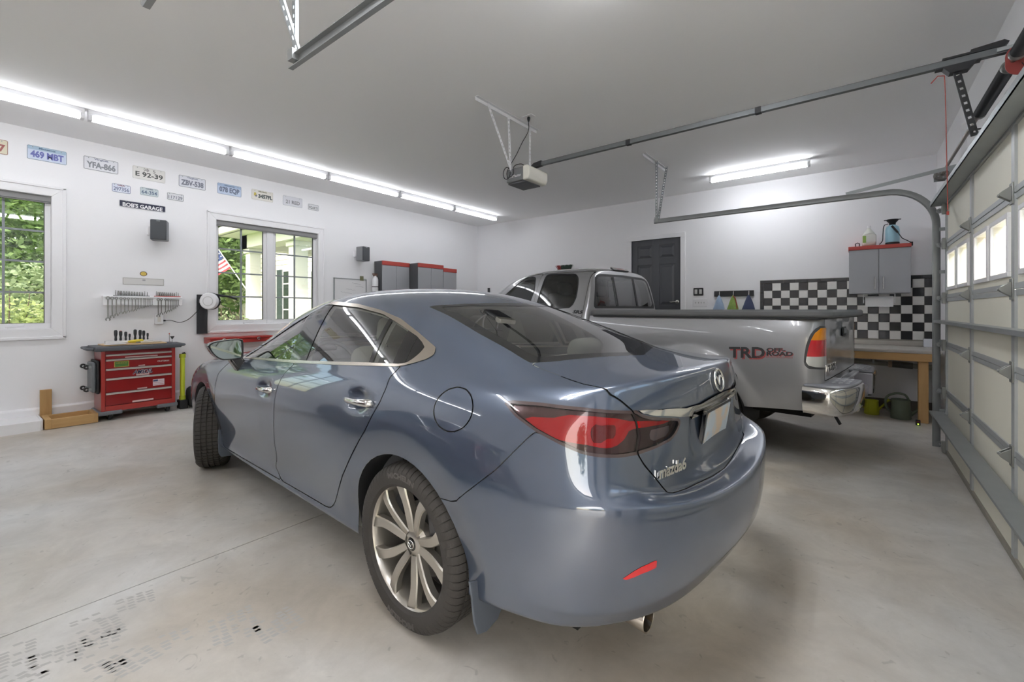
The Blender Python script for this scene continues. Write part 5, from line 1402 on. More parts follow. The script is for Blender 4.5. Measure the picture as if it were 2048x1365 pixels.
# pierced straight arm and its door leg
def bar(A_, B_, w, nm, holes):
    A_, B_ = Vector(A_), Vector(B_); t = (B_ - A_).normalized(); L_ = (B_ - A_).length; T = basis(A_, t, t.cross(Vector((0, 1, 0))) * -1)
    q = MB(); n = holes
    q.box(0, L_, -w, -w * .45, -.003, .003, T).box(0, L_, w * .45, w, -.003, .003, T)
    for i in range(n + 1):
        x0 = L_ * i / n - .014; q.box(max(0, x0), min(L_, x0 + .03), -w * .45, w * .45, -.003, .003, T)
    return q.build(nm, M_blackp, tro)
bar((7.50, -.012, 2.715), (7.575, -.012, 2.315), .017, 'arm', 9); bar((7.555, .0, 2.345), (7.68, .0, 2.335), .015, 'door_arm', 1)
MB().box(7.655, 7.70, -.03, .03, 2.30, 2.36).build('door_bracket', M_galv, op)
MB().tube([(7.45, -.012, 2.70), (7.455, -.01, 2.5), (7.465, .0, 1.90)], .0022, 6).lathe([(0, -.012), (.006, -.01), (.006, .01), (0, .012)], 8, Matrix.Translation((7.465, 0, 1.885))).build('release_cord', mat('red_cord', '9b3b30', .6), tro)
MB().tube([(7.45, -.012, 2.70), (7.42, -.02, 2.705), (7.39, -.02, 2.67)], .003, 6).build('release_lever', mat('red_cord', '9b3b30', .6), tro)
# ceiling angle, straps, cord
def pstrap(a, b, nm, par, m_=M_fix, w=.016):
    A_, B_ = Vector(a), Vector(b); L_ = (B_ - A_).length; t = (B_ - A_).normalized(); u = t.cross(Vector((1, 0, 0))).normalized(); T = basis(A_, t, u)
    q = MB(); q.box(0, L_, -w, -w * .4, -.0012, .0012, T).box(0, L_, w * .4, w, -.0012, .0012, T); n = int(L_ / .04)
    for i in range(n): q.box(L_ * i / n, L_ * (i + .55) / n, -w * .4, w * .4, -.0012, .0012, T)
    return q.build(nm, m_, par)
MB().box(4.28, 4.315, -.68, .30, H - .004, H).box(4.28, 4.284, -.68, .30, H - .035, H).build('ceiling_angle', M_fix, op)
pstrap((4.29, -.165, 2.70), (4.29, -.20, H - .01), 'hanger_strap', op); pstrap((4.295, -.165, 2.72), (4.295, -.52, H - .01), 'hanger_strap', op)
pstrap((4.29, .165, 2.70), (4.29, .17, H - .01), 'hanger_strap', op)
MB().prism(rrect(.12, .075, .006), H - .006, H, 'XY', Matrix.Translation((4.42, -.035, 0))).build('outlet_plate', M_vinyl, op)
MB().lathe([(.012, 0), (.016, .01), (.014, .03), (.006, .05)], 12, Matrix.Translation((4.42, -.035, H - .006)) @ Matrix.Rotation(PI, 4, 'X')).build('plug', M_blackp, op, smooth=40)
cd = [(4.42, -.035, H - .05), (4.42, -.04, 3.12), (4.37, -.08, 3.0), (4.33, -.12, 2.88), (4.28, -.16, 2.77), (4.25, -.175, 2.70), (4.27, -.18, 2.64), (4.33, -.175, 2.67), (4.33, -.16, 2.75), (4.40, -.14, 2.765), (4.44, -.12, 2.74)]
MB().tube(spline(cd, 5), .004, 6).build('power_cord', M_blackp, op, smooth=60)
MB().tube([(4.25 + .045 * math.cos(a), -.178, 2.69 + .06 * math.sin(a)) for a in np.linspace(0, 2 * PI, 20, endpoint=False)], .004, 6, closed=True).build('cord_coil', M_blackp, op, smooth=60)
# ---------------------------------------------------------------- things on the window wall
WA = lambda y, z, x=0.0: basis((x, y, z), (0, 1, 0), (0, 0, 1))          # frame on the window wall, facing the room
WB = lambda x, z, y=0.0: basis((x, y, z), (1, 0, 0), (0, 0, 1))          # frame on the back wall, facing the room
ORD = ['first', 'second', 'third', 'fourth', 'fifth', 'sixth', 'seventh', 'eighth', 'ninth', 'tenth', 'eleventh', 'twelfth', 'thirteenth', 'fourteenth', 'fifteenth']
def plate(y, z, w, h, bg, fg, main, label, head=None, hc=None, band=None, rim=None, font=.62, bold=.004, mw=.84, mx=0.0, name='licence_plate', group='licence plates over the windows'):
    o = thing(name, label, 'plate', (.004, y, z), 0, group)
    key = 'plate_' + bg
    MB().prism(rrect(w, h, .012, 4), -.001, .0015, 'XY', WA(0, 0)).build('panel', mat(key, bg, .35), o)
    rp = rrect(w - .006, h - .006, .010, 4); rr = [WA(0, 0, .0015) @ Vector((a, b, 0)) for a, b in rp]
    MB().tube(rr, .0022, 5, closed=True).build('rim', mat('rim_' + (rim or fg), rim or fg, .4), o)
    if band: MB().prism([(-w / 2 + .006, h / 2 - .042), (w / 2 - .006, h / 2 - .042), (w / 2 - .006, h / 2 - .006), (-w / 2 + .006, h / 2 - .006)], .0016, .0018, 'XY', WA(0, 0)).build('colour_band', mat('band_' + band, band, .4), o)
    if main: text_mb(main, h * font, .0005, WA(mx * w, -h * .09, .0024), width=w * mw, bold=bold).build('lettering', mat('ink_' + fg, fg, .45), o)
    if head: text_mb(head, h * .17, .0004, WA(0, h * .36, .0024), width=w * .42, bold=.001).build('heading', mat('ink_' + (hc or fg), hc or fg, .45), o)
    for s in (-1, 1):
        MB().lathe([(0, .002), (.004, .002), (.005, 0)], 8, WA(s * w * .36, h * .40, .0016)).build('bolt', M_galv, o)
    return o
PW, PH = .303, .150
plate(-7.44, 3.012, PW, PH, 'dcd6bd', 'a2605a', '7', 'cream licence plate with a red 7, cut by the left photo edge', head=None, mw=.16, mx=.36, font=.66)
plate(-7.002, 3.018, PW, PH, 'cdd8ea', '6a70b4', '469 MBT', 'pale blue plate reading 469 MBT', 'Minnesota', '5b7390', band='a9c3d6', rim='8ea0ac')
plate(-6.561, 3.020, PW, PH, 'e4e5ea', '8f9399', 'YFA-866', 'white plate with grey letters YFA-866', 'Virginia', '8c90a4', rim='6d7074')
pl = plate(-6.111, 3.018, .325, .155, 'e3e2de', '4a4d4a', 'E 92-39', 'white foreign plate reading 92-39', None, rim='d8d7d3', font=.5, bold=.002)
text_mb('沖  5', .05, .0005, WA(.0, .045, .0024), width=.12).build('heading', mat('ink_4a4d4a', '4a4d4a', .45), pl)
plate(-5.653, 3.018, PW, PH, 'dfe1e8', '7d828f', 'ZBV-538', 'white plate with grey letters ZBV-538', 'Virginia', '8c90a4', rim='6d7074')
plate(-5.208, 3.016, PW, PH, 'c5d2e6', '69748c', '078 EQP', 'light blue plate reading 078 EQP', 'Minnesota', '6f7f96', band='a7bcd8', rim='8fa2bf')
pl = plate(-4.765, 3.024, PW, PH, 'e5e2da', '4b5553', '3457FL', 'white plate 3457FL with a small yellow picture', 'VIRGINIA', '7d7a5c', rim='d9d6ce', mw=.66, mx=.13, font=.5)
MB().prism([(-.06, -.012), (-.035, -.03), (-.02, 0), (-.03, .028), (-.055, .03)], .0018, .0022, 'XY', WA(-.062, .0)).build('picture', mat('plate_yellow', 'cdbb55', .5), pl)
MB().prism([(-.03, -.012), (-.012, -.02), (0, .004), (-.02, .014)], .0022, .0026, 'XY', WA(-.075, -.014)).build('picture', mat('plate_purple', '77748a', .5), pl)
plate(-4.314, 3.022, PW, PH, 'd9dae0', '83868a', '21 RED', 'faded pale plate reading 21 RED', None, rim='bfc1c6', font=.5, bold=.002, mw=.72)
plate(-3.977, 2.992, .178, .094, 'dcdde0', '8a8c90', 'PGART1', 'small plate at the right end of the row', None, rim='77797d', bold=.001)
plate(-6.38, 2.782, .172, .100, 'dde2ee', '6a7594', '297356', 'small white plate 297356 in the lower row', 'USA', '8a5a62', rim='7d84a0', bold=.001)
plate(-6.111, 2.796, .182, .096, 'c8d3d6', '5a6b88', '64-354', 'small blue-grey plate reading 64-354', 'CALIFORNIA', '6f7c8a', rim='a3afb3', bold=.001)
plate(-5.84, 2.788, .178, .090, 'dfe0e4', '7a7e8c', '117129', 'small white plate reading 117129', None, rim='77797d', bold=.001)
plate(-6.173, 2.606, .455, .080, '232741', 'f0f0f2', "BOB'S GARAGE", "dark blue street sign reading BOB'S GARAGE", None, rim='e0e0e4', font=.78, bold=.002, mw=.86, name='garage_sign', group='signs on the window wall')
# speakers
def speaker(y, z, rz, label):
    o = thing('wall_speaker', label, 'speaker', (0, y, z), 0, 'wall speakers')
    MB().box(0, .05, -.10, -.055, -.05, .05).build('bracket', M_vinyl, o, bevel=.004)
    T = Matrix.Translation((.125, 0, 0)) @ Matrix.Rotation(rz, 4, 'Z')
    MB().prism(rrect(.165, .17, .03, 4), -.125, .125, 'XY', T).build('cabinet', mat('speaker_grey', '86888b', .5), o, bevel=.012, seg=3)
    MB().box(.074, .096, -.080, .080, -.125, .125, T).build('grille', mat('speaker_grille', '4a4d51', .65, bump=.15, bscale=400), o, bevel=.014, seg=3)
    MB().box(.0965, .098, -.018, .018, .105, .112, T).build('name_strip', M_galv, o)
speaker(-6.035, 2.305, math.radians(-22), 'grey speaker beside the left window')
speaker(-3.14, 2.30, math.radians(10), 'grey speaker right of the twin window')
# oval sticker and paper strip
o = thing('oval_sticker', 'small yellow oval sticker with dark border on the wall', 'sticker', (.001, -6.168, 1.761))
MB().prism([(.036 * math.cos(a), .030 * math.sin(a)) for a in np.linspace(0, 2 * PI, 28, endpoint=False)], 0, .001, 'XY', WA(0, 0)).build('border', mat('sticker_dark', '4a2f2a', .5), o)
MB().prism([(.029 * math.cos(a), .0235 * math.sin(a)) for a in np.linspace(0, 2 * PI, 28, endpoint=False)], .001, .0015, 'XY', WA(0, 0)).build('centre', mat('sticker_yellow', 'd2b75a', .5), o)
o = thing('paper_strip', 'long framed strip of paper above the wrench shelf', 'sign', (.002, -6.165, 1.662))
MB().prism(rrect(.405, .085, .004), 0, .002, 'XY', WA(0, 0)).build('border', mat('strip_grey', 'b6b4b0', .6), o)
MB().prism(rrect(.390, .070, .004), .002, .003, 'XY', WA(0, 0)).build('sheet', mat('strip_paper', 'd9d8d6', .6), o)
MB().prism(rrect(.03, .02, .003, cx=0, cy=.018), .003, .0034, 'XY', WA(0, 0)).build('print', mat('strip_print', 'a9a9ac', .6), o)
# ---- wrench shelf
sh_o = thing('tool_shelf', 'white shelf board carrying sockets and hanging wrenches', 'shelf', (0, -6.175, 1.42))
MB().box(.0, .10, -.385, .385, .035, .055).build('top_board', M_trim, sh_o, bevel=.003)
MB().box(.075, .095, -.385, .385, -.055, .035).build('front_board', M_trim, sh_o, bevel=.003)
def wrench_mesh(L_, w):
    m = MB()
    r = w * .62
    ring = []
    m.lathe([(r * .55, -.003), (r, -.003), (r, .003), (r * .55, .003)], 14, Matrix.Translation((0, 0, 0)), closed=True)
    m.box(-w * .20, w * .20, -L_ + w * .9, -r * .8, -.0018, .0018)
    c = -L_ + w * .55; R_ = w * .72
    jaw = arc((0, c), R_, 90, 90 - 235 + 90, 8) if False else None
    out = [(R_ * math.sin(a), c + R_ * math.cos(a)) for a in np.linspace(-2.5, 2.5, 13)]
    inn = [(R_ * .48 * math.sin(a), c + R_ * .48 * math.cos(a)) for a in np.linspace(2.35, -2.35, 9)]
    m.prism(out + inn, -.0028, .0028, 'XY')
    return m
M_wr = mat('wrench_steel', '8f8f8c', .3, .9)
def hang(pxs, pys, row, total):
    for k, (px, py) in enumerate(zip(pxs, pys)):
        top = px_on(px, 596.5 + (px - 216) * .028, 0, .102); bot = px_on(px, py, 0, .102)
        L_ = top[2] - bot[2]; w = max(.013, L_ * .125)
        o = wrench_mesh(L_, w).xf(basis((0, 0, 0), (0, 1, 0), (0, 0, 1))).build('wrench', M_wr, None)
        o.location = (.100 + .0005 * k, top[1], top[2])
        tag(o, ('largest' if k == 0 else ('smallest' if k == len(pxs) - 1 else ORD[k])) + (' steel wrench from the left' if 0 < k < len(pxs) - 1 else ' steel wrench') + ' in the ' + row + ' row hanging from the shelf', 'wrench', 'wrenches in the ' + row + ' row')
hang([216, 224.5, 232.8, 242, 249.4, 256.7, 264.3, 270.9, 276.5, 281.9, 287.7, 291.1, 295.5, 299.9, 304.3], [642.3, 637, 632.8, 629, 628, 625.5, 624, 622.5, 619.5, 618, 616.7, 615.2, 613.8, 612.6, 612], 'left', 15)
hang([316.7, 322.9, 331.1, 336.5, 341.6, 346, 350, 353.6, 357], [635, 630.6, 628, 624.7, 623.3, 620.4, 618, 614.5, 612.3], 'right', 9)
def socket_rail(y0, y1, col, nm, n, hs):
    r_ = MB().box(.030, .062, y0, y1, 1.475, 1.486).build('socket_rail', mat('rail_' + nm, col, .5), None)
    tag(r_, nm + ' socket rail lying on the white shelf', 'rail')
    for k in range(n):
        y = y0 + .02 + (y1 - y0 - .04) * k / (n - 1); h = hs[k]; r = (.0115 - .005 * k / n) if 0 < k < n - 2 else .004
        o = MB().lathe([(r * .8, 0), (r, .004), (r, h * .6), (r * .75, h * .68), (r * .75, h), (0, h)], 12).build('socket', M_wr, None, smooth=40); o.location = (.046, y, 1.486)
        tag(o, ORD[k] + ' socket from the left on the ' + nm + ' rail', 'socket', 'sockets on the ' + nm + ' rail')
socket_rail(-6.46, -6.12, '6f7170', 'grey', 13, [.060] + [.052 - .001 * k for k in range(10)] + [.055, .045])
socket_rail(-6.07, -5.80, 'b0524a', 'red', 12, [.058] + [.05 - .001 * k for k in range(9)] + [.055, .045])
# outlet box, cord and reel
o = thing('outlet_box', 'white surface outlet box under the wrench shelf', 'outlet', (0, -6.022, 1.192))
MB().box(0, .055, -.042, .042, -.066, .066).build('box', M_vinyl, o, bevel=.005); MB().prism(rrect(.035, .07, .006), .055, .057, 'XY', WA(0, 0)).build('socket_face', mat('ivory', 'e0ddd6', .4), o)
MB().lathe([(0, .03), (.010, .028), (.012, 0), (0, 0)], 10, basis((.03, .042, -.02), (0, 0, 1), (1, 0, 0), (0, 1, 0))).build('plug', M_blackp, o, smooth=40)
c0 = (.03, -5.95, 1.172); cw = [c0, (.03, -5.90, 1.175), (.03, -5.80, 1.145), (.04, -5.70, 1.19), (.06, -5.60, 1.31), (.10, -5.55, 1.405), (.15, -5.52, 1.41)]
o = thing('reel_board', 'black vertical board behind the cord reel', 'board', (0, -5.555, 1.25)); MB().box(.033, .055, -.06, .06, -.265, .265).build('plank', wood_mat('black_stained', '1f1f21', '35363a', 3, 'Z'), o, bevel=.002)
MB().box(.0, .034, -.05, .05, -.22, .22).build('batten', M_blackp, o)
nrm = Vector((.72, -.69, 0)).normalized(); T = basis((.21, -5.515, 1.425), Vector((.69, .72, 0)), (0, 0, 1), nrm)
o = thing('cord_reel', 'white round retractable cord reel beside the twin window', 'cord reel', (0, 0, 0))
MB().lathe([(0, .05), (.05, .052), (.10, .045), (.112, .03), (.112, .0)], 40, T).build('face', M_vinyl, o, smooth=40)
MB().lathe([(.112, .0), (.114, -.004), (.114, -.045), (.10, -.055), (0, -.055)], 40, T).build('back_shell', M_blackp, o, smooth=40)
MB().lathe([(.055, .0525), (.062, .0535), (.064, .051)], 30, T, caps=False).build('ring', mat('reel_grey', 'cfcfcf', .4), o, smooth=40)
MB().tube(spline(cw, 6), .0042, 6).build('power_cord', M_blackp, o, smooth=60)
MB().box(.055, .20, -5.60, -5.545, 1.405, 1.455).build('swivel_arm', mat('arm_grey', '55575a', .5), o, bevel=.006)
q0 = T @ Vector((.06, .085, -.03)); MB().tube([q0, q0 + Vector((.10, .12, -.02)), q0 + Vector((.16, .20, -.06))], [.016, .014, .012], 8).build('cable_guide', M_blackp, o, smooth=50)
# whiteboard
o = thing('whiteboard', 'white board with thin grey frame left of the wall cabinets', 'whiteboard', (.0, -3.306, 1.55))
MB().box(.002, .012, -.31, .31, -.30, .30).build('board', mat('board_white', 'e4e4e5', .25), o)
for (a0, a1, b0, b1) in ((-.318, .318, .296, .31), (-.318, .318, -.31, -.296), (-.318, -.304, -.31, .31), (.304, .318, -.31, .31)): MB().box(.0, .018, a0, a1, b0, b1).build('frame', M_galv, o)
scr = MB(); r2 = np.random.default_rng(5)
for k in range(9):
    y0 = r2.uniform(-.27, .1); z0 = .24 - .055 * k; P = [(.0128, y0 + .03 * i, z0 + r2.uniform(-.008, .008) - .004 * i) for i in range(int(r2.uniform(3, 9)))]; scr.tube(P, .0016, 4)
so = scr.build('handwriting', mat('marker', '8d8f93', .6), o); so['kind'] = 'stuff'
tag(MB().box(.018, .024, -3.125, -3.055, 1.835, 1.915).build('picture_magnet', mat('magnet_olive', '77785a', .5, var=.4, vscale=40), None), 'small olive picture magnet on the whiteboard corner', 'magnet')
# ---- wall cabinets
M_cdoor = mat('cabinet_grey', 'a6a8ac', .4); M_cside = mat('cabinet_side', '4f5154', .5); M_cred = mat('cabinet_red', 'b2473f', .5)
def cabinet(y0, y1, d, z0, z1, label, nd=2, band=.075):
    o = thing('wall_cabinet', label, 'cabinet', (0, (y0 + y1) / 2, z0), 0, 'grey and red cabinets on the window wall'); w = y1 - y0; h = z1 - z0
    MB().box(.001, d - .02, -w / 2, w / 2, 0, h).build('carcass', M_cside, o)
    MB().box(.001, d + .004, -w / 2, w / 2, h - band, h + .004).build('red_band', M_cred, o) if False else MB().box(d - .02, d + .006, -w / 2, w / 2, h - band, h).build('red_band', M_cred, o)
    dw = w / nd
    for k in range(nd):
        a, b = -w / 2 + dw * k + .003, -w / 2 + dw * (k + 1) - .003
        dd = MB().box(d - .02, d, a, b, .004, h - band - .004).build('door', M_cdoor, o, bevel=.002)
        hy = b - .05 if k == 0 else a + .05
        MB().tube([(d, hy, .10), (d + .025, hy, .10), (d + .025, hy, .24), (d, hy, .24)], .006, 8).build('handle', M_chrome, dd)
cabinet(-2.815, -2.20, .25, 1.45, 2.205, 'left grey wall cabinet with red top band, behind the sedan roof')
cabinet(-2.19, -1.55, .50, .10, 2.20, 'middle deeper grey cabinet with red top band')
cabinet(-1.545, -1.18, .50, .10, 2.15, 'right lower grey cabinet with red top band', nd=1)
o = thing('fire_extinguisher', 'white fire extinguisher hung on the side of the left cabinet', 'fire extinguisher', (.13, -2.885, 1.62))
MB().lathe([(0, 0), (.05, .0), (.055, .02), (.055, .24), (.045, .275), (.02, .295), (.02, .31), (0, .31)], 24).build('cylinder', M_vinyl, o, smooth=40)
MB().box(-.018, .018, -.05, .03, .305, .33).box(-.012, .012, -.055, .05, .335, .35).build('valve', mat('valve_brown', '6b4f42', .5), o)
MB().tube([(0, -.03, .32), (0, -.06, .31), (0, -.062, .25)], .008, 8).build('nozzle', M_vinyl, o)
MB().lathe([(.0565, .10), (.0565, .115)], 24, caps=False).build('strap', M_blackp, o)
# red cabinet below the twin window
o = thing('red_case', 'flat red metal case fixed under the twin window, above the door mirror', 'case', (.002, -5.12, .85))
MB().box(0, .24, -.40, .40, 0, .055).build('body', mat('red_enamel', 'a8322e', .3), o, bevel=.006); MB().box(0, .25, -.405, .405, .055, .085).build('lid', mat('red_enamel', 'a8322e', .3), o, bevel=.008)
for q in (-.24, .20): MB().lathe([(.012, 0), (.022, .002), (.022, .006), (.012, .008)], 14, WA(q, .05, .252), closed=True).build('latch', M_chrome, o)
# ---- tool chest
CX, CY0, CY1, CZ = .40, -6.625, -5.945, fz(.3)
ch = thing('tool_chest', 'red rolling tool chest with a grey plastic top', 'tool chest', (0, 0, 0))
M_cr = mat('chest_red', '8f1c1c', .28, coat=.4); M_crl = mat('chest_red_edge', 'a93730', .3, coat=.4); M_tray = mat('grey_tray', '5b5e64', .55)
MB().box(.03, CX - .02, CY0, CY1, .16, .845).build('body', M_cr, ch)
for a, b in ((CY0, CY0 + .035), (CY1 - .035, CY1)): MB().box(CX - .02, CX, a, b, .16, .845).build('post', M_crl, ch, bevel=.003)
MB().box(CX - .02, CX, CY0 + .035, CY1 - .035, .16, .222).build('toe_rail', M_crl, ch)
lev = [.843, .803, .748, .640, .531, .368, .224]
zd = [(.803, .752), (.747, .644), (.639, .535), (.530, .372), (.367, .226)]
drs = []
for (zt, zb) in zd:
    d_ = MB().box(CX - .02, CX - .002, CY0 + .038, CY1 - .038, zb + .003, zt).build('drawer', M_cr, ch, bevel=.002); drs.append(d_)
    MB().prism([(CX - .004, zt + .004), (CX + .014, zt - .002), (CX + .012, zt - .016), (CX - .004, zt - .020)], CY0 + .04, CY1 - .04, 'XZ').build('pull_strip', mat('pull_silver', 'd6cfcb', .3, .5), d_)
def sticker(d_, y0, y1, z0, z1, m_, nm='label_strip'): return MB().box(CX - .002, CX - .0005, y0, y1, z0, z1).build(nm, m_, d_)
M_tape = mat('label_tape', 'd8b9b4', .5)
sticker(drs[0], -6.42, -6.12, .757, .768, M_tape); sticker(drs[1], -6.30, -6.24, .650, .662, M_tape); sticker(drs[2], -6.32, -6.20, .540, .556, M_tape); sticker(drs[3], -6.31, -6.22, .378, .394, M_tape); sticker(drs[4], -6.355, -6.16, .232, .252, M_tape)
sticker(drs[1], -6.515, -6.385, .655, .722, mat('sticker_gold', 'b9a24a', .5), 'sticker'); MB().box(CX - .0005, CX, -6.508, -6.392, .661, .716).build('sticker_green', mat('sticker_green', '4f7a35', .5), drs[1])
text_mb('HENRICO', .022, .0003, WA(-6.45, .70, CX + .0002), width=.09).build('lettering', mat('sticker_gold', 'b9a24a', .5), drs[1])
text_mb('CRAFTSMAN', .026, .0004, WA(-6.065, .690, CX + .0), width=.115, bold=.0008).build('lettering', mat('badge_white', 'cfc6c2', .4), drs[1])
for of, mm in ((.0, mat('ams_white', 'ddd6d8', .5)), (.0006, mat('ams_navy', '262c52', .5))):
    text_mb('AMSOIL', .060, .0003, WA(-6.262 + of * 4, .583, CX + of), width=.185, bold=.004 if of == 0 else .0012, shear=.35).build('lettering', mm, drs[2])
fs = sticker(drs[3], -6.165, -6.055, .400, .475, mat('flag_sticker', 'd9cdd3', .5), 'flag_sticker')
for k in range(3): MB().box(CX - .0005, CX - .0001, -6.16, -6.06, .412 + .02 * k, .418 + .02 * k).build('flag_stripe', mat('pale_red', 'c48f92', .5), drs[3])
MB().box(CX - .0003, CX + .0002, -6.162, -6.118, .448, .470).build('flag_canton', mat('sticker_blue', '4c5a80', .5), drs[3])
# tray top
tpo = MB().prism([(-.0, .845), (CX + .035, .845), (CX + .045, .862), (CX + .045, .892), (CX + .03, .897), (0.0, .897)], CY0 - .055, CY1 + .055, 'XZ').build('top_tray', M_tray, ch, bevel=.006)
for k in range(6):
    y0 = CY0 + .06 + k * .098; MB().box(CX - .01, CX + .034, y0, y0 + .085, .8965, .8985).build('tray_pocket', mat('pocket_dark', '3c3e43', .6), tpo)
for s, y in ((-1, CY0 - .055), (1, CY1 + .055)):
    MB().tube([(.05, y, .875), (.05, y + s * .05, .875), (CX - .05, y + s * .05, .872), (CX - .02, y, .872)], .016, 8).build('tray_handle', M_tray, tpo, smooth=50)
# corner bumpers and casters
for k, y in enumerate((CY0 - .01, CY1 - .17)):
    MB().box(.01, CX + .03, y - .015, y + .19, .125, .168).build('corner_bumper', mat('bumper_grey', '6c6f74', .55), ch, bevel=.012, seg=3)
for y in (CY0 + .08, CY1 - .07):
    for x in (.09, CX - .05):
        cz = fz(x); c = MB().lathe([(.02, -.018), (.045, -.018), (.05, -.010), (.05, .010), (.045, .018), (.02, .018)], 22, Matrix.Translation((x, y, cz + .0505)) @ MY, closed=True).build('caster', M_blackp, ch, smooth=40)
        MB().prism([(x - .03, .126), (x + .03, .126), (x + .012, cz + .04), (x - .012, cz + .04)], y - .026, y - .021, 'XZ').prism([(x - .03, .126), (x + .03, .126), (x + .012, cz + .04), (x - .012, cz + .04)], y + .021, y + .026, 'XZ').build('fork', mat('zinc', 'c9c7b9', .4, .5), c)
# things on the chest
tag(MB().box(.06, .36, -6.60, -6.02, .898, .912).build('cutting_board', wood_mat('pale_ply', 'c9a67c', 'd8bd96', 2, 'Y'), None, bevel=.002), 'pale plywood board lying on the chest top', 'board')
tag(MB().box(.24, .37, -6.58, -6.40, .9125, .918).build('white_notepad', M_vinyl, None), 'white pad at the left end of the chest top', 'pad')
rk = MB().box(.15, .22, -6.56, -6.12, .9125, .945).build('driver_rack', mat('rack_white', 'dfe0e1', .4), None, bevel=.004); tag(rk, 'white rack holding upright screwdrivers on the chest', 'rack')
for k, (y, zt) in enumerate(((-6.464, 1.07), (-6.42, 1.062), (-6.374, 1.049), (-6.338, 1.023), (-6.287, 1.072), (-6.24, 1.064), (-6.206, 1.056), (-6.168, 1.026))):
    h = zt - .946; s = min(1, h / .12); o = thing('screwdriver', ORD[k] + ' black-handled screwdriver from the left in the white rack', 'screwdriver', (.185, y, .946), 0, 'screwdrivers in the rack')
    MB().lathe([(.010 * s, 0), (.013 * s, h * .12), (.010 * s, h * .35), (.016 * s, h * .6), (.0165 * s, h * .9), (.010 * s, h)], 12).build('handle', mat('driver_black', '2c2d30', .5), o, smooth=50)
    MB().lathe([(.012 * s, h * .93), (.0118 * s, h * 1.005), (0, h * 1.01)], 12).build('end_cap', mat('driver_red', 'a8423a', .5) if k in (1, 3) else mat('driver_grey', '55575a', .5), o)
o = thing('glue_tube', 'yellow tube lying on the chest in front of the rack', 'tube', (.27, -6.40, .931)); MB().lathe([(.004, 0), (.006, .03), (.016, .045), (.019, .10), (.019, .16), (.004, .175)], 12, basis((0, 0, 0), (1, 0, 0), (0, 0, 1), (0, 1, .06))).build('body', mat('tube_yellow', 'd8c33a', .45), o, smooth=50)
MB().lathe([(.003, -.05), (.005, 0), (.006, .03)], 10, basis((0, 0, 0), (1, 0, 0), (0, 0, 1), (0, 1, .06))).build('nozzle', M_vinyl, o)
o = thing('utility_knife', 'white handled knife lying at the middle of the chest top', 'knife', (.29, -6.16, .925)); MB().box(-.012, .012, -.10, .10, -.012, .008).build('handle', mat('knife_grey', 'cfcac2', .4), o, bevel=.006); MB().box(-.008, .008, -.14, -.10, -.008, .004).build('blade', M_wr, o)
for k, (y, zt, c) in enumerate(((-5.955, 1.0, 'c0605a'), (-5.925, .975, '2c2d30'))):
    o = thing('hex_driver', ('red tipped' if k == 0 else 'black T-handled') + ' thin driver standing at the right of the chest', 'driver', (.20, y, .897)); MB().cyl((0, 0, 0), (0, 0, zt - .897), .003, 6).build('shaft', M_wr, o)
    (MB().lathe([(0, 0), (.006, .004), (.005, .02), (0, .022)], 8, Matrix.Translation((0, 0, zt - .90))) if k == 0 else MB().prism([(-.022, zt - .897), (.022, zt - .897), (.006, zt - .93), (-.006, zt - .93)], -.006, .006, 'YZ')).build('grip', mat('grip_' + c, c, .5), o)
# folded creeper seat hung on the chest side
o = thing('creeper_seat', 'grey creeper with four casters hung on the chest side', 'creeper', (.20, CY0 - .02, .55)); MB().box(-.15, .15, -.045, -.012, -.17, .17).build('plate', mat('creeper_grey', '6c7074', .5), o, bevel=.02)
MB().box(-.17, .17, -.012, .014, -.185, .19).build('pad', M_blackp, o, bevel=.01)
for x in (-.10, .10):
    for z in (-.13, .12):
        c = MB().lathe([(.01, -.012), (.026, -.012), (.026, .012), (.01, .012)], 16, Matrix.Translation((x, -.085, z)) @ Matrix.Rotation(PI / 2, 4, 'Y'), closed=True).build('caster', M_blackp, o, smooth=40); MB().box(x - .016, x + .016, -.07, -.045, z - .014, z + .014).build('fork', M_galv, c)
# neon tube light and bag between chest and sedan
o = thing('work_light', 'neon yellow tube work light standing beside the chest', 'work light', (.30, -5.845, fz(.3)))
MB().lathe([(.024, .16), (.026, .20), (.026, .60), (.024, .64)], 20).build('tube', mat('neon_yellow', 'c9d63a', .4), o, smooth=40)
for z, r in ((.11, .034), (.64, .034)): MB().lathe([(.0, z), (r, z), (r, z + .05), (0, z + .05)], 20).build('end_cap', mat('neon_cap', 'b3c233', .45), o, smooth=30)
MB().box(-.06, .06, -.045, .045, 0, .11).build('foot', M_blackp, o, bevel=.01)
MB().tube([(0, 0, .69), (0, .02, .70), (0, .03, .68)], .012, 8).build('hook', M_blackp, o)
o = thing('tool_bag', 'black bag with blue trim behind the front tyre', 'bag', (.32, -5.62, fz(.3))); rbox(.30, .34, .26, .06, (0, 0, .132)).build('body', mat('bag_black', '202225', .8), o, smooth=60)
MB().tube([(-.0, -.14, .26), (0, -.08, .34), (0, .08, .34), (0, .14, .26)], .012, 8).build('handle', mat('bag_blue', '2c3f8a', .7), o)
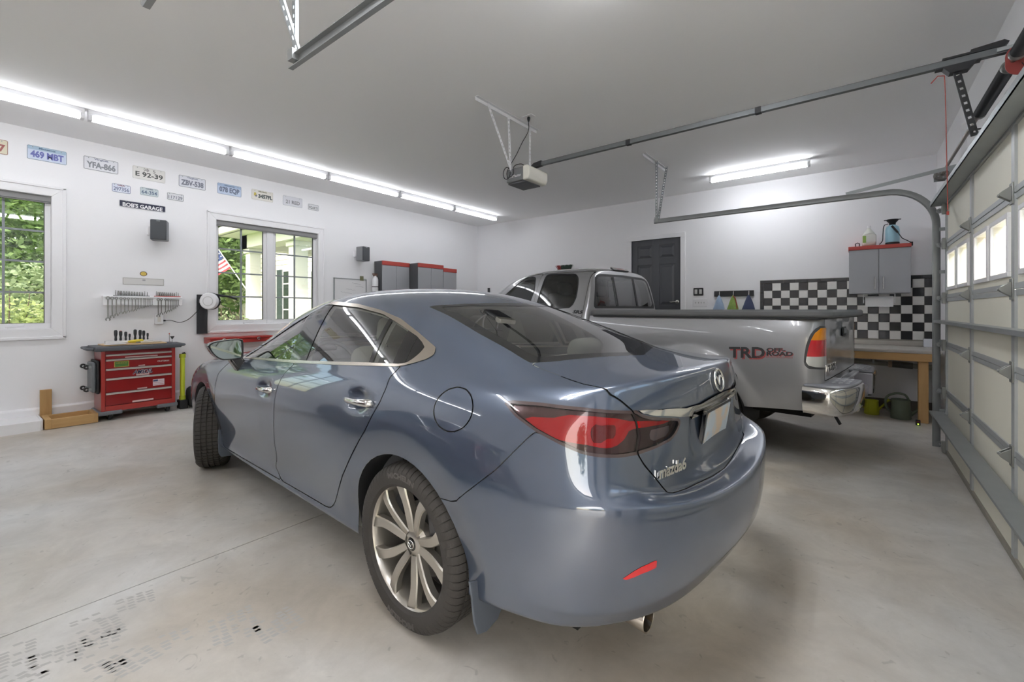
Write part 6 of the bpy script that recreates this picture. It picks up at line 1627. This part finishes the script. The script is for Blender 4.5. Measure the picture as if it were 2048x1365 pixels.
# wooden box, board and strips on the floor
M_pine = wood_mat('pine_y', 'b08a55', 'c9a571', 2.5, 'Y'); M_pinez = wood_mat('pine_z', 'a57f4b', 'be9a66', 2.5, 'Z'); M_pinex = wood_mat('pine_x', 'b08a55', 'c9a571', 2.5, 'X')
o = thing('wooden_box', 'open shallow wooden box on the floor by the curb', 'box', (.245, -6.875, fz(.25)))
MB().box(.135, .165, -.135, .19, 0, .098).build('side', M_pine, o, bevel=.002); MB().box(-.165, -.135, -.135, .19, 0, .098).build('side', M_pine, o, bevel=.002)
MB().box(-.165, .165, -.185, -.135, 0, .102).build('end', M_pinex, o, bevel=.002); MB().box(-.165, .165, .19, .225, 0, .098).build('end', M_pinex, o, bevel=.002); MB().box(-.135, .135, -.135, .19, 0, .012).build('bottom', M_pine, o)
tag(MB().box(.022, .06, -7.062, -6.972, fz(0) + .002, .435).build('upright_board', M_pinez, None, bevel=.002), 'short upright wooden board leaning at the wall behind the box', 'board')
tag(MB().box(.03, .07, -6.66, -6.45, z0 + .0, z0 + .06).build('wood_strip', M_pine, None), 'thin wooden strip on the floor behind the chest', 'strip')
# ---------------------------------------------------------------- things on the back wall
tile_me = {}
def tile_mesh(w, h, name):
    k = (round(w, 4), round(h, 4), name)
    if k not in tile_me:
        g = .0012; m = MB(); e = .003; d = .008
        m.add([(g, 0, g), (w - g, 0, g), (w - g, 0, h - g), (g, 0, h - g), (g, -d + e, g), (w - g, -d + e, g), (w - g, -d + e, h - g), (g, -d + e, h - g), (g + e, -d, g + e), (w - g - e, -d, g + e), (w - g - e, -d, h - g - e), (g + e, -d, h - g - e)],
              [(8, 9, 10, 11), (0, 1, 5, 4), (1, 2, 6, 5), (2, 3, 7, 6), (3, 0, 4, 7), (4, 5, 9, 8), (5, 6, 10, 9), (6, 7, 11, 10), (7, 4, 8, 11)])
        me = bpy.data.meshes.new('tile'); me.from_pydata(m.v, [], m.f); me.update(); me.materials.append(M_tb if name == 'b' else M_tw); tile_me[k] = me
    return tile_me[k]
M_tb = mat('black_tile', '2c2c2e', .08, coat=.5); M_tw = mat('white_tile', 'e0dfdb', .12, coat=.5)
spl = MB().box(5.868, W, -.004, 0, .905, 1.758).build('trim_2', mat('grout', '9a968c', .9)); struct(spl); spl['label'] = 'black and white checkered tile splashback'
TP = .1123; TX0, TZ1 = 5.92, 1.708
def put(x, z, w, h, c):
    o = bpy.data.objects.new('tile', tile_mesh(w, h, c)); COL.objects.link(o); o.parent = spl; o.location = (x, -.0035, z)
for r in range(7):
    for c in range(17):
        w = min(TP, W - TX0 - c * TP)
        if w > .02: put(TX0 + c * TP, TZ1 - (r + 1) * TP, w, TP, 'b' if (r + c) % 2 == 0 else 'w')
for k in range(13):
    w = min(.152, W - 5.87 - .152 * k)
    if w > .02: put(5.87 + .152 * k, TZ1, w, .048, 'b')
for k in range(6): put(5.87, TZ1 - .138 * (k + 1), .05, .138, 'b')
# wall cabinet with red top
o = thing('wall_cabinet', 'grey two-door wall cabinet with red top over the tiled bench', 'cabinet', (7.262, 0, 1.522)); cw = .613
MB().box(-cw / 2, cw / 2, -.28, -.009, 0, .575).build('carcass', mat('cabinet_side_light', '8a8c90', .5), o)
MB().box(-cw / 2 - .006, cw / 2 + .006, -.31, -.009, .575, .622).build('red_top', M_cred, o, bevel=.003)
for s in (-1, 1):
    a, b = (-cw / 2 + .001, -.0025) if s < 0 else (.0025, cw / 2 - .001); dd = MB().box(a, b, -.30, -.281, .002, .572).build('door', M_cdoor, o, bevel=.002)
    MB().tube([(s * .042, -.30, .055), (s * .042, -.322, .055), (s * .042, -.322, .215), (s * .042, -.30, .215)], .006, 8).build('handle', M_chrome, dd)
# jug, sprayer, clamp
o = thing('white_jug', 'white translucent jug with green label on the red cabinet top', 'jug', (7.165, -.17, 2.1445)); M_jug = mat('jug_plastic', 'dfe0d8', .4)
rbox(.150, .125, .17, .035, (0, 0, .086)).build('body', M_jug, o, smooth=60)
MB().lathe([(.062, .165), (.05, .19), (.026, .225), (.018, .24), (.018, .25)], 20).build('shoulder', M_jug, o, smooth=60); MB().lathe([(.021, .25), (.021, .275), (0, .275)], 16).build('cap', M_vinyl, o)
MB().box(-.066, -.03, -.0645, -.0630, .05, .14).build('label_green', mat('label_green', '8db45a', .5), o); MB().box(-.028, .066, -.0645, -.0630, .05, .14).build('label_white', mat('label_white', 'd8dad4', .5), o)
o = thing('pump_sprayer', 'light blue pump sprayer with black funnel top on the cabinet', 'sprayer', (7.40, -.17, 2.1445))
MB().lathe([(.07, .0), (.072, .03), (0.07, .035)], 28).build('base', M_blackp, o, smooth=40); MB().lathe([(.07, .034), (.072, .06), (.072, .19), (.062, .235), (.035, .255), (.03, .262)], 28).build('tank', mat('sprayer_blue', '9cc7d6', .35), o, smooth=50)
MB().lathe([(.032, .255), (.034, .285), (.058, .315), (.068, .328), (.064, .330), (.05, .315), (0, .30)], 26).build('funnel', M_blackp, o, smooth=40); MB().box(-.085, .085, -.012, .012, .322, .332).build('pump_handle', M_blackp, o, bevel=.004)
MB().tube(spline([(-.045, -.03, .275), (-.085, -.05, .25), (-.095, -.06, .15), (-.10, -.065, .06), (-.13, -.06, .012)], 5), .005, 6).build('hose', M_blackp, o, smooth=60)
MB().tube([(-.01, -.078, .24), (.05, -.085, .145)], [.013, .011], 8).tube([(.05, -.085, .145), (.09, -.085, .07), (.165, -.10, .015)], .005, 6).build('wand', M_blackp, o, smooth=50); MB().cbox((.175, -.105, -.01), (.03, .02, .05)).build('nozzle', M_blackp, o, bevel=.004)
o = thing('spring_clamp', 'small black clamp on the left of the red cabinet top', 'clamp', (7.045, -.20, 2.1445)); MB().tube([(-.02, 0, .004), (-.022, 0, .045), (0, 0, .058), (.022, 0, .045), (.02, 0, .004)], .006, 8).build('jaw', M_blackp, o, smooth=60)
# paper towel
o = thing('paper_towel_holder', 'white paper towel roll under the wall cabinet', 'paper towel', (7.265, -.20, 1.42))
MB().lathe([(.02, -.14), (.066, -.14), (.066, .14), (.02, .14)], 28, Matrix.Rotation(PI / 2, 4, 'Y'), closed=True).build('roll', mat('paper_white', 'dedede', .8), o, smooth=40)
MB().box(-.14, .14, -.0672, -.0660, -.07, .0).build('loose_sheet', MATS['paper_white'], o)
for s in (-1, 1): MB().box(s * .158 - .004, s * .158 + .004, -.02, .02, -.025, .095).lathe([(0, -.004), (.02, -.004), (.02, .004), (0, .004)], 14, Matrix.Translation((s * .155, 0, 0)) @ Matrix.Rotation(PI / 2, 4, 'Y')).build('arm', M_vinyl, o)
MB().box(-.16, .16, -.02, .02, .092, .10).build('mount', M_vinyl, o)
# bench
M_lam = mat('grey_laminate', 'b9b5ae', .35, var=.10, vscale=18)
o = thing('workbench', 'wooden bench with grey laminate counter under the tiles', 'workbench', (0, 0, 0))
MB().box(5.5, W - .03, -.80, -.004, .802, .842).build('countertop', M_lam, o, bevel=.012, seg=3); MB().box(5.5, W - .03, -.03, -.005, .843, .905).build('splash_lip', M_lam, o, bevel=.003)
M_lum = wood_mat('bench_pine', 'b88d52', 'cda873', 2.2, 'X'); M_lumz = wood_mat('bench_pine_z', 'b88d52', 'cda873', 2.2, 'Z')
MB().box(5.52, W - .06, -.79, -.752, .712, .802).build('apron', M_lum, o, bevel=.003)
for x in (5.6, 7.60): MB().box(x, x + .088, -.752, -.664, .0, .802).build('leg', M_lumz, o, bevel=.003)
MB().box(7.60, 7.69, -.72, -.1, .71, .75).build('side_rail', M_lum, o)
tag(MB().box(7.70, 7.78, -.14, -.05, .843, .945).build('white_box', mat('box_white', 'dfe2ea', .5), None, bevel=.004), 'small white box at the right end of the bench counter', 'box')
o = thing('drain_pipe', 'grey pipe with coupling sloping under the bench', 'pipe', (0, 0, 0)); MB().cyl((6.0, -.10, .66), (7.40, -.10, .60), .03, 16).build('pipe', mat('pipe_grey', '9d9c92', .5), o, smooth=60)
MB().cyl((7.40, -.10, .60), (7.60, -.10, .592), .04, 16).build('coupling', mat('coupling_dark', '6f6f69', .5), o, smooth=60); MB().cyl((7.60, -.10, .592), (7.80, -.10, .584), .03, 16).build('pipe', MATS['pipe_grey'], o, smooth=60); MB().lathe([(.036, -.02), (.042, -.015), (.042, .015), (.036, .02)], 16, Matrix.Translation((7.38, -.10, .6)) @ Matrix.Rotation(PI / 2, 4, 'Y'), caps=False).build('collar', mat('collar_tan', 'b9a68f', .5), o)
for x in (6.3, 7.2): MB().box(x, x + .02, -.13, 0.0, .60, .66).build('hanger', M_galv, o)
# watering cans
def can(x, y, s, col, label, name):
    o = thing(name, label, 'watering can', (x, y, 0), 0); m_ = mat('can_' + col, col, .5)
    MB().lathe([(0, 0), (.085 * s, 0), (.09 * s, .012 * s), (.086 * s, .03 * s), (.088 * s, .03 * s), (.078 * s, .19 * s), (.081 * s, .195 * s), (.081 * s, .205 * s), (.074 * s, .205 * s), (.07 * s, .17 * s), (0, .16 * s)], 30).build('body', m_, o, smooth=40)
    return o, m_
o, m_ = can(7.185, -.52, .86, 'b3b726', 'small yellow-green watering can behind the pickup bumper', 'watering_can')
MB().tube([(.06, 0, .06), (.11, 0, .12), (.155, 0, .185)], [.016, .012, .010], 10).build('spout', m_, o, smooth=60); MB().lathe([(.012, 0), (.02, .03), (0, .03)], 12, basis((.15, 0, .178), (0, 1, 0), (-.7, 0, .7), (.7, 0, .7))).build('rose', m_, o, smooth=40)
MB().tube(spline([(-.055, 0, .17), (-.10, 0, .20), (-.12, 0, .13), (-.075, 0, .07)], 5), .008, 8).build('handle', m_, o, smooth=60)
o, m_ = can(7.455, -.60, 1.12, '66705f', 'large grey-green watering can under the bench', 'watering_can')
MB().tube([(.085, 0, .05), (.13, 0, .10), (.19, 0, .16), (.24, 0, .25)], [.022, .016, .013, .012], 10).build('spout', m_, o, smooth=60)
MB().tube(spline([(-.088, 0, .07), (-.135, 0, .13), (-.13, 0, .24), (-.05, 0, .295), (.04, 0, .285), (.082, 0, .20)], 6), .013, 10).build('handle', m_, o, smooth=60)
o = thing('photo_eye', 'tiny black safety sensor with a green light at the track foot', 'sensor', (7.585, -.90, 0)); MB().box(-.02, .02, -.02, .02, .0, .06).build('case', M_blackp, o, bevel=.004); MB().box(-.006, .006, -.022, -.020, .012, .02).build('led', emat('led_green', 'b8ff3a', 3.0), o); MB().box(-.012, .012, -.022, -.020, .035, .05).build('lens', mat('led_red', '7a1f2c', .3), o)
# switches
o = thing('wall_switch', 'black double rocker switch beside the dark door', 'switch', (4.966, 0, 1.61)); MB().prism(rrect(.155, .13, .012), 0, .012, 'XY', WB(0, 0)).build('plate', mat('switch_black', '2b2b2d', .4), o, bevel=.003)
for q in (-.036, .036): MB().prism(rrect(.042, .075, .004, cx=q), .012, .017, 'XY', WB(0, 0)).build('rocker', mat('rocker_white', 'c9c9c6', .4), o)
o = thing('switch_plate', 'white four-gang toggle switch plate below the black one', 'switch', (4.992, 0, 1.427)); MB().prism(rrect(.225, .128, .008), 0, .007, 'XY', WB(0, 0)).build('plate', M_vinyl, o, bevel=.003)
for k in range(4): MB().prism(rrect(.012, .024, .002, cx=-.066 + .044 * k), .007, .016, 'XY', WB(0, 0)).build('toggle', mat('toggle_grey', 'b9b9b9', .4), o)
tag(MB().box(.335, .395, -.02, 0, 1.69, 1.815).build('black_switch', mat('switch_black', '2b2b2d', .4), None, bevel=.004), 'small black wall box near the room corner', 'switch')
# hook rack and bags
o = thing('hook_rack', 'black board with three metal hooks on the back wall', 'hook rack', (5.50, 0, 1.567)); MB().box(-.285, .285, -.02, 0, -.045, .045).build('board', mat('switch_black', '2b2b2d', .4), o, bevel=.003)
for x in (-.205, .0, .22): MB().tube([(x, -.02, .035), (x, -.028, .0), (x, -.03, -.03), (x, -.05, -.045), (x, -.06, -.03)], .006, 8).build('hook', M_chrome, o, smooth=60)
def bag(x, w, h, col, label, c2=None, strap=None):
    o = thing('cloth_bag', label, 'bag', (x, -.055, 1.53), 0, 'cloth bags on the hooks'); m = MB(); n = 14; rows = 9; vs = []
    for i in range(rows + 1):
        t = i / rows; ww = w * (.10 + .90 * min(1, t * 1.5) ** .8) / 2; dp = .012 + .025 * math.sin(PI * min(t, .9))
        for k in range(n):
            a = 2 * PI * k / n; vs.append((ww * math.cos(a) * (1 + .04 * math.sin(5 * a + t * 6)), dp * math.sin(a) + .0, -h * t + .01))
    fs = [(i * n + k, (i + 1) * n + k, (i + 1) * n + (k + 1) % n, i * n + (k + 1) % n) for i in range(rows) for k in range(n)] + [tuple(range(n)), tuple(range(rows * n, rows * n + n))[::-1]]
    m.add(vs, fs).build('cloth', mat('cloth_' + col, col, .9, var=.35 if c2 else .12, vscale=38 if c2 else 12), o, smooth=50)
    if strap: MB().tube(spline([(0, -.01, .0), (.04, -.02, -.05), (.065, -.03, -.2)], 5), .007, 6).build('strap', mat('strap_' + strap, strap, .8), o)
bag(5.295, .17, .32, '9fb3cc', 'pale blue denim bag on the left hook')
bag(5.50, .165, .32, '8ea85a', 'green patterned bag with red strap on the middle hook', 1, 'a8504a')
bag(5.72, .185, .34, '474f6c', 'navy blue bag on the right hook')
# push broom standing behind the pickup
o = thing('push_broom', 'red and black bristled broom head rising over the pickup roof', 'broom', (2.47, -.15, 0)); MB().cyl((0, 0, 0), (0, 0, 2.09), .012, 10).build('handle', M_pinez, o, smooth=60); MB().box(-.15, .15, -.03, .03, 2.085, 2.115).build('head', mat('broom_wood', '6b5140', .6), o, bevel=.008)
br = MB(); r3 = np.random.default_rng(2)
for k in range(420):
    x, y = r3.uniform(-.14, .14), r3.uniform(-.025, .025); p = Vector((x, y, 2.115)); q = Vector((x * 1.28 + r3.normal(0, .006), y * 1.7 + r3.normal(0, .006), 2.19 + r3.uniform(-.01, .01)))
    br.add([p + Vector((.003, 0, 0)), p - Vector((.003, 0, 0)), q - Vector((.002, 0, 0)), q + Vector((.002, 0, 0))], [(0, 1, 2, 3)])
nq = len(br.f); b1 = MB(); b2 = MB()
for f in br.f: (b1 if br.v[f[0]][0] < -.06 else b2).add([br.v[i] for i in f], [(0, 1, 2, 3)])
stuff(b1.build('bristles', mat('bristle_red', '9a3a3a', .8), o)); stuff(b2.build('bristles', mat('bristle_dark', '34463c', .8), o))
# ---------------------------------------------------------------- outdoors
rng = np.random.default_rng(3)
def leaf_mat(name, c1, c2):
    if name in MATS: return MATS[name]
    m = bpy.data.materials.new(name); m.use_nodes = True
    N = m.node_tree.nodes; L = m.node_tree.links; b = N['Principled BSDF']
    tc = N.new('ShaderNodeTexCoord'); n = N.new('ShaderNodeTexNoise'); n.inputs['Scale'].default_value = 2.2; n.inputs['Detail'].default_value = 6
    L.new(tc.outputs['Object'], n.inputs['Vector'])
    r = N.new('ShaderNodeValToRGB'); r.color_ramp.elements[0].color = lin(c1); r.color_ramp.elements[1].color = lin(c2); r.color_ramp.elements[0].position = .36; r.color_ramp.elements[1].position = .64
    L.new(n.outputs['Fac'], r.inputs['Fac']); L.new(r.outputs['Color'], b.inputs['Base Color']); b.inputs['Roughness'].default_value = .6
    t = N.new('ShaderNodeBsdfTranslucent'); L.new(r.outputs['Color'], t.inputs['Color']); mx = N.new('ShaderNodeMixShader'); mx.inputs['Fac'].default_value = .35
    L.new(b.outputs['BSDF'], mx.inputs[1]); L.new(t.outputs['BSDF'], mx.inputs[2]); L.new(mx.outputs['Shader'], N['Material Output'].inputs['Surface'])
    MATS[name] = m; return m
LM = [leaf_mat('leaf_mid', '5c7440', '8fa767'), leaf_mat('leaf_deep', '46593a', '6f8651'), leaf_mat('leaf_lime', '93a05c', 'bcc486'), leaf_mat('leaf_pale', '7c8c60', 'a8b489')]
M_bark = mat('bark', '5c4d3f', .9, var=.25, vscale=20)
def crown(blobs, n, size):
    """leaf quads scattered through ellipsoids (cx, cy, cz, rx, ry, rz)"""
    vol = np.array([b[3] * b[4] * b[5] for b in blobs]); pick = rng.choice(len(blobs), n, p=vol / vol.sum())
    B_ = np.array(blobs)[pick]; d = rng.normal(size=(n, 3)); d /= np.linalg.norm(d, axis=1)[:, None]; r = rng.uniform(.25, 1, n) ** .5
    c = B_[:, :3] + d * r[:, None] * B_[:, 3:6]
    a = rng.normal(size=(n, 3)); a[:, 2] *= .6; a /= np.linalg.norm(a, axis=1)[:, None]; b = np.cross(a, rng.normal(size=(n, 3))); b /= np.linalg.norm(b, axis=1)[:, None]
    s = size * rng.uniform(.6, 1.3, n)[:, None]
    V = np.stack([c - a * s, c + b * s * .45, c + a * s, c - b * s * .45], 1).reshape(-1, 3)
    F = np.arange(4 * n).reshape(-1, 4)
    me = bpy.data.meshes.new('crown'); me.from_pydata(V.tolist(), [], F.tolist()); me.update(); return me
def tree(name, label, pos, blobs, n, size, lm, trunk=None, cat='tree', group=None):
    t = thing(name, label, cat, pos, 0, group)
    o = link_mesh('foliage', crown(blobs, n, size), LM[lm], t); o['kind'] = 'stuff'
    if trunk:
        for (p, q, r0, r1) in trunk: MB().tube([p, tuple((Vector(p) + Vector(q)) / 2 + Vector((.03, .05, 0))), q], [r0, (r0 + r1) / 2, r1], 8).build('trunk' if r0 > .05 else 'branch', M_bark, t, smooth=60)
    return t
gm = MB().box(-40, -0.16, -40, 40, -.35, -.15)
g_ = struct(gm.build('ground_lawn', mat('lawn', '7c9a4e', .9, var=.25, vscale=1.5))); g_['label'] = 'green lawn outside the windows'
g_ = struct(MB().box(8.04, 40, -40, 40, -.35, -.02).build('driveway', mat('driveway_concrete', 'd6d2ca', .8, var=.12, vscale=1.2))); g_['label'] = 'pale driveway outside the overhead doors'
# trees seen through the left window and beyond
tree('maple_tree', 'tall mid green tree filling the top of the left window', (-9.0, -7.2, -.15), [(0, 0, 3.6, 2.2, 2.2, 1.8), (.8, 1.2, 4.6, 1.8, 1.8, 1.6), (-.5, -1.5, 4.3, 2.0, 2.0, 1.6)], 16000, .085, 0, [((0, 0, 0), (0, 0, 3.2), .16, .10)], group='trees outside the windows')
tree('oak_tree', 'dark green tree standing behind the maple in the left window', (-13.0, -5.2, -.15), [(0, 0, 3.5, 3.2, 3.4, 2.6), (0, -3.0, 3.4, 2.8, 3.2, 2.6), (.5, 2.5, 4.5, 3, 3, 2.6)], 16000, .12, 1, [((0, 0, 0), (0, 0, 4.0), .2, .12)], group='trees outside the windows')
tree('beech_tree', 'broad green tree left of the porch gable', (-11.5, .2, -.15), [(0, 0, 3.6, 2.8, 3.0, 2.6), (.5, -2.4, 3.8, 2.4, 2.6, 2.4), (0, 1, 6, 2.6, 2.6, 2)], 16000, .11, 0, [((0, 0, 0), (0, 0, 4.0), .2, .12)], group='trees outside the windows')
tree('elm_tree', 'far deep green tree closing the view behind the porch', (-17.0, 4.0, -.15), [(0, 0, 4, 4, 4, 3.5), (-1, -5, 4, 4, 4, 3.5), (0, 4, 5, 4, 4, 3.5)], 11000, .2, 1, [((0, 0, 0), (0, 0, 5), .25, .15)], group='trees outside the windows')
tree('lime_shrub', 'yellow green shrub low in the left window', (-2.6, -7.35, -.15), [(0, 0, 1.15, .6, .75, .55), (.1, .75, 1.05, .5, .5, .45), (0, -.7, 1.3, .5, .6, .55)], 4200, .045, 2, [((0, .1, 0), (.05, .22, 1.75), .015, .006), ((0, .15, 0), (.0, .42, 1.7), .015, .005), ((.05, .0, 0), (.0, -.25, 1.6), .015, .005)], 'shrub', 'shrubs outside the windows')
tree('laurel_shrub', 'pale leafy shrub behind the lime one in the left window', (-4.6, -6.4, -.15), [(0, 0, 1.5, .9, 1.2, .9), (.3, -1.2, 1.3, .8, .9, .8)], 5200, .06, 3, [((0, 0, 0), (0, .05, 1.6), .03, .01)], 'shrub', 'shrubs outside the windows')
tree('twiggy_bush', 'brown twiggy bush at the foot of the porch column', (-2.9, -4.35, -.15), [(0, 0, 1.0, .55, .6, .45)], 500, .05, 3, [((.02 * k, .03 * k, 0), (.12 * math.cos(k * 1.7) + .02 * k - .1, .45 * math.sin(k * 2.1), 1.45 + .1 * math.sin(k)), .014, .004) for k in range(16)], 'shrub', 'shrubs outside the windows')
tree('hydrangea_bush', 'round bush beside the porch steps', (-4.4, -4.9, -.15), [(0, 0, .9, .8, .9, .8)], 2200, .07, 3, [((0, 0, 0), (0, 0, .9), .03, .01)], 'shrub', 'shrubs outside the windows')
# trees across the drive, mirrored in the paintwork
for k, (x, y) in enumerate(((20, -15), (21, -10), (22, -19), (19, -24))):
    tree('roadside_tree', ['leftmost', 'second', 'third', 'farthest'][k] + ' tree across the driveway behind the photographer', (x, y, -.02), [(0, 0, 4, 2.8, 2.8, 3.0), (0, 1.5, 5.5, 2.2, 2.2, 2.2)], 2500, .26, k % 2, [((0, 0, 0), (0, 0, 4), .2, .12)], group='trees across the drive')
# house porch seen through the twin window
M_hw = mat('house_white', 'ece8e2', .6); M_roof = mat('grey_shingle', '8d8a86', .9, var=.2, vscale=25); M_green = mat('dark_shutter', '3f4b4c', .5)
def column(x, y, w, z1, label):
    c = thing('porch_column', label, 'column', (x, y, -.15), 0, 'white porch columns')
    MB().box(-w / 2, w / 2, -w / 2, w / 2, .0, z1).build('shaft', M_hw, c, bevel=.006)
    MB().box(-w / 2 - .04, w / 2 + .04, -w / 2 - .04, w / 2 + .04, z1 - .01, z1 + .10).build('capital', M_hw, c, bevel=.01)
    MB().box(-w / 2 - .03, w / 2 + .03, -w / 2 - .03, w / 2 + .03, .30, .52).build('base', M_hw, c, bevel=.01)
column(-4.28, -3.20, .24, 2.80, 'white square porch column left of the window mullion, holding the flag')
column(-2.25, -3.12, .28, 2.80, 'wider white porch column in the right sash')
column(-2.25, -2.32, .28, 2.80, 'white porch column at the right edge of the twin window')
pr = thing('porch_roof', 'white gabled porch roof with grey shingles', 'porch', (-4.3, -3.2, 2.75))
MB().box(-.18, 3.2, -.20, .18, .0, .30).build('beam', M_hw, pr); MB().box(-.18, .18, -.2, 2.15, .0, .30).build('beam', M_hw, pr)
MB().box(-.55, 3.4, -.55, 2.15, .30, .36).build('soffit', M_hw, pr)
MB().box(-.62, 3.45, -.62, -.50, .30, .46).build('gutter', M_hw, pr, bevel=.02); MB().box(-.62, -.50, -.62, 2.15, .30, .46).build('gutter', M_hw, pr, bevel=.02)
MB().add([(-.60, -.60, .46), (3.45, -.60, .46), (3.45, 1.6, 1.8), (1.2, 1.6, 1.8), (-.60, 2.15, .46), (1.2, 2.15, 1.8)], [(0, 1, 2, 3), (0, 3, 5, 4)]).build('shingles', M_roof, pr)
gb = thing('white_house', 'white lap-sided house wall with dark shutters behind the porch', 'house', (-11.0, -1.0, -.15))
hb = 0
for k in range(27):
    z = .2 + k * .16
    MB().add([(0, -.0, z), (9.0, 0, z), (9.0, 0, z + .165), (0, 0, z + .165), (0, -.02, z), (9.0, -.02, z)], [(4, 5, 2, 3), (0, 1, 5, 4)]).build('siding_board', M_hw, gb)
MB().box(0, 9, .01, .05, .0, 4.6).build('wall', M_hw, gb)
for x in (3.46, 6.4):
    w_ = MB().box(x, x + .95, -.04, .0, 1.0, 2.75).build('house_window', M_hw, gb, bevel=.01)
    for c in range(2):
        for r in range(4): MB().box(x + .08 + c * .41, x + .46 + c * .41, -.045, -.041, 1.08 + r * .41, 1.45 + r * .41).build('pane', mat('dark_pane', '39433f', .1), w_)
    for sx in (x - .36, x + .98): MB().box(sx, sx + .34, -.06, -.02, 1.0, 2.75).build('shutter', M_green, gb, bevel=.006)
hd = MB().box(5.2, 6.0, -.04, 0, .4, 2.8).build('house_door', M_hw, gb)
MB().box(5.3, 5.9, -.045, -.041, 1.2, 2.6).build('pane', MATS['dark_pane'], hd)
# porch floor and rail
MB_ = MB().box(-11, -1.0, -3.0, -1.03, -.15, .25); tag(MB_.build('porch_deck', mat('deck_grey', 'a8a39a', .8)), 'grey deck of the porch beyond the twin window', 'deck')
rail = thing('porch_railing', 'white stair railing beside the porch column', 'railing', (-4.0, -3.75, -.15))
MB().tube([(-.9, -.65, .85), (.3, .35, 1.15)], .035, 8).build('handrail', M_hw, rail); MB().tube([(-.9, -.65, .15), (.3, .35, .45)], .03, 8).build('bottom_rail', M_hw, rail)
for k in range(9):
    t = k / 8; MB().cyl((-.9 + 1.2 * t, -.65 + t, .15 + .3 * t), (-.9 + 1.2 * t, -.65 + t, .85 + .3 * t), .016, 6).build('baluster', M_hw, rail)
# flag on its slanting pole
fp0 = px_on(494.5, 582, 0, -4.36); dpt = (px_on(494.5, 582, 0, -4.36) - CAM) @ np.array([-math.sin(PSI), math.cos(PSI), 0])
fp1 = CAM + px_ray(432, 492) * dpt
fl = thing('flag', 'red white and blue striped flag on a slanted pole', 'flag', tuple(fp0))
u = Vector(fp1 - fp0); L_ = u.length; u.normalize(); viewd = Vector((-math.sin(PSI), math.cos(PSI), 0)); v = viewd.cross(u).normalized(); v = v if v.z < 0 else -v
MB().tube([Vector((0, 0, 0)), u * (L_ * 1.02)], .012, 8).build('pole', mat('white_pole', 'e9e6df', .4), fl, smooth=60)
fw, fh = .95, .62
for k in range(13):
    a0, a1 = L_ * 1.0 - fh * k / 13, L_ * 1.0 - fh * (k + 1) / 13; P = []
    nseg = 10
    for i in range(nseg + 1):
        q = fw * i / nseg; wv = viewd * (.03 * math.sin(q * 9 + k * .1)); P += [u * a0 + v * q + wv, u * a1 + v * q + wv]
    MB().grid(P, nseg + 1, 2).build('stripe', mat('flag_red', 'a8323c', .7) if k % 2 == 0 else mat('flag_white', 'eeeae6', .7), fl)
P = []
for i in range(6):
    q = fw * .42 * i / 5; wv = viewd * (.03 * math.sin(q * 9) - .006); P += [u * L_ + v * q + wv, u * (L_ - fh * 7 / 13) + v * q + wv]
MB().grid(P, 6, 2).build('canton', mat('flag_blue', '2f3f6e', .7), fl)
st = MB()
for i in range(5):
    for j in range(4):
        c = u * (L_ - fh * (.06 + .13 * j)) + v * (fw * .42 * (i + .5) / 5) - viewd * .012; r_ = .016
        st.add([c + u * r_ * math.cos(2 * PI * k / 5) + v * r_ * math.sin(2 * PI * k / 5) for k in range(5)], [(0, 1, 2, 3, 4)])
so = st.build('stars', MATS['flag_white'], fl); so['kind'] = 'stuff'
# white sided building across the drive, seen through the door lights
nb = thing('house_wing', 'white lap-sided wall seen through the overhead door lights', 'building', (8.06, 1.6, 0))
for k in range(28):
    z = .0 + k * .17; MB().add([(0, 0, z), (6, 0, z), (6, 0, z + .175), (0, 0, z + .175), (0, -.025, z), (6, -.025, z)], [(4, 5, 2, 3), (0, 1, 5, 4)]).build('siding_board', M_hw, nb)
MB().box(0, 6, .005, .1, 0, 4.8).build('wall', M_hw, nb)
lp = thing('porch_lantern', 'dark grey wall lantern outside, seen through a door light', 'lantern', (8.55, 1.56, 2.35)); MB().lathe([(.0, .10), (.03, .09), (.13, .0), (.13, -.01), (0, -.01)], 16).build('hood', mat('lantern_grey', '6a6d70', .5), lp, smooth=40); MB().box(-.02, .02, .0, .04, -.05, .05).build('bracket', MATS['lantern_grey'], lp)
